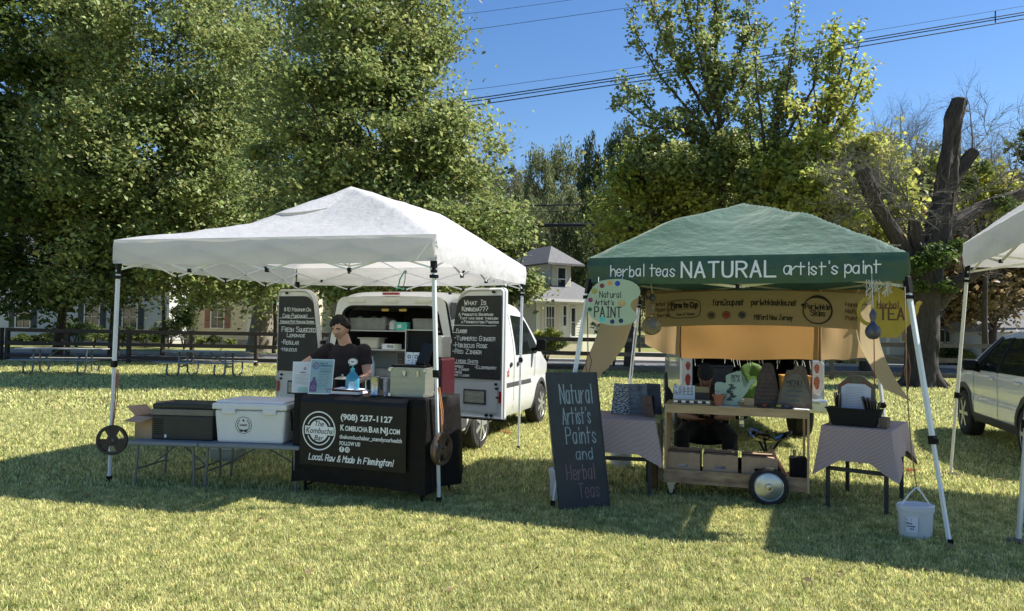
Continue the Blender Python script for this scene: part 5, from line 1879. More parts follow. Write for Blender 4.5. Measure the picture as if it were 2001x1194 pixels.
# brush drawn ring
for i in range(60):
    a0, a1 = 2 * PI * i / 60, 2 * PI * (i + 1) / 60
    r_ = .150
    w = .012 + .020 * max(0, math.cos(a0 - 1.35)) ** 6 + .006 * max(0, math.cos(a0 + .3))
    cx, cy = .735, 1.79
    b.ribbon([(cx + .98 * r_ * math.cos(a0), cy + r_ * math.sin(a0)), (cx + .98 * r_ * math.cos(a1), cy + r_ * math.sin(a1))], w, mp)
b.disc2(.735 - .150, 1.84, .018, mp, 10)
b.write('Periwinkle', .61, 1.80, .055, .009, mp, jitter=.25, space=.9, width=.25)
b.write('Skies', .67, 1.725, .062, .009, mp, jitter=.25, space=.9, stretch=.80)
b.mat(5)
for i, w_ in enumerate(('Herbal Teas', 'Mushrooms', 'Berries')): b.write(w_, -1.06 + .02 * i, 1.85 - .068 * i, .042, .006, mp, jitter=.15, space=1, width=[.24, .22, .15][i])
for i, w_ in enumerate(('Handmade', 'Natural', 'Paints')): b.write(w_, 1.02, 1.85 - .075 * i, .042, .006, mp, jitter=.15, space=1, width=[.22, .18, .15][i])
o = b.build('banner', [M_bann, M_inkb, mat('seal_grey', (0.10, 0.08, 0.07), .8, .6, 60), mat('seal_red', (0.35, 0.05, 0.04), .8, .5, 60), mat('seal_navy', (0.04, 0.05, 0.12), .8, .5, 60), M_inkbr], smooth='all', loc=c2, rotz=yaw2)
tag(o, 'long tan canvas banner hand lettered with web addresses, round seals and a black brushed ring', 'banner')

# palette shaped sign
def flat_sign(name, label, cat, pix, Zd, org_px, s, mcol, yaw, th=.012, parts=()):
    """outline given in source-crop pixels relative to org; s metres per crop pixel"""
    pass
Zp = 6.50
k6 = Zp / 1440 / 4.264
pc = P(1198, 591, Zp)
def q6(x, y): return ((x - 290) * k6, -(y - 478) * k6)
out = [(180, 300), (250, 286), (350, 280), (440, 298), (495, 335), (517, 385), (505, 425), (470, 448), (442, 470), (434, 498), (442, 530), (470, 556), (490, 580), (487, 612), (455, 645), (400, 666), (300, 674), (200, 655), (120, 618), (78, 560), (65, 500), (78, 430), (115, 355)]
out = chaikin([q6(*p) for p in out] + [q6(*out[0])], 2)[:-1]
t = thing('palette_sign', 'pale green palette-shaped sign with paint dots hanging at the front left of the green tent', 'hanging sign', pc, R(-6))
b = MB(); b.prism(out[::-1], -.008, .008)
mp = lambda x, y, e: (x, -.0085 - e, y)
for i, (x, y, r_) in enumerate(((197, 340, 20), (262, 318, 20), (325, 320, 22), (135, 385, 24), (103, 460, 20), (98, 538, 18), (206, 622, 24), (285, 638, 19), (356, 630, 19))):
    b.mat(i + 2); b.disc2(*q6(x, y), r_ * k6, mp, 18)
b.mat(11); b.disc2(*q6(360, 485), 27 * k6, mp, 18, rx=1.3)
b.mat(1)
b.write('Natural', *q6(178, 438), .052, .006, mp, stretch=.72, jitter=.1)
b.write("Artist's", *q6(142, 500), .042, .006, mp, stretch=.72, jitter=.1)
b.write('PAINT', *q6(137, 600), .088, .009, mp, stretch=.62, jitter=.08)
dots = [(0.20, 0.03, 0.07), (0.65, 0.32, 0.08), (0.03, 0.06, 0.40), (0.35, 0.33, 0.08), (0.30, 0.03, 0.14), (0.02, 0.12, 0.06), (0.10, 0.55, 0.55), (0.02, 0.03, 0.14), (0.015, 0.02, 0.09)]
b.build('board', [mat('pale_sage_paint', (0.42, 0.52, 0.36), .7, .05, 6), M_inkb] + [mat('paint_dot_' + n, c, .6, .1, 20) for n, c in zip(('maroon', 'orange', 'blue', 'olive', 'magenta', 'green', 'cyan', 'navy', 'indigo'), dots)] + [mat('paint_tan', (0.48, 0.36, 0.16), .7, .2, 20)], t)
for x in (-.13, .08):
    MB().tube([(x, 0, .18), (x, .03, .225)], .003, 5).build('string', M_paper, t)

# yellow teapot sign
Zt = 5.92
k7 = Zt / 1440 / 3.98
pc = P(1440 + 1170 / 3.98, 480 + 540 / 3.98, Zt)
def q7(x, y): return ((x - 1170) * k7, -(y - 540) * k7)
body = [(1190, 318), (1205, 300), (1222, 318), (1250, 335), (1290, 352), (1300, 400), (1305, 470), (1338, 500), (1362, 480), (1375, 440), (1400, 428), (1415, 440), (1395, 470), (1385, 520), (1350, 590), (1300, 640), (1270, 680), (1240, 715), (1090, 715), (1070, 650), (1050, 600), (1052, 540), (1058, 470), (1070, 410), (1090, 360), (1120, 345)]
bo = [q7(*p) for p in body]
t = thing('teapot_sign', 'yellow wooden teapot-shaped sign hanging at the front right corner of the green tent', 'hanging sign', pc, R(-14))
M_yel = mat('ochre_yellow_paint', (0.42, 0.30, 0.025), .6, .12, 6, .1, 30, stretch=(1, 1, .3))
b = MB(); b.prism(bo[::-1], -.009, .009)
mp = lambda x, y, e: (x, -.0095 - e, y)
b.mat(1); b.write('Herbal', *q7(1095, 490), .058, .008, mp, stretch=.64, jitter=.06)
for i in range(2): b.write('TEA', *q7(1113 + 2 * i, 575), .092, .012, mp, stretch=.78, jitter=.03, space=1.4)
b.build('board', [M_yel, M_inkbr], t)
hp = []
for i in range(15):
    a = R(62 + 236 * i / 14)
    hp.append((q7(1045, 510)[0] + math.cos(a) * 82 * k7, 0, q7(1045, 510)[1] + math.sin(a) * 104 * k7))
b = MB()
for p_, q_ in zip(hp[:-1], hp[1:]): b.bar(p_, q_, .030, .014, ref=(0, 1, 0))
b.build('handle', M_yel, t, bevel=.002)
MB().tube([(0.02, 0, q7(0, 300)[1]), (.01, .04, .42)], .003, 5).build('string', M_paper, t)

# gourds and dried things
M_gourdb = mat('dark_gourd', (0.035, 0.035, 0.055), .35, .6, 20, .1, 40, col2=(0.12, 0.12, 0.16))
M_gourdt = mat('carved_gourd', (0.10, 0.06, 0.035), .5, .5, 30, .3, 60, col2=(0.32, 0.25, 0.13))
c = P(1706, 648, 5.80)
t = thing('gourd', 'dark blue bottle gourd hanging in front of the yellow teapot sign', 'gourd', c)
MB().lathe([(.001, -.062), (.03, -.056), (.054, -.03), (.060, 0), (.050, .034), (.024, .062), (.016, .082), (.024, .108), (.028, .135), (.018, .160), (.006, .175), (.003, .185)], 24).build('shell', M_gourdb, t, smooth='all')
MB().tube([(0, 0, .18), (.0, .02, .45)], .0025, 5).build('string', M_paper, t)
c = P(1273, 637, 6.72)
t = thing('gourd', 'round carved gourd disc hanging low on its string at the left of the banner', 'gourd', c, R(-5))
b = MB(); b.lathe([(.001, -.03), (.05, -.034), (.085, -.018), (.092, 0), (.085, .018), (.001, .03)], 28, axis='y', sy=.9); b.mat(1); b.disc2(0, .02, .035, lambda x, y, e: (x, -.036 - e, y), 18)
b.build('shell', [M_gourdt, mat('gourd_grey_paint', (0.12, 0.12, 0.13), .6, .3, 20)], t, smooth=40)
MB().tube([(0, 0, .08), (0, 0, .12)], .003, 5).build('string', M_paper, t)
c = P(1274, 604, 6.72)
t = thing('gourd', 'small brown and cream bottle gourd above the carved disc', 'gourd', c)
MB().lathe([(.001, -.055), (.028, -.046), (.036, -.02), (.026, .005), (.024, .02), (.032, .038), (.028, .055), (.001, .066)], 20).build('shell', M_gourdt, t, smooth='all')
c = P(1275, 581, 6.72)
t = thing('bell', 'small dark grey gourd bell at the top of the hanging string', 'bell', c)
MB().lathe([(.001, -.036), (.030, -.028), (.036, -.008), (.022, .018), (.010, .03), (.004, .036)], 20).build('shell', mat('grey_gourd', (0.07, 0.07, 0.075), .5, .3, 20), t, smooth='all')
MB().tube([(0, 0, .03), (-.02, .02, .17)], .003, 5).build('string', M_paper, t)
c = P(1259, 572, 6.70)
b = MB()
for i in range(26):
    a, q = random.uniform(0, 2 * PI), random.uniform(.02, .07)
    e = Vector((math.cos(a) * q, math.sin(a) * q * .6, random.uniform(-.08, .05)))
    b.tube([(0, 0, .05), e * .6, e], .0022, 4)
    b.sphere(e, random.uniform(.006, .012), 6, 4)
tag(b.build('dried_flowers', mat('dried_herbs', (0.05, 0.045, 0.03), .9, .4, 30), loc=c), 'dark bunch of dried herbs beside the palette sign', 'dried flowers')
c = P(1715, 552, 5.85)
b = MB()
for i in range(16):
    x = random.uniform(-.09, .12); L = random.uniform(.05, .16)
    b.tube([(x, 0, .02), (x + random.uniform(-.02, .02), -.01, -L * .5), (x + random.uniform(-.03, .03), 0, -L)], [.004, .003, .006], 5)
tag(b.build('shell_strings', mat('bleached_shell', (0.55, 0.50, 0.40), .7, .2, 30), loc=c), 'pale strings of dried pods tied at the right front corner of the green canopy', 'garland')
b = MB()
for i in range(22):
    u = random.uniform(0, 1)
    x, y = -.80 + 1.6 * u, 1.19
    b.tube([(x, y, 1.245), (x + random.uniform(-.01, .02), y - .01, 1.245 - random.uniform(.03, .11))], .0035, 4)
tag(b.build('fringe', mat('bleached_fringe', (0.60, 0.58, 0.52), .8, .1, 30), loc=c2, rotz=yaw2), 'white thread fringe hanging under the amber-tinted cloth', 'fringe')

# ------------------------------------------------------------------ wooden cart
kl = P(1298, 787, 7.0); kr = P(1583, 802, 6.62)
cv = Vector((kr.x - kl.x, kr.y - kl.y, 0)); CL = cv.length
yawc = math.atan2(cv.y, cv.x)
corg = Vector((kl.x, kl.y, 0))
FC = Matrix.Translation(corg) @ Matrix.Rotation(yawc, 4, 'Z')
def onc(x, y, z): return FC @ Vector((x, y, z))
CZ = .868
CD = .50
cart = thing('market_cart', 'wooden market cart with an open lower shelf and a silver disc wheel', 'cart', corg, yawc)
MB().bx(0, CL, .0, CD, CZ - .018, CZ).build('top', M_ply, cart, bevel=.003)
b = MB(); b.bx(.012, CL - .012, .004, .022, CZ - .078, CZ - .019); b.bx(.012, CL - .012, CD - .022, CD - .004, CZ - .078, CZ - .019); b.build('apron', M_ply, cart)
b = MB(); b.bx(.005, .022, .002, CD - .002, .14, CZ - .019); b.build('side_panel', M_ply, cart)
for y0_ in (.0, CD - .04): MB().bx(CL - .022, CL - .004, y0_, y0_ + .04, .125, CZ - .019).build('post', M_ply, cart)
MB().bx(0.0, CL, .024, CD, .150, .165).build('shelf', M_ply, cart)
MB().bx(0.0, CL - .003, .001, .020, .135, .262).build('shelf_front', M_plyd, cart, bevel=.002)
b = MB(); b.bx(.0, CL, CD - .018, CD, .14, .22); b.build('shelf_back', M_ply, cart)
wx = .935
w_ = bpy.data.objects.new('wheel', None); COL.objects.link(w_); w_.parent = cart; w_.location = (wx, -.045, .172)
b = MB(); b.lathe([(.128, -.03), (.150, -.034), (.168, -.022), (.172, 0), (.168, .022), (.150, .034), (.128, .03), (.128, -.03)], 44, axis='y', cap=False); b.build('tyre', M_tyre, w_, smooth=40)
b = MB(); b.lathe([(.129, -.036), (.124, -.040), (.118, -.030), (.10, -.034), (.04, -.046), (.034, -.046), (.001, -.040)], 44, axis='y', cap=False); b.build('disc', mat('zinc_disc', (0.45, 0.48, 0.50), .28, .12, 8, metal=.8), w_, smooth=30)
b = MB(); b.lathe([(.026, -.044), (.026, -.060), (.018, -.062), (.001, -.062)], 20, axis='y', cap=False); b.build('hub', M_steel, w_, smooth=30)
MB().tube([(wx, -.04, .172), (wx, CD + .04, .172)], .010, 8).build('axle', M_steel, cart)
w2 = bpy.data.objects.new('wheel', None); COL.objects.link(w2); w2.parent = cart; w2.location = (wx, CD + .045, .172)
b = MB(); b.lathe([(.001, -.03), (.150, -.034), (.172, 0), (.150, .034), (.001, .03)], 36, axis='y'); b.build('tyre', M_tyre, w2, smooth=40)
for y in (.06, CD - .06):
    cs = bpy.data.objects.new('castor', None); COL.objects.link(cs); cs.parent = cart; cs.location = (.06, y, 0)
    MB().lathe([(.012, -.014), (.034, -.014), (.038, 0), (.034, .014), (.012, .014)], 20, (0.0, 0, .038), 'y').build('castor_wheel', M_tyre, cs, smooth=30)
    b = MB(); b.prism([(-.035, .135), (.045, .135), (.018, .03), (-.008, .03)], -.022, -.018); b.prism([(-.035, .135), (.045, .135), (.018, .03), (-.008, .03)], .018, .022); b.bx(-.045, .055, -.035, .035, .128, .135); b.build('fork', M_alu, cs)

# boxes on the cart shelf
bxs = [(.012, 'left'), (.352, 'middle'), (.700, 'right')]
for k, (x, nm) in enumerate(bxs):
    lab = ['brown lidless handle box at the left end of the cart shelf', 'middle brown handle box on the cart shelf', 'brown handle box on the cart shelf just above the silver wheel'][k]
    t = thing('cardboard_box', lab, 'cardboard box', onc(x + .16, .07, .166), yawc, 'handle boxes on the cart shelf')
    w, d, h = .315, .36, .240
    b = MB()
    b.bx(-w / 2, w / 2, 0, d, 0, .004)
    # front with a hand hole
    def front(y0, y1):
        hx, hz0, hz1 = .045, .115, .142
        b.bx(-w / 2, w / 2, y0, y1, .004, hz0); b.bx(-w / 2, w / 2, y0, y1, hz1, h)
        b.bx(-w / 2, -hx, y0, y1, hz0, hz1); b.bx(hx, w / 2, y0, y1, hz0, hz1)
        for (xa, xb) in ((-w / 2 + .03, -w / 2 + .07), (w / 2 - .10, w / 2 - .05)): b.bx(xa, xb, y0, y1 + .02, h, h + .006)
    front(0, .004); front(d - .004, d)
    for xx in (-w / 2, w / 2 - .004): b.bx(xx, xx + .004, .004, d - .004, .004, h)
    b.build('body', M_card2, t)
    b = MB(); b.bx(-w / 2 + .004, w / 2 - .004, .004, .15, h - .012, h - .008); b.bx(-w / 2 + .004, w / 2 - .004, d - .12, d - .004, h - .012, h - .008); b.build('flap', M_card2, t)
    MB().box((-.02 + .02 * k, .10, .09), (.16, .12, .12), (0, 0, .2)).build('contents', [M_paper, mat('lilac_packet', (0.40, 0.36, 0.55), .6, .2, 20), M_dark][k], t)
t = thing('picture_frame', 'brown wooden frame leaning between the boxes and the black bag on the shelf', 'picture frame', onc(1.13, .12, .166), yawc, tilt=(0, R(-28)))
b = MB(); b.bx(-.012, .012, 0, .02, 0, .36); b.bx(-.012, .012, .2, .22, 0, .36); b.bx(-.012, .012, .02, .2, 0, .02); b.bx(-.012, .012, .02, .2, .34, .36); b.build('frame', mat('brown_frame_wood', (0.22, 0.12, 0.07), .6, .2, 10), t, bevel=.003)
t = thing('tote_bag', 'black bag with looped handles at the right end of the cart shelf', 'bag', onc(1.20, .16, .166), yawc)
b = MB(); b.box((0, .06, .125), (.15, .14, .25), taper=.95); b.build('bag_body', M_blk_cloth, t, bevel=.012)
b = MB()
for x in (-.045, .035):
    b.tube([(x - .025 + .05 * i / 8, .03, .245 + .10 * math.sin(PI * i / 8)) for i in range(9)], .0028, 6)
b.build('handle', mat('tan_cord', (0.35, 0.26, 0.13), .8, .1, 20), t)
b = MB(); b.box((-.03, .06, .28), (.03, .05, .07)); b.build('contents', mat('olive_packet', (0.20, 0.22, 0.10), .7, .2, 20), t)
t = thing('jar', 'small dark round tin on the middle of the cart shelf behind the boxes', 'tin', onc(.70, .46, .225), yawc)
MB().lathe([(.034, 0), (.034, .085), (.038, .088), (.038, .105), (.0, .106)], 20).build('tin_body', M_blkpl, t, smooth=30)
# glass jar hanging under the top
t = thing('glass_jar', 'small faceted glass jar hanging under the cart top', 'glass jar', onc(.70, .12, .675), yawc)
MB().lathe([(.008, 0), (.020, .006), (.026, .03), (.026, .062), (.020, .078), (.023, .10), (.001, .10)], 8).build('glass', mat('cut_glass', (0.6, 0.6, 0.58), .05, .5, 60, spec=1.0, metal=.6), t)
MB().tube([(0, 0, .10), (0, 0, .115)], .004, 6).build('string', M_paper, t)

# wares on top of the cart
def cart_thing(name, label, cat, px, py, depth, tilt=0, yaw=0, group=None):
    g = G(px, py, CZ)
    l = FC.inverted() @ Vector((g.x, g.y, CZ))
    w = onc(l.x, depth, CZ)
    # keep the same direction from the camera: slide along the view line on the table
    d = Vector((g.x, g.y, 0)); d.normalize()
    n = Vector((-math.sin(yawc), math.cos(yawc), 0))
    kk = (depth - l.y) / max(.2, d.dot(n))
    w = Vector((g.x, g.y, CZ)) + d * kk
    return thing(name, label, cat, Vector((w.x, w.y, CZ + .001)), yawc + yaw, group, tilt=(R(-tilt), 0))
mp = lambda x, y, e: (x, -e, y)
# herbal tea teapot board
t = cart_thing('teapot_sign', 'pale green teapot-shaped board listing herbal teas on the cart top', 'sign', 1430, 792, .17, 6)
k = 6.85 / 1440 / 9.95
tp = [(1160, 925), (1100, 900), (1130, 880), (1180, 800), (1110, 720), (1065, 700), (1050, 660), (1000, 690), (972, 640), (975, 520), (1010, 480), (1100, 478), (1165, 500), (1190, 470), (1180, 400), (1185, 350), (1250, 310), (1340, 290), (1400, 250), (1470, 255), (1490, 300), (1540, 370), (1545, 400), (1500, 450), (1500, 520), (1550, 570), (1600, 500), (1640, 420), (1720, 400), (1735, 430), (1660, 520), (1600, 640), (1500, 780), (1400, 870), (1430, 925)]
tpp = [((x - 1300) * k, -(y - 925) * k) for x, y in tp]
M_sage = mat('pale_sage_board', (0.36, 0.46, 0.38), .7, .05, 6)
b = MB()
bm_ = bmesh.new(); vv = [bm_.verts.new((p[0], 0, p[1])) for p in tpp]; bm_.faces.new(vv); bmesh.ops.triangulate(bm_, faces=bm_.faces); bm_.verts.index_update()
tri = [tuple(v.index for v in f.verts) for f in bm_.faces]; bm_.free()
n = len(tpp)
b.add([(p[0], -.005, p[1]) for p in tpp] + [(p[0], .005, p[1]) for p in tpp], tri + [tuple(i + n for i in f[::-1]) for f in tri] + [(i, i + n, (i + 1) % n + n, (i + 1) % n) for i in range(n)])
b.mat(1); mq = lambda x, y, e: (x, -.0055 - e, y)
def qk(x, y): return ((x - 1300) * k, -(y - 925) * k)
b.write('Herbal', *qk(1285, 372), .024, .004, mq, stretch=.75); b.write('TEA', *qk(1275, 465), .036, .005, mq, stretch=.9)
for i in range(12):
    b.write(['Rose', 'Mint', 'Hibiscus', 'Nettle', 'Tulsi', 'Chamomile'][i % 6] + ' ' + ['blend', 'tea', 'leaf'][i % 3], *qk(1300 - 60 + 40 * math.sin(i), 535 + 27 * i), .0085, .0032, mq, align='l', space=.9, stretch=.8)
b.build('board', [M_sage, M_inkb], t)
# price sheet and brown card
t = cart_thing('price_sheet', 'white sheet of printed swatches at the left end of the cart top', 'price sheet', 1337, 779, .24, 10)
b = MB(); b.bx(-.10, .10, -.002, .002, .01, .165)
b.mat(1)
for r_ in range(6):
    for c_ in range(5):
        if random.random() < .85: b.rect2(-.092 + .038 * c_, .145 - .014 * r_, -.092 + .038 * c_ + random.uniform(.018, .034), .151 - .014 * r_, lambda x, y, e: (x, -.0022 - e, y))
b.build('sheet', [M_paper, M_inkb], t)
t = cart_thing('price_board', 'dark brown wooden board with a tan label beside the swatch sheet', 'sign', 1372, 780, .26, 8)
b = MB(); b.bx(-.070, .070, -.008, .002, 0, .16); b.mat(1); b.bx(-.064, .066, -.011, -.008, .10, .155); b.build('board', [M_darkw, mat('tan_label', (0.30, 0.24, 0.12), .7, .1, 20)], t)
# sample rack
t = cart_thing('sample_rack', 'low wooden rack of pale paint samples along the front left of the cart top', 'sample rack', 1352, 789, .06)
b = MB(); b.bx(-.18, .17, .0, .07, 0, .008); b.bx(-.18, .17, .058, .070, .008, .040); b.build('rack', M_ply, t)
b = MB()
for i in range(5): b.box((-.15 + .075 * i, .018, .020), (.036, .045, .020), (R(-15), 0, R(-4 * i)))
b.build('sample', M_paint_w, t, bevel=.002)
b = MB()
for i in range(5): b.box((-.113 + .075 * i, .022, .017), (.034, .045, .016), (R(-15), 0, R(-4 * i)))
b.build('sample', M_darkw, t, bevel=.002)
# terracotta pot
t = cart_thing('plant_pot', 'small terracotta pot holding white sticks in front of the teapot board', 'plant pot', 1404, 789, .09)
MB().lathe([(.038, 0), (.048, .078), (.058, .080), (.060, .104), (.054, .104), (.046, .080), (.001, .078)], 24).build('pot_body', M_terra, t, smooth=30)
b = MB()
for i in range(4): b.tube([(-.01 + .008 * i, 0, .07), (-.03 + .018 * i, .01, .125)], .006, 6)
b.build('stick', M_cream, t)
# carved slab
k = 6.95 / 1440 / 9.95
def slab(t, outline, mats, th=.028, deco=None, cx=0, cy=0, k=k):
    pl = [((x - cx) * k, -(y - cy) * k) for x, y in outline]
    b = MB(); b.prism(pl[::-1], -th / 2, th / 2)
    if deco: deco(b, lambda x, y, e: ((x) * 1.0, -th / 2 - .0006 - e, y))
    return b.build('slab', mats, t, bevel=.003)
t = cart_thing('carved_slab', 'tall tapering wooden slab carved with curling lines on the cart top', 'carved wood', 1497, 786, .20, 8)
M_carve = mat('carved_groove', (0.16, 0.10, 0.075), .7, .2, 20)
M_rw = mat('reddish_dark_wood', (0.055, 0.032, 0.024), .6, .3, 8, .6, 30)
def deco1(b, mp):
    b.mat(1)
    def sw(z): return .118 * (1 - z / .66)
    for i in range(9):
        for c_ in range(-3, 4):
            z = .03 + .038 * i; x = c_ * .042 + (i % 2) * .021
            if abs(x) > sw(z) * .9: continue
            for r_ in (.010, .016):
                b.ribbon([(x + r_ * math.cos(R(a)), z + r_ * math.sin(R(a))) for a in range(0, 181, 30)], .0028, mp)
    for r_ in (.012, .02, .028): b.ribbon([(r_ * math.cos(R(a)), .05 + r_ * math.sin(R(a))) for a in range(0, 361, 24)], .003, mp)
    for s in (-1, 1):
        for j in range(4): b.ribbon([(s * .01 * (j + 1), .20), (s * (.02 + .01 * j), .26), (s * (.012 + .012 * j), .30)], .003, mp)
slab(t, [(320, 885), (350, 620), (400, 420), (450, 240), (490, 80), (560, 45), (640, 48), (690, 85), (725, 240), (760, 420), (790, 600), (800, 885)], [M_rw, M_carve], .03, deco1, 560, 885)
t = cart_thing('menu_slab', 'jagged grey wooden slab marked menu in black on the cart top', 'menu board', 1552, 793, .16, 8)
def deco2(b, mp):
    k_ = 6.85 / 1440 / 9.95
    b.mat(2); pl = [(840, 850), (900, 600), (1000, 400), (1080, 300), (1170, 265), (1240, 310), (1310, 450), (1390, 650), (1430, 850)]
    b.e += .0001; e = b.e
    b.add([mp((x - 1120) * k_, -(y - 930) * k_, e) for x, y in pl], [tuple(range(len(pl)))])
    b.mat(1)
    for i in range(2): b.write('MENU', -.062, .205 + .001 * i, .044, .0055, mp, space=1.3, stretch=.86, jitter=.12)
    b.ribbon([(-.072, .193), (0, .190), (.065, .188)], .004, mp)
    b.mat(3)
    b.write('Tea & Cocoa', -.07, .145, .022, .004, mp, stretch=.75); b.write('Tinctures', -.07, .10, .022, .004, mp, stretch=.8); b.write('Paints', -.05, .055, .022, .004, mp)
k2 = 6.85 / 1440 / 9.95
slab(t, [(805, 930), (850, 640), (920, 420), (960, 280), (990, 200), (1060, 205), (1110, 190), (1140, 110), (1165, 30), (1178, 90), (1190, 130), (1260, 100), (1290, 140), (1340, 180), (1370, 330), (1400, 520), (1440, 640), (1445, 945)], [M_bark, M_inkb, mat('grey_weathered_face', (0.14, 0.13, 0.10), .8, .2, 8), mat('faded_blue_chalk', (0.07, 0.09, 0.11), .8, .2, 30)], .035, deco2, 1120, 930, k2)
# palette of pans
t = cart_thing('paint_pans', 'dark wooden palette with four small pans of paint at the front of the cart top', 'paint palette', 1515, 799, .07)
b = MB(); b.lathe([(.001, 0), (.10, 0), (.105, .006), (.10, .012), (.001, .012)], 28, sx=1.55, sy=.55); b.build('palette', M_darkw, t)
for i, c_ in enumerate(((0.25, 0.07, 0.05), (0.03, 0.05, 0.035), (0.42, 0.42, 0.14), (0.09, 0.11, 0.20))):
    b = MB(); b.lathe([(.020, 0), (.027, .018), (.024, .018), (.001, .014)], 16, (-.095 + .062 * i, -.01, .0125)); b.build('pan', mat('pan_' + ['red', 'green', 'yellow', 'blue'][i], c_, .5, .1, 20), t)
t = cart_thing('leaflet', 'white leaflet lying at the front right of the cart top under the menu slab', 'leaflet', 1560, 797, .06, yaw=R(-20))
MB().box((0, 0, .002), (.18, .07, .003)).build('sheet', M_paper, t)
t = cart_thing('leaflet', 'pale blue leaflet lying in front of the teapot board on the cart', 'leaflet', 1425, 795, .03, yaw=R(10))
MB().box((0, 0, .002), (.20, .06, .003)).build('sheet', mat('pale_blue_paper', (0.40, 0.48, 0.60), .7, .1, 10), t)
t = cart_thing('basket', 'small brown wood block with pale top between the teapot board and the carved slab', 'wood block', 1464, 788, .22)
MB().box((0, 0, .035), (.09, .07, .07)).build('block', M_ply, t, bevel=.004)

# tripod stool behind the cart
t = thing('camp_stool', 'black tripod stool with a shiny saddle seat behind the cart shelf', 'stool', P(1500, 800, 7.75), 0)
t.location.z = 0
b = MB()
def seat(u, v):
    a = u * 2 * PI; r_ = .20 * v * (1 + .28 * math.cos(3 * a))
    return (r_ * math.cos(a), r_ * math.sin(a) * .9, .44 + .09 * (v ** 2) * abs(math.cos(1.5 * a)) ** 2 - .03 * (1 - v))
b.grid(seat, 42, 8); b.build('seat', mat('wet_black_vinyl', (0.010, 0.014, 0.016), .12, .2, 8, .2, 8, spec=.9), t, smooth='all', solid=.006)
for k_ in range(3):
    a = R(120 * k_ + 0); b = MB(); b.tube([(.19 * math.cos(a), .18 * math.sin(a), .51), (-.03 * math.cos(a), -.03 * math.sin(a), .22), (-.17 * math.cos(a), -.17 * math.sin(a), 0)], .011, 8); b.build('leg', M_blkpl, t, smooth=True)

# ------------------------------------------------------------------ side tables with striped cloths
def stripes_mat():
    m = bpy.data.materials.new('striped_cloth'); m.use_nodes = True
    N = m.node_tree.nodes; L = m.node_tree.links; bs = N['Principled BSDF']; bs.inputs['Roughness'].default_value = .9
    tc = N.new('ShaderNodeTexCoord')
    dt = N.new('ShaderNodeVectorMath'); dt.operation = 'DOT_PRODUCT'; dt.inputs[1].default_value = (0.12, .75, 1.0)
    L.new(tc.outputs['Object'], dt.inputs[0])
    n1 = N.new('ShaderNodeTexNoise'); n1.inputs['Scale'].default_value = 30; n1.inputs['Detail'].default_value = 3
    L.new(tc.outputs['Object'], n1.inputs['Vector'])
    ad = N.new('ShaderNodeMath'); ad.operation = 'MULTIPLY_ADD'; ad.inputs[1].default_value = .006
    L.new(n1.outputs['Fac'], ad.inputs[0]); L.new(dt.outputs['Value'], ad.inputs[2])
    ml = N.new('ShaderNodeMath'); ml.operation = 'MULTIPLY'; ml.inputs[1].default_value = 2 * PI / .0125
    L.new(ad.outputs[0], ml.inputs[0])
    sn = N.new('ShaderNodeMath'); sn.operation = 'SINE'; L.new(ml.outputs[0], sn.inputs[0])
    rp = N.new('ShaderNodeValToRGB'); rp.color_ramp.elements[0].position = .35; rp.color_ramp.elements[0].color = (0.24, 0.14, 0.13, 1)
    rp.color_ramp.elements[1].position = .65; rp.color_ramp.elements[1].color = (0.58, 0.48, 0.46, 1)
    mr = N.new('ShaderNodeMapRange'); mr.inputs['From Min'].default_value = -1; L.new(sn.outputs[0], mr.inputs['Value']); L.new(mr.outputs[0], rp.inputs[0])
    L.new(rp.outputs[0], bs.inputs['Base Color'])
    return m
M_str = stripes_mat()
M_dkleg = mat('dark_table_leg', (0.020, 0.022, 0.026), .5, .2, 10)
def side_table(org, yaw, w, d, z, label, lab2, drops, corner):
    t = thing('table', label, 'table', org, yaw)
    MB().bx(-w / 2, w / 2, 0, d, z - .03, z - .006).build('tabletop', M_dkleg, t, bevel=.004)
    for x in (-w / 2 + .04, w / 2 - .04):
        for y in (.04, d - .04):
            MB().bx(x - .017, x + .017, y - .017, y + .017, 0, z - .031).build('leg', M_dkleg, t, bevel=.003)
    b = MB()
    b.bx(-w / 2 + .058, w / 2 - .058, .03, .05, z * .46, z * .46 + .035); b.bx(-w / 2 + .058, w / 2 - .058, d - .05, d - .03, z * .46, z * .46 + .035)
    b.build('stretcher', M_dkleg, t)
    c = drape(w / 2, 0, d, z, drops, .025, .034, 9, corner, nu=220, nv=16)
    o = c.build('tablecloth', M_str, smooth=60, loc=org, rotz=yaw)
    tag(o, lab2, 'tablecloth')
    return t
rt_l = G(1609, 831, .735); rt_r = G(1738, 842, .735)
rv = Vector((rt_r.x - rt_l.x, rt_r.y - rt_l.y, 0))
rorg = Vector(((rt_l.x + rt_r.x) / 2, (rt_l.y + rt_r.y) / 2, 0))
ryaw = math.atan2(rv.y, rv.x)
side_table(rorg, ryaw, rv.length + .02, .85, .735, 'small dark-legged table to the right of the wooden cart', 'mauve striped cloth with hanging corners on the small table right of the cart', {0: .29, 1: .25, 2: .25, 3: .27}, .16)
lyaw = R(-9)
lr = G(1281, 822, .72)
lorg = Vector((lr.x, lr.y, 0)) + Vector((math.cos(lyaw), math.sin(lyaw), 0)) * -.40
side_table(lorg, lyaw, .78, .72, .72, 'small dark-legged table between the standing chalkboard and the wooden cart', 'mauve striped cloth on the table left of the cart behind the standing chalkboard', {0: .31, 1: .26, 2: .25, 3: .25}, .14)
FR2 = Matrix.Translation(rorg) @ Matrix.Rotation(ryaw, 4, 'Z')
FL2 = Matrix.Translation(lorg) @ Matrix.Rotation(lyaw, 4, 'Z')
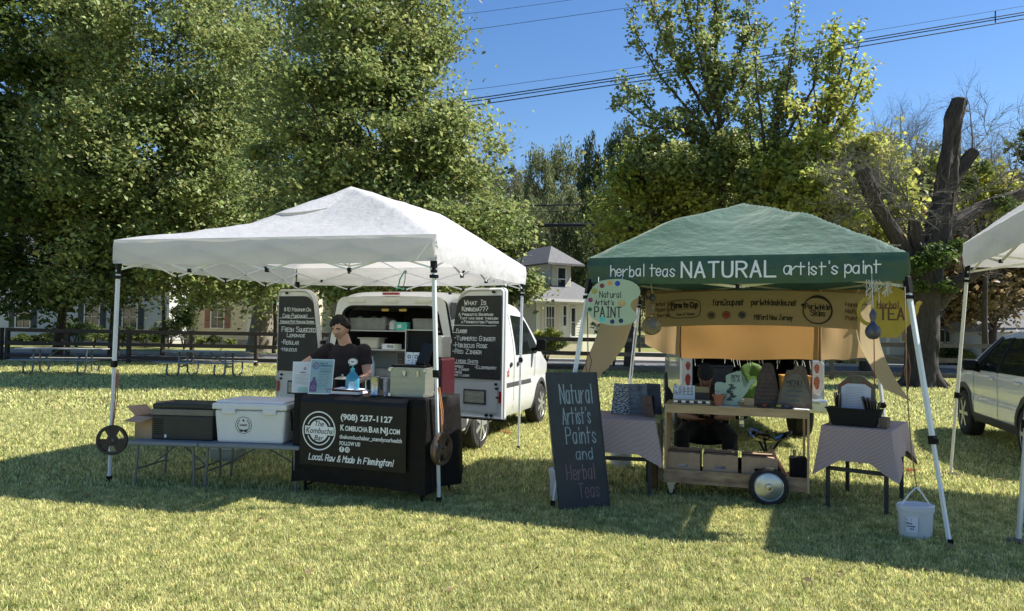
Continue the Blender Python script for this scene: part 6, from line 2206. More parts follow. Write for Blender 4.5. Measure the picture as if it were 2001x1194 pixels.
# tray and wooden notice board on the right table
g = G(1666, 833, .738)
t = thing('planter_tray', 'black trapezoid tray on the right-hand striped cloth', 'tray', (g.x, g.y, .738), ryaw)
b = MB()
w0, w1, h = .345, .455, .155
for y0, y1 in ((.0, .006), (.15, .156)): b.prism([(-w0 / 2, 0), (w0 / 2, 0), (w1 / 2, h), (-w1 / 2, h)], y0, y1)
for s in (-1, 1): b.bar((s * w0 / 2, .078, 0), (s * w1 / 2, .078, h), .006, .142, ref=(1, 0, 0)) if False else b.add([(s * w0 / 2, .006, 0), (s * w0 / 2, .15, 0), (s * w1 / 2, .15, h), (s * w1 / 2, .006, h)], [(0, 1, 2, 3)])
b.bx(-w0 / 2, w0 / 2, .006, .15, 0, .005)
b.build('tray_body', mat('matt_black_metal', (0.004, 0.005, 0.007), .5, .2, 10, spec=.2), t)
MB().bx(-w1 / 2 - .004, w1 / 2 + .004, -.008, .002, h - .012, h + .002).build('rim', M_blkpl, t)
t = thing('notice_board', 'house-shaped grey wooden board holding a typed white page above the black tray', 'notice board', (g.x, g.y, .738) if False else tuple(FR2 @ Vector(((FR2.inverted() @ Vector((g.x, g.y, 0))).x - .005, .20, .739))), ryaw, tilt=(R(-10), 0))
hb = [(-.155, 0), (.155, 0), (.155, .355), (.06, .44), (.0, .455), (-.06, .44), (-.155, .355)]
MB().prism(hb, -.006, .010).build('board', mat('silvered_wood', (0.13, 0.12, 0.09), .85, .25, 5, .5, 20, stretch=(5, 5, 1)), t, bevel=.003)
b = MB(); b.prism([(-.125, .10), (.125, .10), (.125, .345), (.10, .37), (-.10, .37), (-.125, .345)], -.0085, -.0065)
b.mat(1)
for i in range(15): b.rect2(-.09, .335 - .0145 * i, .09 - random.uniform(0, .05), .3375 - .0145 * i, lambda x, y, e: (x, -.0088 - e, y))
b.build('page', [mat('page_white', (0.60, 0.63, 0.74), .8, .03, 10), mat('grey_type', (0.18, 0.2, 0.3), .8, .1, 30)], t)
MB().prism([(-.155, .33), (-.135, .33), (-.05, .385), (-.06, .40)], -.009, -.0065).build('red_corner', mat('dull_red', (0.22, 0.05, 0.04), .7), t)
MB().prism([(.135, .33), (.155, .33), (.06, .40), (.05, .385)], -.009, -.0065).build('red_corner', mat('dull_red', (0.22, 0.05, 0.04), .7), t)
for k_, (px, n_, h0, lab) in enumerate(((1627, 2, .17, 'pair of dark bark-edged wood slices at the left in the black tray'), (1706, 5, .15, 'row of dark bark-edged wood slices at the right in the black tray'))):
    gg = G(px, 833, .738)
    l = FR2.inverted() @ Vector((gg.x, gg.y, 0))
    t = thing('wood_slices', lab, 'wood slices', FR2 @ Vector((l.x, (FR2.inverted() @ Vector((g.x, g.y, 0))).y + .085, .745)), ryaw)
    for i in range(n_):
        b = MB(); b.box(((i - (n_ - 1) / 2) * .022, 0, (h0 - .012 * i) * .5 + .06), (.012, .09, h0 - .012 * i + .1), (0, R(6 * (i - n_ / 2)), 0)); b.build('slice', M_darkw, t, bevel=.003)
t = thing('block', 'brown wooden block beside the black tray on the right table', 'wood block', FR2 @ Vector((.20, .16, .739)), ryaw)
MB().box((0, 0, .045), (.07, .14, .09)).build('block_body', M_bark, t, bevel=.004)
t = thing('cardboard_box', 'low brown carton at the back left of the right-hand striped cloth', 'cardboard box', FR2 @ Vector((-.20, .34, .739)), ryaw)
b = MB(); b.box((0, 0, .04), (.14, .26, .08)); b.build('body', M_card2, t, bevel=.003)
MB().box((0, 0, .0835), (.01, .26, .004)).build('tape', M_paper, t)

# artworks on the left table
def lt(px, py): g = G(px, py, .722); return Vector((g.x, g.y, .723))
M_crackw = mat('crackle_print', (0.03, 0.035, 0.05), .6, .1, 20)
t = thing('painting', 'unframed black and white cracked-pattern painting at the left on the striped cloth', 'painting', lt(1214, 811) + Vector((0, .05, 0)), lyaw, tilt=(R(-10), 0))
def voro_mat(name, scale, c0, c1, st=(1, 1, 1), th=.08):
    m = bpy.data.materials.new(name); m.use_nodes = True
    N = m.node_tree.nodes; L = m.node_tree.links
    tc = N.new('ShaderNodeTexCoord'); mpn = N.new('ShaderNodeMapping'); mpn.inputs['Scale'].default_value = st; L.new(tc.outputs['Object'], mpn.inputs[0])
    v = N.new('ShaderNodeTexVoronoi'); v.feature = 'DISTANCE_TO_EDGE'; v.inputs['Scale'].default_value = scale; L.new(mpn.outputs[0], v.inputs['Vector'])
    r_ = N.new('ShaderNodeValToRGB'); r_.color_ramp.elements[0].position = th * .6; r_.color_ramp.elements[0].color = c0; r_.color_ramp.elements[1].position = th * 1.6; r_.color_ramp.elements[1].color = c1
    L.new(v.outputs['Distance'], r_.inputs[0]); L.new(r_.outputs[0], N['Principled BSDF'].inputs['Base Color']); N['Principled BSDF'].inputs['Roughness'].default_value = .6
    return m
MB().prism([(-.095, 0), (.085, .0), (.075, .30), (-.065, .31)], -.006, .006).build('canvas', voro_mat('crackle_painting', 34, (0.010, 0.010, 0.014, 1), (0.40, 0.42, 0.45, 1), (.8, 1, 1.9), .10), t)
t = thing('painting', 'dark blue landscape painting with pale streaks behind the small brown plaque', 'painting', lt(1245, 812) + Vector((0, .09, 0)), lyaw, tilt=(R(-10), 0))
MB().prism([(-.10, 0), (.12, 0), (.11, .31), (-.10, .30)], -.006, .006).build('canvas', mat('stormy_landscape', (0.03, 0.035, 0.05), .5, .5, 9, col2=(0.22, 0.26, 0.30), stretch=(1, 1, 3)), t)
t = thing('painting', 'dim violet grey painting leaning at the right end behind the other two', 'painting', lt(1279, 812) + Vector((0, .13, 0)), lyaw, tilt=(R(-12), R(6)))
MB().prism([(-.13, 0), (.10, 0), (.05, .31), (-.10, .30)], -.006, .006).build('canvas', mat('violet_painting', (0.02, 0.022, 0.018), .5, .5, 6, col2=(0.09, 0.08, 0.12)), t)
t = thing('plaque', 'small brown wooden plaque tilted in front of the paintings', 'plaque', lt(1268, 814) + Vector((0, -.01, 0)), lyaw, tilt=(R(-8), R(-9)))
b = MB(); b.bx(-.05, .05, -.008, .008, 0, .20); b.mat(1); b.write('Tree', -.03, .10, .02, .003, lambda x, y, e: (x, -.0085 - e, y)); b.build('board', [mat('reddish_plank', (0.12, 0.065, 0.045), .6, .3, 8, .3, 20, stretch=(5, 5, 1)), M_inkb], t)
t = thing('jar', 'black cylindrical tin at the right back of the left striped cloth', 'tin', FL2 @ Vector((.36, .42, .723)), lyaw)
b = MB(); b.lathe([(.045, 0), (.045, .17), (.04, .175), (.04, .19), (.001, .19)], 24); b.mat(1); b.write('Tea', -.02, .13, .015, .003, lambda x, y, e: (x, -.0455 - e, y)); b.build('tin_body', [M_blkpl, M_paint_w], t, smooth=30)
# things on the ground by the left table
t = thing('log', 'upright brown log post on the grass beside the cart castor', 'log', G(1277, 956), 0)
MB().lathe([(.044, 0), (.042, .15), (.045, .33), (.001, .335)], 14, sx=1.0).build('trunk', mat('log_bark', (0.17, 0.10, 0.05), .85, .3, 6, .6, 18, stretch=(5, 5, 1)), t, smooth=50)
b = MB(); b.bx(-.014, .014, 0, .02, 0, .66); b.bx(-.04, -.020, .01, .025, 0, .62)
tag(b.build('boards', mat('pale_board', (0.45, 0.42, 0.34), .7, .1, 8), loc=G(1292, 948), rotz=yawc), 'two pale upright boards leaning against the left end of the cart', 'boards')
# white buckets
M_buck = mat('white_bucket_plastic', (0.66, 0.68, 0.72), .4, .03, 6, trans=.08)
def bucket(loc, r, h, label, rz=0, sy=1.0, handle=None, lab=False, lid=True):
    t = thing('bucket', label, 'bucket', loc, rz)
    b = MB(); b.lathe([(r * .86, 0), (r * .90, .01), (r * .97, h * .80), (r * 1.03, h * .80), (r * 1.03, h * .84), (r * .99, h * .845), (r, h * .9)], 36, sy=sy); b.build('pail', M_buck, t, smooth=30)
    if lid:
        b = MB(); b.lathe([(r * 1.05, h * .87), (r * 1.06, h), (r * 1.0, h * 1.02), (r * .95, h), (.001, h)], 36, sy=sy); b.build('lid', M_buck, t, smooth=30)
    if handle:
        b = MB(); b.tube(handle, .006, 6); b.build('handle', M_paint_w, t, smooth=True)
        b = MB(); p = Vector(handle[2]); q = Vector(handle[3]); b.tube([p, p.lerp(q, .6)], .011, 8); b.build('grip', M_paint_w, t, smooth=True)
    if lab:
        b = MB()
        mpl = lambda x, y, e: (r * .975 * math.sin(x / r - .62), -r * sy * .975 * math.cos(x / r - .62) - .002 - e, y)
        b.grid(lambda u, v: mpl(-.06 + .11 * u, .06 + .115 * v, 0), 10, 2)
        b.mat(1)
        b.disc2(-.025, .152, .014, mpl, 12, rx=1.6)
        b.write('Milford', -.05, .12, .010, .003, mpl); b.write('raw honey', -.045, .10, .010, .003, mpl); b.write('farm', -.02, .08, .010, .003, mpl)
        for (x0, y0, x1, y1) in ((-.058, .062, .048, .064), (-.058, .171, .048, .173), (-.058, .062, -.056, .173), (.046, .062, .048, .173)): b.rect2(x0, y0, x1, y1, mpl)
        b.build('label_print', [M_paper, M_inkb], t)
    return t
bl = G(1789, 1050)
rb_ = .135
bucket(bl, rb_, .25, 'white lidded oval bucket with a printed label at the green tent\'s right front leg', R(4), .72, [(-.14, 0, .215), (-.05, 0, .33), (.01, 0, .385), (.05, 0, .34), (.14, 0, .215)], True)
bucket(G(1094, 972), .10, .26, 'white ribbed bucket half hidden behind the standing chalkboard', 0, 1)
bucket(G(1213, 912), .13, .24, 'white bucket in the sun under the left striped table', 0, 1)
bucket(G(1690, 905), .14, .12, 'low white tub on the grass under the right striped table', 0, 1, lid=False)
# ropes
def rope(pts, r, label, m, name='rope'):
    b = MB(); b.tube(pts, r, 6)
    return tag(b.build(name, m, smooth='all'), label, 'rope')
M_rp = mat('red_brown_rope', (0.26, 0.10, 0.07), .9, .2, 60)
M_rt = mat('tan_rope', (0.30, 0.20, 0.11), .9, .2, 60)
rope([P(1768, 560, 5.75), P(1772, 760, 5.78), P(1781, 880, 5.7), bl + Vector((.01, 0, .385))], .005, 'brown rope running down from the green canopy to the hanging bucket', M_rt)
rope([P(1768, 640, 5.95), P(1772, 700, 5.95), P(1767, 725, 5.95), P(1774, 765, 5.95), P(1779, 720, 5.95), P(1775, 690, 5.95)], .006, 'looped reddish rope bundle hanging beside the right front leg', M_rp)
rope([P(1708, 655, 6.9), P(1709, 740, 6.9), P(1711, 800, 6.9)], .006, 'reddish rope hanging behind the notice board', M_rp)
rope([P(1147, 560, 6.75), P(1149, 690, 6.75), P(1144, 715, 6.75), P(1150, 735, 6.75), P(1156, 705, 6.75), P(1151, 690, 6.75)], .005, 'looped reddish rope hanging beside the left front leg of the green tent', M_rp)
rope([P(1243, 640, 8.3), P(1236, 700, 8.3), P(1233, 735, 8.3)], .005, 'thin reddish rope beside the left drape at the back', M_rp)
b = MB(); o_ = G(1705, 955)
o_ = G(1782, 925, 0)
for i in range(10):
    b.tube([o_ + Vector((random.uniform(-.05, .05), random.uniform(-.05, .05), .02)), o_ + Vector((random.uniform(-.06, .06), random.uniform(-.06, .06), .05))], .006, 5)
tag(b.build('tangle', mat('orange_twine', (0.5, 0.12, 0.04), .8)), 'small tangle of orange twine on the grass by the right table', 'twine')
rope([G(985, 812) + Vector((0, 0, .25)), G(990, 835) + Vector((0, 0, .02)), G(975, 842) + Vector((0, 0, .03)), G(1000, 850) + Vector((0, 0, .03)), G(960, 846) + Vector((0, 0, .03))], .009, 'orange cord tangled on the grass beside the white van', mat('orange_twine', (0.5, 0.12, 0.04)))

# ------------------------------------------------------------------ standing chalkboard
sBL = G(1094, 1000); sBR = G(1193, 991)
sx_ = (sBR - sBL); sw = sx_.length; sx_.normalize()
TL = P(1067, 728, 6.37)
sz_ = (TL - sBL); sh = sz_.length; sz_.normalize()
sn_ = sx_.cross(sz_).normalized()
sb = thing('sandwich_board', 'standing A-frame chalkboard advertising natural artist\'s paints and herbal teas in chalk', 'sandwich board', sBL, 0)
def sm(x, y, z): return sx_ * x + sz_ * z + (-sn_) * (-y) * -1
def spt(x, o, z): return sx_ * x + sz_ * z + sn_ * (-o)
if (sn_.y > 0): sgn = 1
else: sgn = -1
def spt(x, o, z): return sx_ * x + sz_ * z + sn_ * (o * sgn)     # o > 0 goes away from the camera
def face_rect(b, x0, x1, z0, z1, o0, o1):
    vs = [spt(x, o, z) for o in (o0, o1) for z in (z0, z1) for x in (x0, x1)]
    b.add(vs, [(0, 1, 3, 2), (4, 6, 7, 5), (0, 4, 5, 1), (2, 3, 7, 6), (0, 2, 6, 4), (1, 5, 7, 3)])
b = MB(); face_rect(b, .012, sw - .012, .012, sh - .012, 0, .012)
b.mat(1)
mp = lambda x, y, e: spt(x, -.0008 - e, y)
b.write('Natural', .11, sh - .27, .165, .009, mp, jitter=.06, width=.31)
b.write('Natural', .114, sh - .272, .165, .005, mp, jitter=.03, width=.31)
b.write("Artist's", .115, sh - .45, .140, .009, mp, jitter=.06, width=.27)
b.write('Paints', .13, sh - .62, .140, .009, mp, jitter=.06, width=.29)
b.write('and', .21, sh - .76, .10, .008, mp, jitter=.08, width=.16)
b.mat(2)
b.write('Herbal', .10, sh - .93, .125, .009, mp, jitter=.08, width=.27)
b.write('Teas', .20, sh - 1.09, .125, .009, mp, jitter=.08, width=.20)
b.build('front_board', [mat('slate_chalkboard', (0.012, 0.018, 0.028), .55, .35, 3, .1, 20, col2=(0.030, 0.040, 0.052)), mat('pale_blue_chalk', (0.28, 0.36, 0.40), .9, .3, 60), mat('pink_chalk', (0.20, 0.13, 0.15), .9, .3, 60)], sb)
b = MB()
face_rect(b, 0, .0115, 0, sh, -.004, .018); face_rect(b, sw - .0115, sw, 0, sh, -.004, .018); face_rect(b, .012, sw - .012, 0, .0115, -.004, .018); face_rect(b, .012, sw - .012, sh - .0115, sh, -.004, .018)
b.build('frame', mat('dark_frame', (0.03, 0.035, 0.045), .6, .2, 10, ), sb)
b = MB()
top = spt(0, .03, sh - .02); 
for x in (.02, sw - .02):
    p = spt(x, .03, sh - .03); q = Vector((sx_.x * x, sx_.y * x + .62, 0)) + Vector((0, 0, 0))
    b.bar(p, q, .03, .02)
b.build('back_leg', mat('pale_board', (0.45, 0.42, 0.34)), sb)
# ------------------------------------------------------------------ rail fence
M_rail = mat('dark_fence_wood', (0.050, 0.036, 0.028), .8, .35, 4, .3, 20, stretch=(1, 1, 4))
M_railg = mat('grey_fence_wood', (0.12, 0.105, 0.085), .85, .3, 4, .3, 20, stretch=(1, 1, 4))
def fence(pts, label, m, posts=True, rails=(1.22, .73, .24), hp=1.30, half=.07):
    A, B = Vector((*pts[0], 0)), Vector((*pts[1], 0))
    L = (B - A).length
    yaw = math.atan2((B - A).y, (B - A).x)
    t = thing('fence', label, 'fence', A, yaw)
    n = max(1, round(L / 2.45))
    for i in range(n + 1):
        x = L * i / n
        b = MB(); b.bx(x - .065, x + .065, .025, .155, 0, hp + .02 * nz(i * 3.3)); b.build('post', m, t, bevel=.008)
    for z in rails:
        b = MB()
        for i in range(n):
            x0, x1 = L * i / n + .003, L * (i + 1) / n - .003
            dz0, dz1 = .02 * nz(i * 1.7, z), .02 * nz((i + 1) * 1.7, z)
            b.add([(x0, -.02, z - half + dz0), (x1, -.02, z - half + dz1), (x1, .024, z - half + dz1), (x0, .024, z - half + dz0), (x0, -.02, z + half + dz0), (x1, -.02, z + half + dz1), (x1, .024, z + half + dz1), (x0, .024, z + half + dz0)],
                  [(0, 3, 2, 1), (4, 5, 6, 7), (0, 1, 5, 4), (1, 2, 6, 5), (2, 3, 7, 6), (3, 0, 4, 7)])
        b.build('rail', m, t)
    return t
fA, fM, fB = (-19.6, 28.6), (3.2, 25.6), (20.5, 22.8)
fence((fA, fM), 'dark three-rail board fence behind the picnic tables and the van', M_rail)
fence((fM, fB), 'three-rail board fence greying towards the right behind the green tent and the big tree trunk', M_railg)
fence(((-19.75, 28.7), (-30, 33.5)), 'short stretch of dark rail fence turning away at the far left corner', M_rail)

# ------------------------------------------------------------------ picnic tables
M_pt = mat('weathered_plank', (0.30, 0.30, 0.28), .8, .15, 4, .2, 20, stretch=(6, 1, 1))
M_tube = mat('galvanised_tube', (0.22, 0.23, 0.23), .5, .15, 10, metal=.3)
def picnic(loc, yaw, label):
    t = thing('picnic_table', label, 'picnic table', loc, yaw, 'picnic tables by the fence')
    L = 2.35
    b = MB()
    for k in range(5): b.bx(-L / 2, L / 2, -.37 + .15 * k, -.37 + .15 * k + .14, .73, .765)
    b.build('tabletop', M_pt, t, bevel=.006)
    for s in (-1, 1):
        b = MB(); b.bx(-L / 2, L / 2, s * .74 - .13, s * .74 - .005, .42, .455); b.bx(-L / 2, L / 2, s * .74 + .005, s * .74 + .13, .42, .455)
        b.build('bench', M_pt, t, bevel=.006)
    for x in (-.72, .72):
        for s in (-1, 1):
            b = MB()
            pts = [(x, s * .22, .73), (x, s * .22, .35), (x, s * .24, .12), (x, s * .34, .035), (x, s * .50, .03), (x, s * .70, .035), (x, s * .82, .10), (x, s * .84, .24), (x, s * .80, .40)]
            b.tube(chaikin([tuple(p) for p in []] or pts, 0), .028, 8)
            b.build('frame_leg', M_tube, t, smooth='all')
        b = MB(); b.tube([(x, 0, .30), (x * .15, 0, .72)], .02, 8); b.tube([(x, -.22, .30), (x, .22, .30)], .022, 8); b.build('brace', M_tube, t)
    return t
pL = G(122, 730); pR = G(402, 736)
pt1 = picnic(pL, R(10), 'weathered picnic table at the far left in front of the fence')
dup(pt1, pR, R(-7), 'weathered picnic table right of the tent pole, in front of the fence')

# ------------------------------------------------------------------ houses
M_sidw = mat('white_siding', (0.52, 0.53, 0.52), .7, .05, 1.0)
M_sidc = mat('cream_siding', (0.66, 0.58, 0.44), .7, .05, 1.0)
M_sidy = mat('pale_yellow_siding', (0.76, 0.75, 0.62), .7, .05, 1.0)
M_trimw = mat('white_trim', (0.72, 0.72, 0.68), .6, .04, 5)
M_shut = mat('navy_shutter', (0.03, 0.035, 0.05), .6, .1, 5)
M_shutr = mat('dusty_red_shutter', (0.28, 0.12, 0.10), .6, .1, 5)
M_pane = mat('house_glass', (0.03, 0.04, 0.05), .08, .4, 2, spec=.8)
M_roof = mat('grey_shingle', (0.16, 0.16, 0.165), .9, .35, 9, .4, 20, stretch=(1, 1, 3))
M_roofd = mat('dark_shingle', (0.08, 0.08, 0.085), .9, .3, 9, .4, 20)
M_brick = mat('red_brick', (0.22, 0.07, 0.05), .9, .3, 12, .3, 30)
def siding(b, x0, x1, z0, z1, y=0.0, step=.19, holes=()):
    """clapboards on the wall plane y (facing -y), leaving window holes"""
    n = int((z1 - z0) / step + .5)
    for i in range(n):
        za, zb = z0 + (z1 - z0) * i / n, z0 + (z1 - z0) * (i + 1) / n
        segs = [(x0, x1)]
        for (hx0, hx1, hz0, hz1) in holes:
            if zb > hz0 and za < hz1:
                ns = []
                for a, c in segs:
                    if hx0 > a and hx0 < c: ns.append((a, hx0))
                    if hx1 > a and hx1 < c: ns.append((hx1, c))
                    if hx1 <= a or hx0 >= c: ns.append((a, c))
                segs = ns
        for a, c in segs:
            b.add([(a, y - .035, za), (c, y - .035, za), (c, y - .004, zb), (a, y - .004, zb), (a, y, za), (c, y, za)], [(0, 1, 2, 3), (4, 5, 1, 0)])
def window(parent, x, z0, w, h, y=0, shut=None, m=M_trimw, grid_=(2, 2)):
    e = bpy.data.objects.new('window', None); COL.objects.link(e); e.parent = parent; e.location = (x, y, z0)
    b = MB(); f = .08
    b.bx(-w / 2 - f, -w / 2, -.07, .02, -f, h + f); b.bx(w / 2, w / 2 + f, -.07, .02, -f, h + f); b.bx(-w / 2, w / 2, -.07, .02, h, h + f); b.bx(-w / 2, w / 2, -.09, .02, -f, 0)
    b.bx(-w / 2, w / 2, -.045, -.01, h / 2 - .02, h / 2 + .02)
    for k in range(1, grid_[0]): b.bx(-w / 2 + w * k / grid_[0] - .012, -w / 2 + w * k / grid_[0] + .012, -.04, -.01, 0, h)
    b.build('frame', m, e)
    MB().bx(-w / 2, w / 2, .0, .01, 0, h).build('pane', M_pane, e)
    if shut:
        for s in (-1, 1):
            b = MB(); xx = s * (w / 2 + f + .2); b.bx(xx - .19, xx + .19, -.08, -.045, -.02, h + .02)
            for k in range(10): b.bx(xx - .15, xx + .15, -.088, -.081, h * (k + .2) / 10, h * (k + .7) / 10)
            b.build('shutter', shut, e)
    return e
def long_house(loc, yaw, L, D, H, wins, sid, shut, roofm, label, roofh=2.6, storeys=1, door=None, z0=.45):
    t = thing('house', label, 'house', loc, yaw)
    holes = [(x - w / 2, x + w / 2, z, z + h) for x, z, w, h in wins]
    b = MB(); siding(b, 0, L, z0, H, 0, .2, holes)
    b.bx(0, L, .02, .1, z0, H); b.bx(0, .1, .1, D, z0, H); b.bx(L - .1, L, .1, D, z0, H); b.bx(.1, L - .1, D - .1, D, z0, H)
    b.build('wall', sid, t)
    MB().bx(.05, L - .05, .03, D - .05, 0, z0).build('foundation', M_conc, t)
    for x in (0, L): MB().bx(x - .08, x + .08, -.06, .015, z0, H).build('corner_board', M_trimw, t)
    for x, z, w, h in wins: window(t, x, z, w, h, 0, shut)
    b = MB(); b.prism([(-.5, H - .05), (D + .5, H - .05), (D / 2, H + roofh)], -.3, L + .3, 'yz'); b.build('roof', roofm, t)
    MB().bx(-.3, L + .3, -.62, -.5, H - .15, H - .02).build('gutter', M_trimw, t)
    if door:
        b = MB(); b.bx(door - .5, door + .5, -.06, -.0, z0, z0 + 2.1); b.build('door', M_shutr, t)
        b = MB()
        for x in (door - .9, door + .9): b.bx(x - .08, x + .08, -1.3, -1.14, 0, z0 + 2.5)
        b.bx(door - 1.1, door + 1.1, -1.4, -.04, z0 + 2.5, z0 + 2.7); b.bx(door - 1.0, door + 1.0, -1.3, -.04, 0, z0 - .1); b.build('porch', M_trimw, t)
    return t
# left house in tree shade
p0 = P(-160, 660, 50); p0.z = 0
long_house(p0, R(-2), 17.2, 9, 5.6, [(2.2, 1.15, .95, 1.6), (7.25, 1.15, .95, 1.6), (12.0, 1.15, .95, 1.6), (14.6, 1.15, .95, 1.6), (2.2, 3.8, .95, 1.4), (7.25, 3.8, .95, 1.4), (12, 3.8, .95, 1.4)], M_sidw, M_shut, M_roofd, 'long white clapboard house with navy shutters in tree shade at the far left')
p0 = P(352, 665, 53); p0.z = 0
long_house(p0, R(3), 9.4, 8, 5.6, [(2.6, 1.3, .85, 1.5), (2.6, 3.7, .85, 1.4), (5.2, 3.7, .85, 1.4), (7.9, 3.7, .85, 1.4)], M_sidc, M_shutr, M_roofd, 'sunlit cream clapboard house with dusty red shutters behind the left end of the white tent', door=6.1)

# house with dormer between the tents, seen on its corner
h0 = P(1046, 700, 38.5); h0.z = 0
hyaw = R(30)
hs = thing('house', 'pale yellow corner house with grey shingle roofs and an upper dormer between the tents', 'house', h0, hyaw)
W_, Dp, He, zf = 3.05, 8.5, 3.12, 1.0
b = MB(); siding(b, 0, W_, zf, He, 0, .14, [(.62, 1.12, 1.55, 2.75), (1.68, 1.90, 1.75, 2.8), (2.2, 2.48, 1.2, 2.7)])
b.bx(0, W_, .02, .10, zf, He); b.bx(W_ - .1, W_, .1, Dp, zf, He)
b.build('wall', M_sidy, hs)
b = MB(); b.at(rot=(0, 0, -PI / 2)); siding(b, -Dp, 0, zf, He, 0, .14, [(-2.6, -1.8, 1.5, 2.7), (-5.6, -4.8, 1.5, 2.7)]); b.at(); b.bx(.02, .1, .1, Dp, zf, He)
b.build('side_wall', mat('grey_shade_siding', (0.52, 0.52, 0.50), .7, .05, 1.0), hs)  # siding greyed so this wall's shade sits in the colour
MB().bx(.03, W_ - .03, .03, Dp, 0, zf).build('foundation', mat('cream_foundation', (0.55, 0.50, 0.34), .9, .08, 3), hs)
window(hs, .87, 1.55, .5, 1.2, 0, grid_=(3, 2)); window(hs, 1.79, 1.75, .20, 1.05, 0, grid_=(1, 2)); window(hs, 2.34, 1.2, .26, 1.5, 0, grid_=(1, 2))
for x in (.40, 1.34): MB().bx(x - .10, x + .10, -.05, -.036, 1.5, 2.8).build('shutter', M_sidc, hs)
b = MB()
X0, X1, Y0, Y1, zr = -.75, W_ + .6, -.75, Dp + .5, He
b.add([(X0, Y0, zr), (X1, Y0, zr), (X1, Y1, zr), (X0, Y1, zr), (1.4, 2.6, zr + 1.75), (1.4, Y1 - 2.6, zr + 1.75)], [(0, 1, 4), (1, 2, 5, 4), (2, 3, 5), (3, 0, 4, 5), (3, 2, 1, 0)])
b.build('roof', M_roof, hs)
b = MB(); b.bx(X0, X1, Y0 - .04, Y0, zr - .12, zr + .02); b.bx(X0 - .04, X0, Y0, Y1, zr - .12, zr + .02)
for i in range(30): b.sphere((X0 + .1 + (X1 - X0 - .2) * i / 29, Y0 + .02, zr - .16), .04, 6, 4)
b.build('eave_trim', M_trimw, hs)
up = bpy.data.objects.new('dormer', None); COL.objects.link(up); up.parent = hs; up.location = (0, 0, 0)
dx0, dx1, dy0, dy1, dz0, dz1 = 1.45, 2.75, .85, 4.8, 3.3, 5.12
b = MB(); siding(b, dx0, dx1, dz0, dz1, dy0, .14, [(1.85, 2.35, 3.75, 4.85)]); b.bx(dx1 - .1, dx1, dy0 + .1, dy1, dz0, dz1)
b.bx(dx0, dx1, dy0 + .02, dy0 + .1, dz0, dz1)
b.at(rot=(0, 0, -PI / 2)); siding(b, -dy1, -dy0, dz0, dz1, dx0, .14); b.at(); b.bx(dx0 + .02, dx0 + .1, dy0 + .1, dy1, dz0, dz1)
b.build('dormer_wall', mat('blue_shade_siding', (0.62, 0.66, 0.68), .7, .05, 1.0), up)  # white dormer siding; the bluish tone paints its shade into the colour
MB().bx(1.50, 2.70, dy0 - .06, dy0 - .037, 3.42, 5.1).build('window_surround', mat('cream_trim', (0.62, 0.58, 0.44), .6, .04, 5), up)
MB().bx(1.85, 2.35, dy0 - .075, dy0 - .062, 3.70, 4.90).build('dormer_pane', M_pane, up)
b = MB()
for (xa, xb, za, zb) in ((1.78, 1.86, 3.6, 5.0), (2.34, 2.42, 3.6, 5.0), (1.86, 2.34, 4.9, 5.0), (1.86, 2.34, 3.6, 3.70), (1.86, 2.34, 4.27, 4.33)): b.bx(xa, xb, dy0 - .10, dy0 - .061, za, zb)
b.build('dormer_frame', M_trimw, up)
b = MB(); e_ = .55
b.add([(dx0 - e_, dy0 - e_, dz1), (dx1 + e_, dy0 - e_, dz1), (dx1 + e_, dy1 + e_, dz1), (dx0 - e_, dy1 + e_, dz1), (2.1, dy0 + 1.0, dz1 + 1.1), (2.1, dy1 - 1.0, dz1 + 1.1)], [(0, 1, 4), (1, 2, 5, 4), (2, 3, 5), (3, 0, 4, 5), (3, 2, 1, 0)])
b.bx(dx0 - e_, dx1 + e_, dy0 - e_ - .03, dy0 - e_, dz1 - .1, dz1 + .01)
b.build('dormer_roof', M_roof, up)
b = MB(); b.bx(3.0, 3.4, 1.9, 2.5, 3.4, 4.7); b.bx(2.95, 3.45, 1.85, 2.55, 4.71, 4.85); b.build('chimney', M_brick, hs)
MB().bx(W_ + .02, W_ + 5.0, 4.0, 8.0, 0, 2.9).build('back_wing', M_sidy, hs)
b = MB(); b.add([(W_ - .3, 3.5, 2.92), (W_ + 5.4, 3.5, 2.92), (W_ + 5.4, 8.4, 2.92), (W_ - .3, 8.4, 2.92), (W_ + .6, 6, 4.6), (W_ + 3.4, 6, 4.6)], [(0, 1, 5, 4), (1, 2, 5), (2, 3, 4, 5), (3, 0, 4), (3, 2, 1, 0)])
b.build('wing_roof', M_roof, hs)

# right white house and garage
h1 = P(1735, 700, 40); h1.z = 0
long_house(h1, R(-3), 5.35, 8, 5.3, [(1.1, 1.2, .8, 1.3), (3.0, 1.2, .8, 1.3)], M_sidw, None, M_roofd, 'white clapboard house behind the big forked tree at the right', roofh=2.2)
g0 = P(1936, 700, 36); g0.z = 0
t = thing('garage', 'low white garage with pale shingle roof beyond the white suv', 'garage', g0, R(-4))
b = MB(); siding(b, 0, 7, .1, 1.75, 0, .2); b.bx(0, 7, .02, 5, .1, 1.75); b.build('wall', M_sidw, t)
b = MB(); b.prism([(-.3, 1.75), (5.3, 1.75), (2.5, 3.0)], -.3, 7.3, 'yz'); b.build('roof', M_roof, t)
MB().bx(1.4, 4.0, -.06, -.038, .1, 1.5).build('garage_door', M_trimw, t)
g0 = P(1915, 660, 60); g0.z = 0
long_house(g0, R(0), 9, 6, 2.6, [], M_sidc, None, mat('brown_shingle', (0.13, 0.09, 0.075), .9, .3, 9), 'far low house with brown roof seen above the garage', roofh=1.2)

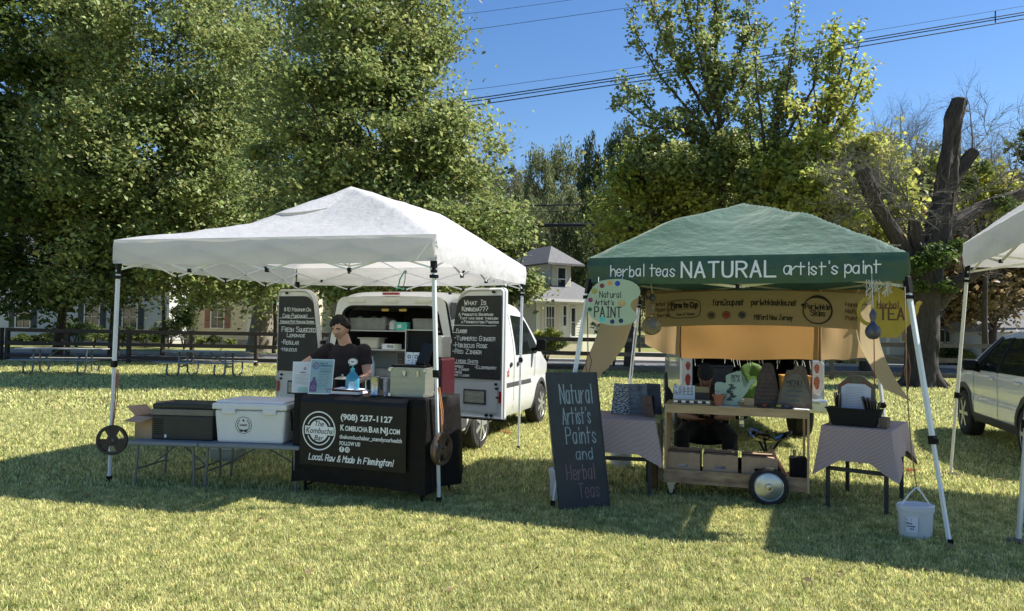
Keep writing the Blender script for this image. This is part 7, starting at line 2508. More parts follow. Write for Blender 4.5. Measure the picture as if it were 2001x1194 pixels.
# ------------------------------------------------------------------ trees
M_bark1 = mat('bark_dark', (0.060, 0.048, 0.038), .95, .4, 5, .9, 9, stretch=(4, 4, 1))
M_bark2 = mat('bark_pale', (0.22, 0.19, 0.155), .95, .35, 4, .8, 8, stretch=(4, 4, 1))
M_bark3 = mat('bark_ridged', (0.055, 0.044, 0.036), .95, .45, 5, 1.0, 7, stretch=(5, 5, .8))
def leafmat(n, c1, c2, isl=.35, tr=.5, rough=.5, spec=.4):
    return mat(n, (*c1, 1), rough, 0, .35, trans=tr, island=isl, col2=(*c2, 1), spec=spec, detail=3)
M_lf_a = leafmat('leaf_deep_green', (0.07, 0.12, 0.028), (0.15, 0.19, 0.05))
M_lf_b = leafmat('leaf_olive', (0.165, 0.220, 0.068), (0.35, 0.385, 0.145), .6, tr=.45, rough=.5, spec=.45)
M_lf_c = leafmat('leaf_yellow_green', (0.28, 0.35, 0.070), (0.56, 0.54, 0.14), .5)
M_lf_d = leafmat('leaf_hill_green', (0.14, 0.18, 0.07), (0.28, 0.28, 0.13), .45)
M_lf_e = leafmat('leaf_rust', (0.20, 0.15, 0.075), (0.34, 0.26, 0.13), .4)
M_lf_f = leafmat('leaf_dark_hill', (0.045, 0.07, 0.024), (0.10, 0.12, 0.04), .4)

def leaves(name, C, S, m, parent=None, seed=1, up=.35, aspect=.72, droop=0.0, origin=(0, 0, 0)):
    """C centres (N,3), S sizes (N,): folded leaf blades"""
    r = np.random.default_rng(seed)
    n = len(C)
    nrm = r.normal(size=(n, 3)); nrm[:, 2] = np.abs(nrm[:, 2]) + up
    nrm /= np.linalg.norm(nrm, axis=1)[:, None]
    if up < 1: nrm += .2 * np.array(SUN)
    nrm /= np.linalg.norm(nrm, axis=1)[:, None]
    d = r.normal(size=(n, 3)); d[:, 2] -= droop
    d -= nrm * (d * nrm).sum(1)[:, None]
    d /= np.linalg.norm(d, axis=1)[:, None]
    s = np.cross(nrm, d)
    L = S[:, None]
    base = C - d * L * .5
    tip = C + d * L * .5 - nrm * L * .10
    mid = C + d * L * .02
    a = mid + s * L * aspect * .5 + nrm * L * .13
    c = mid - s * L * aspect * .5 + nrm * L * .13
    v = np.stack([base, a, tip, c], 1).reshape(-1, 3) - np.array(origin)
    k = (np.arange(n) * 4)[:, None]
    q = np.concatenate([k + np.array([[0, 1, 2]]), k + np.array([[0, 2, 3]])], 1).reshape(-1, 3)
    return big_mesh(name, v, q, [m], parent)

def cluster_pts(r, cen, rad, n, flat=.75):
    d = r.normal(size=(n, 3)); d /= np.linalg.norm(d, axis=1)[:, None]
    q = r.random(n) ** .45
    p = d * q[:, None] * rad
    p[:, 2] *= flat
    return p + cen

LQ = 1.0
def tree(name, label, base, tr, ellips, ncl, nlf, ls, ml, mb, trunk_top=None, group=None, seed=1, clr=(.9, 1.6), limbs=26, cat='tree', shell=.55, lean=(0, 0), zmin=None, bark_end=None, fork=None, droop=.4, extra=None):
    r = np.random.default_rng(seed)
    base = Vector(base)
    t = thing(name, label, cat, base, 0, group)
    vol = np.array([e[1][0] * e[1][1] * e[1][2] for e in ellips], float) ** .8
    vol /= vol.sum()
    cl = []
    while len(cl) < ncl:
        e = ellips[r.choice(len(ellips), p=vol)]
        d = r.normal(size=3); d /= np.linalg.norm(d)
        q = shell + (1 - shell) * r.random() ** .55
        q *= 1 + .16 * nz(d[0] * 2.5 + seed, d[1] * 2.5, d[2] * 2.5)
        c = np.array(e[0]) + d * q * np.array(e[1])
        if zmin is not None and c[2] < zmin: continue
        cl.append((c, r.uniform(*clr)))
    P_, S_ = [], []
    per = max(6, int(nlf / ncl * LQ))
    for c, rad in cl:
        p = cluster_pts(r, c, rad, per)
        h_ = per // 2
        p[:h_] = c + r.normal(size=(h_, 3)) * rad * np.array([.75, .75, .62])
        P_.append(p); S_.append(ls * r.uniform(.5, 1.45, len(p)))
    if extra is not None:
        P_.append(extra[0]); S_.append(extra[1])
    Pn = np.concatenate(P_); Sn = np.concatenate(S_)
    if ncl > 100:
        nn_ = np.array([nz(p[0] * .62 + seed, p[1] * .62, p[2] * 1.05) + .45 * nz(p[0] * 1.7, p[1] * 1.7 + seed, p[2] * 2.6) for p in Pn])
        kp = (nn_ > -.06) | (r.random(len(Pn)) < .12)
        Pn, Sn = Pn[kp], Sn[kp]
    leaves('crown', Pn, Sn, ml, t, seed, droop=droop)
    H = trunk_top or max(e[0][2] for e in ellips)
    b = MB()
    n = 7
    ax = [Vector((lean[0] * (i / n) + tr * .6 * nz(i * .9, seed), lean[1] * (i / n) + tr * .6 * nz(seed, i * .9), H * i / n)) for i in range(n + 1)]
    b.tube(ax, [tr * 1.35] + [tr * (1 - .8 * (i / n) ** 1.1) for i in range(1, n + 1)], 14)
    idx = r.permutation(len(cl))[:limbs]
    for i in idx:
        c, rad = cl[i]
        c = Vector(c)
        f = max(.25, min(.9, (c.z / H) * r.uniform(.45, .75)))
        k = f * n; j = int(k); a = ax[j].lerp(ax[min(n, j + 1)], k - j)
        L = (c - a).length
        mid = a.lerp(c, .5) + Vector((r.normal() * .06 * L, r.normal() * .06 * L, .05 * L))
        rr_ = min(tr * .4, max(.03, L * .013) + tr * .07)
        b.tube([a, a.lerp(mid, .5) + Vector((0, 0, .02 * L)), mid, c], [rr_, rr_ * .8, rr_ * .55, rr_ * .18], 6)
        for s_ in range(2):
            e = Vector(c) + Vector(r.normal(size=3)) * rad * .5
            b.tube([mid.lerp(c, .6), e], [rr_ * .3, rr_ * .1], 4)
    b.build('trunk', mb, t, smooth=60)
    return t

def at0(px, Y): p = P(px, 650, Y); return Vector((p.x, p.y, 0))
def loc_of(base, px, py, Y):
    p = P(px, py, Y); return ((p.x - base.x), (p.y - base.y), (p.z - base.z))
def E(base, px, py, Y, rpx, rpy, rd):
    """ellipsoid centre/radii from picture size at depth Y"""
    s = Y / 1440
    return (loc_of(base, px, py, Y), (rpx * s, rd, rpy * s))

# T1 left maple
B = at0(113, 32)
tree('maple_tree', 'leafy maple at the far left with dark limbs showing sky gaps, beside the picnic tables', B, .17,
     [E(B, 60, 60, 31, 190, 130, 4.0), E(B, -40, 330, 32, 150, 170, 4.0), E(B, 150, 250, 31, 100, 90, 3.0), E(B, 60, 460, 30, 190, 90, 3.5), E(B, 20, 560, 29, 120, 40, 2.2), E(B, -120, 150, 33, 160, 220, 4)],
     310, 80000, .25, M_lf_a, M_bark1, trunk_top=15, seed=11, limbs=60, clr=(.6, 1.15), lean=(1.2, 0), shell=.3)
# T2 big left-centre tree
B = at0(223, 31)
tree('linden_tree', 'huge dense olive-green tree rising behind the left end of the white tent', B, .18,
     [E(B, 330, 110, 30, 210, 190, 4.5), E(B, 300, 330, 29, 210, 150, 4.2), E(B, 200, 470, 29.5, 130, 110, 2.8), E(B, 400, 480, 29.5, 170, 100, 3.2), E(B, 420, 552, 30, 120, 42, 2.0), E(B, 250, 548, 30, 90, 40, 2.0)],
     480, 170000, .165, M_lf_b, M_bark1, trunk_top=14, seed=12, limbs=50, clr=(.55, 1.1))
B = at0(510, 43)
tree('sycamore_tree', 'olive-green tree with a thick pale trunk standing behind the left door of the van', B, .62,
     [E(B, 560, 80, 42, 210, 190, 6), E(B, 540, 290, 40, 200, 140, 5.5), E(B, 540, 440, 39, 200, 100, 5), E(B, 560, 540, 38, 150, 60, 3.0)],
     380, 100000, .23, M_lf_b, M_bark2, trunk_top=16, seed=13, limbs=44, clr=(.9, 1.6))
B = at0(770, 21.5)
tree('linden_tree', 'broad olive-green tree behind the peak of the white tent, its edge against the sky', B, .24,
     [E(B, 715, 40, 21, 145, 160, 2.8), E(B, 745, 250, 20.5, 145, 120, 2.8), E(B, 880, 300, 20.5, 90, 75, 1.9), E(B, 820, 400, 20.5, 180, 110, 2.6), E(B, 940, 430, 20.5, 55, 80, 1.5), E(B, 650, 420, 20.5, 130, 100, 2.6), E(B, 760, 540, 20, 150, 60, 2.0), E(B, 820, 60, 21, 50, 80, 1.3), E(B, 600, 250, 20.5, 120, 140, 2.6)],
     520, 190000, .118, M_lf_b, M_bark1, trunk_top=9.5, seed=14, limbs=60, clr=(.32, .72))
# fringe of the crown between tents
B = at0(985, 33)
tree('young_maple_tree', 'small leafy tree overhanging the roof of the pale yellow house beside the white tent', B, .12,
     [E(B, 990, 450, 33, 45, 50, 1.3), E(B, 1010, 555, 33, 50, 30, 1.0), E(B, 960, 560, 33, 50, 40, 1.3)],
     46, 5200, .24, M_lf_b, M_bark1, seed=15, limbs=18, clr=(.3, .6))

# tall open tree right of centre, built branch by branch
def open_tree(label, name, trunk, branches, Y, dep, m, mb, ls, dens, seed, masses=(), group=None, jit=.4, tr=.22):
    r = np.random.default_rng(seed)
    base = at0(trunk[0][0], Y)
    t = thing(name, label, 'tree', base, 0, group)
    b = MB(); Pn = []; Sn = []
    def pt(px, py, y): return Vector(loc_of(base, px, py, y))
    tp = [Vector((0, 0, 0))] + [pt(x, y, Y) for x, y in trunk[1:]]
    k = len(tp)
    b.tube(tp, [tr * (1 - .9 * i / (k - 1)) + .012 for i in range(k)], 10)
    allb = [(trunk[1:], 0.0)] + [(br, r.uniform(-dep, dep)) for br in branches]
    for bi, (br, dy) in enumerate(allb):
        pts = [pt(x, y, Y + dy * (i / max(1, len(br) - 1))) for i, (x, y) in enumerate(br)]
        if bi: b.tube(pts, [.07 * (1 - .8 * i / (len(pts) - 1)) + .006 for i in range(len(pts))], 6)
        # side shoots with leaves
        for a, c in zip(pts[:-1], pts[1:]):
            L = (c - a).length
            n = max(1, int(L * 3.2))
            for j in range(n):
                p = a.lerp(c, (j + r.random()) / n)
                d = (c - a).normalized() * .8 + Vector(r.normal(size=3)) * .75
                d.normalize()
                ln = r.uniform(.35, 1.1) * (1.0 if bi else .8)
                e = p + d * ln + Vector((0, 0, .15 * ln))
                b.tube([p, p.lerp(e, .5) + Vector((0, 0, .03)), e], [.016, .011, .004], 4)
                nl = int(dens * ln * r.uniform(.6, 1.4))
                f = r.random(nl) ** .7
                q = np.outer(1 - f, np.array(p)) + np.outer(f, np.array(e)) + r.normal(size=(nl, 3)) * .13 * (1.2)
                Pn.append(q); Sn.append(ls * r.uniform(.7, 1.3, nl))
    for (cx, cy, rx, ry, rd, n) in masses:
        s = Y / 1440
        for _ in range(n):
            d = r.normal(size=3); d /= np.linalg.norm(d)
            c = np.array(pt(cx, cy, Y)) + d * r.random() ** .5 * np.array([rx * s, rd, ry * s])
            c[2] = max(c[2], .8)
            p = cluster_pts(r, c, r.uniform(.4, .9), int(dens * 7))
            Pn.append(p); Sn.append(ls * r.uniform(.7, 1.3, len(p)))
    leaves('crown', np.concatenate(Pn), np.concatenate(Sn), m, t, seed, droop=.8)
    b.build('trunk', mb, t, smooth=60)
    return t
brA = [[(1410, 330), (1360, 270), (1290, 230), (1215, 160)], [(1412, 300), (1350, 220), (1290, 150), (1240, 60)], [(1405, 260), (1340, 150), (1290, 60), (1262, -30)], [(1405, 230), (1370, 120), (1340, 20), (1330, -60)],
       [(1402, 200), (1400, 90), (1395, 10), (1400, -70)], [(1404, 200), (1440, 120), (1465, 50), (1455, -20)], [(1406, 250), (1450, 170), (1480, 110), (1475, 60)], [(1408, 280), (1340, 250), (1270, 250), (1205, 200)],
       [(1410, 320), (1330, 300), (1260, 300), (1230, 250)], [(1412, 350), (1450, 270), (1470, 200), (1480, 140)], [(1400, 150), (1360, 60), (1365, -20)], [(1406, 220), (1380, 140), (1310, 110), (1300, 20)]]
open_tree('tall open-crowned tree right of centre whose sparse top stands against the blue sky', 'tulip_tree', [(1420, 650), (1418, 500), (1412, 380), (1406, 240), (1400, 120), (1398, -40)], brA, 29, 2.0, M_lf_b, M_bark1, .19, 60, 21,
          masses=[(1290, 330, 80, 45, 1.6, 26), (1390, 330, 70, 60, 1.8, 16)])
brB = [[(1500, 340), (1490, 250), (1480, 180), (1475, 110)], [(1500, 300), (1530, 210), (1545, 130), (1556, 40)], [(1505, 330), (1545, 250), (1590, 170), (1600, 100)], [(1500, 360), (1470, 300), (1460, 220)], [(1510, 300), (1520, 220), (1500, 150)]]
open_tree('slim leafy tree with upright shoots just right of the tall open-crowned tree', 'young_tulip_tree', [(1500, 650), (1502, 480), (1504, 360), (1512, 280), (1530, 180), (1548, 90)], brB, 27.5, 1.2, M_lf_b, M_bark1, .175, 62, 22,
          masses=[(1500, 380, 60, 60, 1.5, 18)], tr=.14)
brC = [[(1590, 330), (1610, 240), (1625, 150), (1632, 70)], [(1600, 330), (1640, 230), (1665, 130), (1680, 85)], [(1590, 360), (1570, 280), (1555, 200)], [(1605, 300), (1660, 220), (1690, 140)], [(1600, 380), (1660, 330), (1670, 260)], [(1600, 340), (1600, 240), (1590, 170)]]
open_tree('leafy yellow-green tree with leaning upright shoots above the right shoulder of the green tent', 'young_tulip_tree', [(1585, 650), (1588, 500), (1592, 380), (1605, 290), (1630, 180), (1650, 100)], brC, 26.5, 1.5, M_lf_c, M_bark1, .19, 60, 23,
          masses=[(1600, 400, 110, 60, 2.0, 44), (1660, 330, 50, 60, 1.4, 20), (1560, 330, 60, 60, 1.6, 18)], tr=.15)
# lower foliage masses
B = at0(1230, 30)
tree('hedge_maple', 'bushy olive-green tree filling the gap above the left eave of the green tent', B, .18,
     [E(B, 1270, 350, 30, 75, 75, 1.8), E(B, 1240, 430, 30, 85, 70, 2.0), E(B, 1340, 400, 30, 100, 70, 2.0), E(B, 1190, 480, 30, 40, 60, 1.4), E(B, 1450, 420, 31, 90, 60, 2)], 110, 22000, .19, M_lf_c, M_bark1, seed=31, limbs=30, clr=(.4, .9))
B = at0(1420, 32)
tree('maple_tree', 'yellow-green maple massed directly behind the peak of the green tent', B, .2,
     [E(B, 1450, 360, 32, 90, 60, 2.0), E(B, 1380, 440, 32, 120, 60, 2.0), E(B, 1560, 430, 32, 110, 60, 2.0)], 100, 24000, .20, M_lf_c, M_bark1, seed=32, limbs=30, clr=(.4, .9))
B = at0(1690, 31)
tree('maple_tree', 'yellow-green maple behind the right slope of the green tent beside the dead branches', B, .18,
     [E(B, 1690, 340, 31, 55, 70, 1.6), E(B, 1660, 440, 31, 70, 70, 1.8), E(B, 1730, 420, 31, 45, 50, 1.3)], 80, 15000, .22, M_lf_c, M_bark1, seed=33, limbs=26, clr=(.4, .8))
B = at0(1800, 36)
tree('maple_tree', 'mid-green leafy tree filling the space behind the big forked trunk', B, .2,
     [E(B, 1760, 370, 36, 70, 70, 2.0), E(B, 1830, 400, 36, 70, 80, 2.2), E(B, 1920, 400, 36, 80, 60, 2.0), E(B, 1980, 440, 36, 60, 60, 2.0)], 130, 26000, .22, M_lf_d, M_bark1, seed=41, limbs=30, clr=(.5, 1.0))
B = at0(1940, 33)
tree('oak_tree', 'rusty-brown leaved tree at the right behind the third canopy', B, .2,
     [E(B, 1930, 520, 32, 90, 70, 2.2), E(B, 1870, 450, 33, 60, 60, 2.0), E(B, 1900, 580, 31, 75, 40, 1.5), E(B, 1990, 420, 33, 60, 60, 2.0), E(B, 1780, 470, 33, 50, 60, 1.8), E(B, 1950, 565, 31, 70, 45, 1.5), E(B, 1865, 550, 31, 40, 60, 1.2)], 230, 36000, .24, M_lf_e, M_bark1, seed=34, limbs=40, clr=(.4, .8))
B = at0(1925, 27)
tree('maple_tree', 'yellow-green leafy sprays overhanging the peak of the right-hand canopy', B, .12,
     [E(B, 1960, 395, 27, 50, 28, 1.3), E(B, 1905, 350, 27, 30, 22, .8), E(B, 1850, 330, 27, 30, 18, .8)], 34, 3600, .22, M_lf_c, M_bark1, seed=35, limbs=20, clr=(.25, .5))
B = at0(2060, 34)
tree('oak_tree', 'dark leafy branch tip entering the sky at the right edge of the picture', B, .3,
     [E(B, 2030, 260, 34, 50, 40, 1.5), E(B, 2090, 330, 34, 60, 100, 2)], 40, 5000, .24, M_lf_a, M_bark1, seed=36, limbs=16, clr=(.3, .7))

# pollarded big tree at the right
B = G(1802, 757)
Yt = B.y
t = thing('pollard_tree', 'big old forked tree with ridged bark and a tall sawn-off limb at the right', 'tree', B, 0)
def q(px, py, dy=0): return Vector(loc_of(B, px, py, Yt + dy))
b = MB()
b.rough_tube([q(1800, 762), q(1800, 735), q(1803, 690), q(1806, 620), q(1805, 560), q(1808, 520)], [.56, .45, .37, .39, .45, .42], 44, .06, .048, 20)
for k_ in range(6):
    a = 2 * PI * k_ / 6
    b.tube([Vector((math.cos(a) * .80, math.sin(a) * .6, -.03)), Vector((math.cos(a) * .45, math.sin(a) * .4, .25)), Vector((math.cos(a) * .25, math.sin(a) * .25, .9))], [.10, .16, .10], 8)
b.rough_tube([q(1812, 540), q(1835, 450), q(1848, 370), q(1858, 290), q(1866, 230), q(1876, 196)], [.40, .32, .26, .21, .19, .18], 44, .06, .048, 16)
b.rough_tube([q(1795, 545), q(1770, 500, -.3), q(1745, 455, -.6), q(1712, 400, -.8), q(1690, 345, -.9), q(1683, 333, -.9)], [.33, .22, .18, .16, .17, .15], 44, .06, .03, 12)
b.rough_tube([q(1845, 400), q(1860, 360, .3), q(1885, 320, .4), q(1904, 296, .4)], [.22, .17, .16, .14], 44, .06, .03, 10)
b.rough_tube([q(1815, 520), q(1850, 450, .5), q(1900, 415, .8), q(1960, 390, 1.1), q(2020, 375, 1.3)], [.30, .24, .20, .17, .13], 44, .06, .03, 12)
b.rough_tube([q(1830, 590), q(1855, 565, -.4), q(1885, 545, -.7), q(1950, 505, -1.1)], [.30, .22, .18, .09], 44, .06, .03, 12)
b.rough_tube([q(1800, 530), q(1790, 470, -.4), q(1785, 430, -.5)], [.24, .18, .14], 44, .06, .03, 10)
b.build('trunk', M_bark3, t, smooth=60)
MB().tube([q(1876.2, 196.0), q(1877, 193)], [.175, .155], 14).build('sawn_end', mat('heartwood', (0.20, 0.12, 0.07), .9, .3, 8), t)
MB().sphere(tuple(q(1876, 212) + Vector((-.02, -.17, 0))), .085, 12, 8, (1, .6, 1)).build('knot_hole', M_dark, t, smooth='all')
# twigs
r_ = np.random.default_rng(5)
def twig_system(b, start, dirv, length, rad, depth, spread=.55):
    if depth == 0 or length < .12: return
    d = Vector(dirv).normalized()
    pts = [Vector(start)]
    for i in range(3):
        d = (d + Vector(r_.normal(size=3)) * .20 + Vector((0, 0, .04))).normalized()
        pts.append(pts[-1] + d * length / 3)
    b.tube(pts, [rad, rad * .8, rad * .62, rad * .45], 4 if rad < .02 else 5, cap=False)
    for i in range(1, 4):
        for _ in range(2 if depth > 1 else 1):
            nd = (d + Vector(r_.normal(size=3)) * spread).normalized()
            twig_system(b, pts[i], nd, length * r_.uniform(.5, .75), rad * .5, depth - 1, spread)
b = MB()
for (px, py, dx, dz, L, dy) in [(1790, 440, -.6, .5, 1.8, -.5), (1770, 500, -.8, .3, 1.7, -.5), (1745, 455, -.7, .5, 1.7, -.6), (1712, 400, -.5, .7, 1.3, -.8), (1835, 450, -.8, .4, 1.8, -.3), (1840, 410, -.9, .6, 1.7, 0), (1785, 430, -.1, .9, 1.7, -.4),
        (1785, 430, -.7, .2, 1.6, -.6), (1850, 370, -.7, .6, 1.4, 0), (1860, 400, .6, .6, 1.6, .3), (1880, 330, .5, .8, 1.5, .4), (1900, 296, .4, .9, 1.5, .4), (1900, 415, .3, .9, 1.5, .8), (1950, 395, .3, .9, 1.5, 1.0), (1990, 380, .4, .8, 1.6, 1.2), (1810, 520, -.6, .1, 1.5, -.7), (1855, 565, .7, .2, 1.4, -.5), (1885, 545, .6, .4, 1.5, -.7), (1800, 480, .2, .6, 1.2, -.8), (1760, 480, -.9, -.1, 1.5, -.9)]:
    twig_system(b, q(px, py, dy), (dx, r_.normal() * .3, dz), L, .030, 4)
b.build('twigs', mat('grey_twig', (0.16, 0.145, 0.125), .9, .3, 5), t)
Pn, Sn = [], []
for (px, py, rr, n_, dy) in [(1830, 500, .55, 260, -.9), (1790, 520, .4, 160, -.9), (1870, 480, .35, 120, -.5), (1920, 330, .35, 110, .4), (1960, 400, .45, 170, .9), (1740, 520, .35, 110, -1), (1850, 560, .3, 90, -.8), (1800, 560, .25, 80, -.8), (1895, 360, .25, 60, .4), (1770, 560, .3, 80, -.9)]:
    Pn.append(cluster_pts(r_, np.array(q(px, py, dy)), rr, n_)); Sn.append(.17 * r_.uniform(.7, 1.2, n_))
leaves('crown', np.concatenate(Pn), np.concatenate(Sn), M_lf_a, t, 7, droop=.5)

# bare grey trees on the slope at the right
def bare_tree(label, px, Y, toppx, tr=.16, seed=1, leaf=0, group='bare trees on the slope'):
    global r_
    r_ = np.random.default_rng(seed)
    B = at0(px, Y); B.z = gz(B.x, B.y)
    t = thing('bare_tree', label, 'tree', B, 0)
    H = P(px, toppx, Y).z - B.z
    b = MB()
    pts = [Vector((0, 0, 0)), Vector((.1, 0, H * .3)), Vector((-.1, 0, H * .55)), Vector((.1, 0, H * .8)), Vector((0, 0, H))]
    b.tube(pts, [tr, tr * .8, tr * .55, tr * .3, tr * .1], 7)
    for i in range(17):
        f = .32 + .65 * i / 17
        p = Vector((0, 0, H * f))
        a = r_.uniform(0, 2 * PI)
        twig_system(b, p, (math.cos(a) * .8, math.sin(a) * .8, .8), H * .30 * (1.25 - f), .05 * (1.2 - f), 4, .42)
    b.build('trunk', mat('pale_grey_bark', (0.15, 0.14, 0.125), .95, .3, 5), t)
    return t
bare_tree('bare grey twiggy tree on the skyline left of the tall sawn-off limb', 1760, 46, 225, .2, 3)
bare_tree('second bare twiggy tree nearer the yellow-green maple', 1712, 48, 262, .16, 4)
bare_tree('thin bare tree right of the tall sawn-off limb', 1905, 44, 265, .14, 6)
bare_tree('bare grey branches by the right edge below the dark leafy tip', 1975, 47, 300, .14, 8)
bare_tree('bare twiggy tree top peeping beside the right edge of the big linden crown', 965, 62, 285, .15, 9)

# ------------------------------------------------------------------ wooded hill: individual trees
hill = []
hs_ = [ # px, top y, Y, half width px, material, shape seed
 (1045, 288, 78, 42, 'd'), (1105, 272, 82, 50, 'd'), (1165, 248, 70, 45, 'f'), (1215, 240, 66, 45, 'f'), (1090, 345, 62, 60, 'd'), (1160, 350, 58, 55, 'f'), (1040, 400, 58, 45, 'd'), (1120, 420, 54, 55, 'f'),
 (1010, 335, 66, 40, 'd'), (1270, 262, 74, 50, 'd'), (1330, 262, 76, 50, 'f'), (1390, 268, 72, 50, 'd'), (1450, 262, 70, 50, 'd'), (1520, 255, 68, 50, 'f'), (1580, 262, 72, 50, 'd'), (1640, 268, 74, 45, 'd'),
 (1700, 275, 64, 40, 'd'), (1750, 262, 58, 50, 'd'), (1810, 280, 60, 50, 'd'), (1860, 300, 60, 45, 'd'), (1920, 325, 62, 55, 'd'), (1985, 350, 60, 60, 'd'), (2040, 340, 58, 60, 'f'),
 (1250, 370, 52, 60, 'f'), (1350, 400, 50, 60, 'f'), (1450, 420, 50, 60, 'f'), (1560, 420, 50, 60, 'f'), (1660, 430, 50, 60, 'd'), (1760, 440, 50, 60, 'd'), (1840, 450, 50, 50, 'd'), (1960, 470, 50, 60, 'f'),
 (940, 330, 64, 55, 'd'), (870, 360, 60, 60, 'd'), (780, 380, 60, 70, 'f'), (690, 400, 60, 70, 'd'), (600, 420, 62, 70, 'f'), (500, 400, 62, 70, 'd'), (400, 400, 64, 70, 'f'), (300, 400, 64, 70, 'd'), (200, 420, 64, 70, 'f'), (100, 380, 66, 80, 'd'), (0, 380, 66, 80, 'f'), (-80, 380, 66, 80, 'd'),
]
protos = []
def proto_meshes(k, mats_l, mb):
    r = np.random.default_rng(100 + k)
    C, S = [], []
    for i in range(85):
        d = r.normal(size=3); d /= np.linalg.norm(d)
        q_ = (.35 + .65 * r.random() ** .5) * (1 + .22 * nz(d[0] * 2 + k * 5, d[1] * 2, d[2] * 2))
        c = np.array([0, 0, .62]) + d * q_ * np.array([.42, .42, .38])
        p = cluster_pts(r, c, r.uniform(.07, .14), int(105 * LQ)); C.append(p); S.append(.030 * r.uniform(.7, 1.3, len(p)))
    out = []
    for m_ in mats_l:
        o = leaves('crown', np.concatenate(C), np.concatenate(S), m_, None, k); out.append(o.data); bpy.data.objects.remove(o)
    b = MB(); b.tube([(0, 0, -.02), (.01, 0, .3), (0, .01, .6), (0, 0, .85)], [.022, .018, .012, .004], 7)
    for i in range(14):
        a = r.uniform(0, 2 * PI); f = r.uniform(.25, .7)
        b.tube([(0, 0, f), (math.cos(a) * .15, math.sin(a) * .15, f + .10), (math.cos(a) * .32, math.sin(a) * .32, f + .18)], [.008, .005, .002], 5)
    o = b.build('trunk', mb); tm = o.data; bpy.data.objects.remove(o)
    return out, tm
MH = {'d': 0, 'f': 1, 'e': 2}
protos = [proto_meshes(k, [M_lf_d, M_lf_f, M_lf_e], M_bark1) for k in range(3)]
words = ['rounded', 'domed', 'spreading', 'narrow', 'ragged', 'bushy']
tone = {'d': 'mid green', 'f': 'dark green', 'e': 'rust tinged'}
where = lambda px: ('behind the far left house' if px < 350 else 'behind the cream house' if px < 560 else 'behind the white tent' if px < 1000 else 'between the two tents' if px < 1190 else 'behind the tall open tree' if px < 1500 else 'behind the right slope of the green tent' if px < 1720 else 'behind the big forked tree' if px < 1880 else 'behind the right-hand canopy')
seen = {}
for i, (px, ty_, Y, hw_, kk) in enumerate(hs_):
    B = at0(px, Y); B.z = gz(B.x, B.y) - .3
    H = P(px, ty_, Y).z - B.z
    wd = hw_ * Y / 1440 / .50
    t = thing('hill_tree', None, 'tree', B, i * 1.3, 'trees on the wooded hill')
    w = where(px)
    seen[w] = seen.get(w, 0) + 1
    ordn = ['first', 'second', 'third', 'fourth', 'fifth', 'sixth', 'seventh', 'eighth', 'ninth', 'tenth'][seen[w] - 1]
    t['label'] = f'{ordn} {words[i % 6]} {tone[kk]} hill tree {w}'
    crowns, tm = protos[i % 3]
    t.scale = (wd, wd, H)
    o = bpy.data.objects.new('crown', crowns[MH[kk]]); COL.objects.link(o); o.parent = t
    o = bpy.data.objects.new('trunk', tm); COL.objects.link(o); o.parent = t
# distant woodland mass closing the hill behind the single trees
r = np.random.default_rng(77)
n = int(60000 * LQ)
px = r.uniform(-150, 2150, n); Y = r.uniform(84, 110, n)
X = (px - 1000) / 1440 * Y
gzv = np.array([gz(x, y) for x, y in zip(X, Y)])
top = np.where(px < 1000, 13, 11) + 3.0 * np.sin(px * .021) + 1.5 * np.sin(px * .063)
Z = gzv + r.random(n) ** .8 * top * .62
o = leaves('woodland', np.stack([X, Y, Z], 1), 1.0 * r.uniform(.6, 1.3, n), M_lf_f, None, 5)
tag(o, 'far wooded hillside merging into one mass behind the nearer trees', 'woodland', None, 'stuff')

# ------------------------------------------------------------------ shrubs and small things by the houses
def shrub(px, py, Y, rx, rz, m, label, ls=.12, n=2600, seed=1, trunk=True):
    B = at0(px, Y)
    t = thing('shrub', label, 'shrub', B, 0)
    r = np.random.default_rng(seed)
    C = []
    for i in range(28):
        d = r.normal(size=3); d /= np.linalg.norm(d); d[2] = abs(d[2]) * 1.0 - .35 * r.random()
        c = np.array([0, 0, rz * .95]) + d * (.5 + .5 * r.random()) * np.array([rx, rx * .8, rz])
        c[2] = max(.1, c[2])
        C.append(cluster_pts(r, c, rx * .28, n // 28))
    C = np.concatenate(C)
    leaves('foliage', C, ls * r.uniform(.7, 1.3, len(C)), m, t, seed)
    b = MB()
    for i in range(9): b.tube([(0, 0, 0), (r.normal() * rx * .2, r.normal() * rx * .2, rz * .7), (r.normal() * rx * .4, r.normal() * rx * .4, rz * 1.4)], [.03, .02, .006], 5)
    b.build('stem', M_bark1, t)
    return t
shrub(1068, 660, 33, .95, .85, M_lf_c, 'rounded yellow-green ornamental bush in front of the pale yellow house', n=4200, seed=1)
shrub(45, 660, 48, .8, .35, M_lf_a, 'low dark shrub under the first window of the left house', seed=2)
shrub(85, 660, 48, .8, .4, M_lf_f, 'low dark shrub next to the first window of the left house', seed=3)
shrub(150, 660, 46, 1.6, .85, M_lf_a, 'broad dark shrub left of the white tent pole', n=4200, seed=4)
shrub(185, 660, 45, 1.0, .7, M_lf_b, 'lighter shrub close to the white tent pole', seed=5)
shrub(240, 660, 47, 1.0, .7, M_lf_f, 'dark shrub just right of the white tent pole', seed=6)
shrub(285, 660, 47, .9, .6, M_lf_a, 'dark shrub below the right window of the left house', seed=7)
shrub(330, 660, 46, 1.1, 1.0, M_lf_f, 'tall dark shrub at the corner of the left house', seed=8)
shrub(360, 640, 44, 1.2, 1.6, M_lf_a, 'leafy upright shrub between the left house and the cream house', n=3600, seed=9)
shrub(392, 665, 50, .6, .4, M_lf_b, 'small pale shrub at the left foot of the cream house', seed=10)
shrub(418, 665, 50, .5, .45, M_lf_f, 'small round dark shrub in the middle of the cream house front', seed=11)
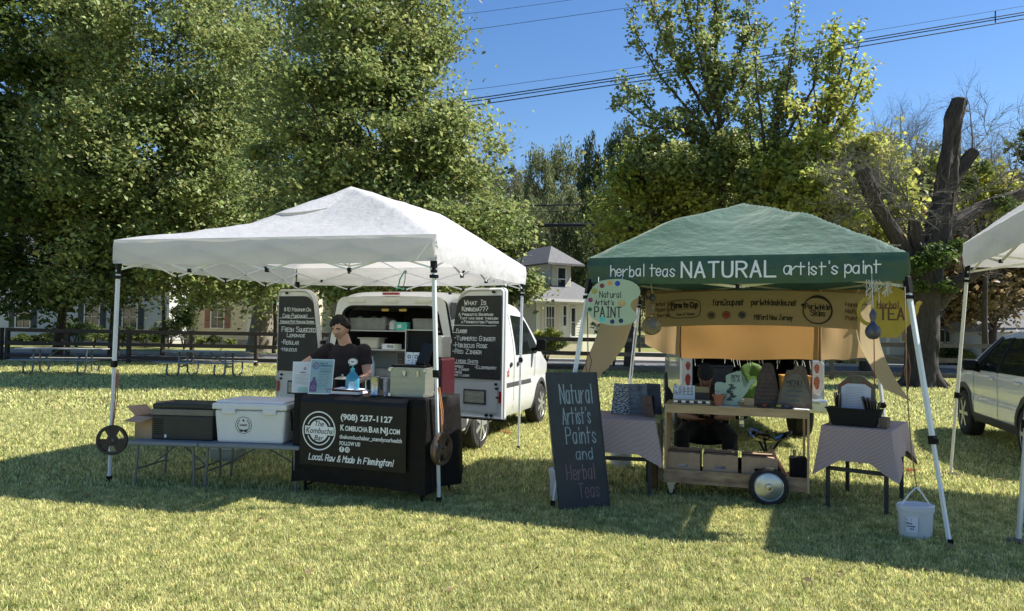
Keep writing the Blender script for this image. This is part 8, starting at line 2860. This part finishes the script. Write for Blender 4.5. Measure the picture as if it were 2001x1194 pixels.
shrub(450, 665, 50, .45, .35, M_lf_b, 'small light shrub right of the round dark one', seed=12)
shrub(535, 665, 50, .7, .45, M_lf_f, 'low dark shrub beside the pale sycamore trunk', seed=13)
shrub(1885, 700, 38, .9, .45, M_lf_c, 'low sunlit yellow-green shrub in front of the white house at the right', n=3000, seed=14)
shrub(1855, 690, 38, .7, .6, M_lf_a, 'dark shrub beside the sunlit one at the white house', seed=15)
shrub(1912, 665, 38, .35, .95, M_lf_c, 'bright large-leaved plant against the wall of the white house', ls=.3, n=500, seed=16)
shrub(1640, 735, 38, 1.6, .35, M_lf_b, 'low hedge seen through the fence right of the pickup truck', seed=17)
shrub(1200, 560, 31, .9, 1.5, M_lf_b, 'leafy branches hanging beside the left leg of the green tent', n=1500, seed=18)
def garden_lamp(): pass
# trunk saplings near picnic tables
for k_, (px, Yq, tr_, lab) in enumerate(((536, 41, .10, 'thin dark trunk beside the pale sycamore trunk'), (318, 36, .09, 'thin dark trunk above the right picnic table'))):
    B = at0(px, Yq)
    t = thing('sapling', lab, 'tree', B)
    MB().tube([(0, 0, 0), (.05, 0, 1.5), (-.05, 0, 3.2), (.1, 0, 6.0)], [tr_ * 1.2, tr_, tr_ * .9, tr_ * .6], 9).build('trunk', M_bark1, t, smooth=True)
    c = cluster_pts(np.random.default_rng(k_), np.array([0, 0, 6.0]), 1.6, 900)
    leaves('crown', c, np.full(900, .24), M_lf_a, t, k_)
# fallen leaves / flower bed beyond the fence
r = np.random.default_rng(9)
n = 5000
X = r.uniform(4.5, 12, n); Y = r.uniform(27.0, 29.5, n)
o = leaves('leaf_litter', np.stack([X, Y, r.uniform(.02, .1, n)], 1), r.uniform(.05, .1, n), M_lf_e, None, 9)
tag(o, 'brown fallen leaves strewn on the verge beyond the fence', 'leaf litter', None, 'stuff')

n = 420
Y = r.uniform(4.2, 22, n) ; X = (r.random(n) * 2 - 1) * .74 * Y
o = leaves('fallen_leaves', np.stack([X, Y, r.uniform(.035, .05, n)], 1), r.uniform(.03, .07, n), M_lf_e, None, 19, up=2.5)
tag(o, 'scattered small dry leaves lying on the mown lawn', 'fallen leaves', None, 'stuff')

# ------------------------------------------------------------------ overhead cables
M_cab = mat('black_cable', (0.010, 0.010, 0.013), .5, .2, 5)
def cable(p, r_, label):
    b = MB(); b.tube([P(x, y, Y) for x, y, Y in p], r_, 6)
    return tag(b.build('cable', M_cab, smooth='all'), label, 'cable', 'overhead cables')
def sagline(pts, Y, off=0):
    out = []
    import bisect
    for i in range(29):
        x = -300 + 2700 * i / 28
        for (x0, y0), (x1, y1) in zip(pts[:-1], pts[1:]):
            if x <= x1 or (x1, y1) == pts[-1]:
                y = y0 + (y1 - y0) * (x - x0) / (x1 - x0); break
        out.append((x, y + off, Y))
    return out
L1 = [(-300, 320), (300, 264), (905, 196), (1190, 154), (1480, 112), (2001, 24), (2400, -48)]
cable(sagline(L1, 34, 0), .026, 'upper of the two close thick cables crossing the sky behind the tall tree')
cable(sagline(L1, 34, 5), .024, 'lower of the two close thick cables crossing the sky')
cable(sagline([(x, y) for x, y in L1], 34.4, 13), .026, 'third thick cable running just below the close pair')
cable(sagline([(-300, 300), (905, 178), (1190, 139), (1480, 97), (2001, 12), (2400, -60)], 34, 0), .010, 'thin wire running just above the close pair of cables')
cable(sagline([(-300, 170), (895, 62), (1250, 12), (1700, -60), (2400, -180)], 33, 0), .011, 'thin wire high in the sky right of the big linden crown')
cable(sagline([(-300, 130), (900, 29), (1110, 1), (1700, -90), (2400, -200)], 33, 0), .009, 'highest thin wire in the sky at the top of the picture')
cable([(x, y, 37) for x, y in ((960, 441), (1165, 440), (1340, 435), (1600, 418), (2001, 388), (2300, 370))], .095, 'very thick black cable bundle low in front of the hill between the tents')
cable([(x, y, 37) for x, y in ((960, 403), (1125, 400), (1340, 396), (1700, 382), (2001, 362), (2300, 350))], .032, 'medium cable above the thick bundle in front of the hill')
cable([(x, y, 37) for x, y in ((960, 416), (1125, 412), (1340, 408), (1700, 392), (2001, 372), (2300, 360))], .014, 'thin wire between the medium cable and the thick bundle')
b = MB(); b.box(P(1945, 33, 34), (.04, .04, .55)); tag(b.build('cable_spacer', M_cab), 'small cable spacer on the thick cables at the top right', 'cable spacer')
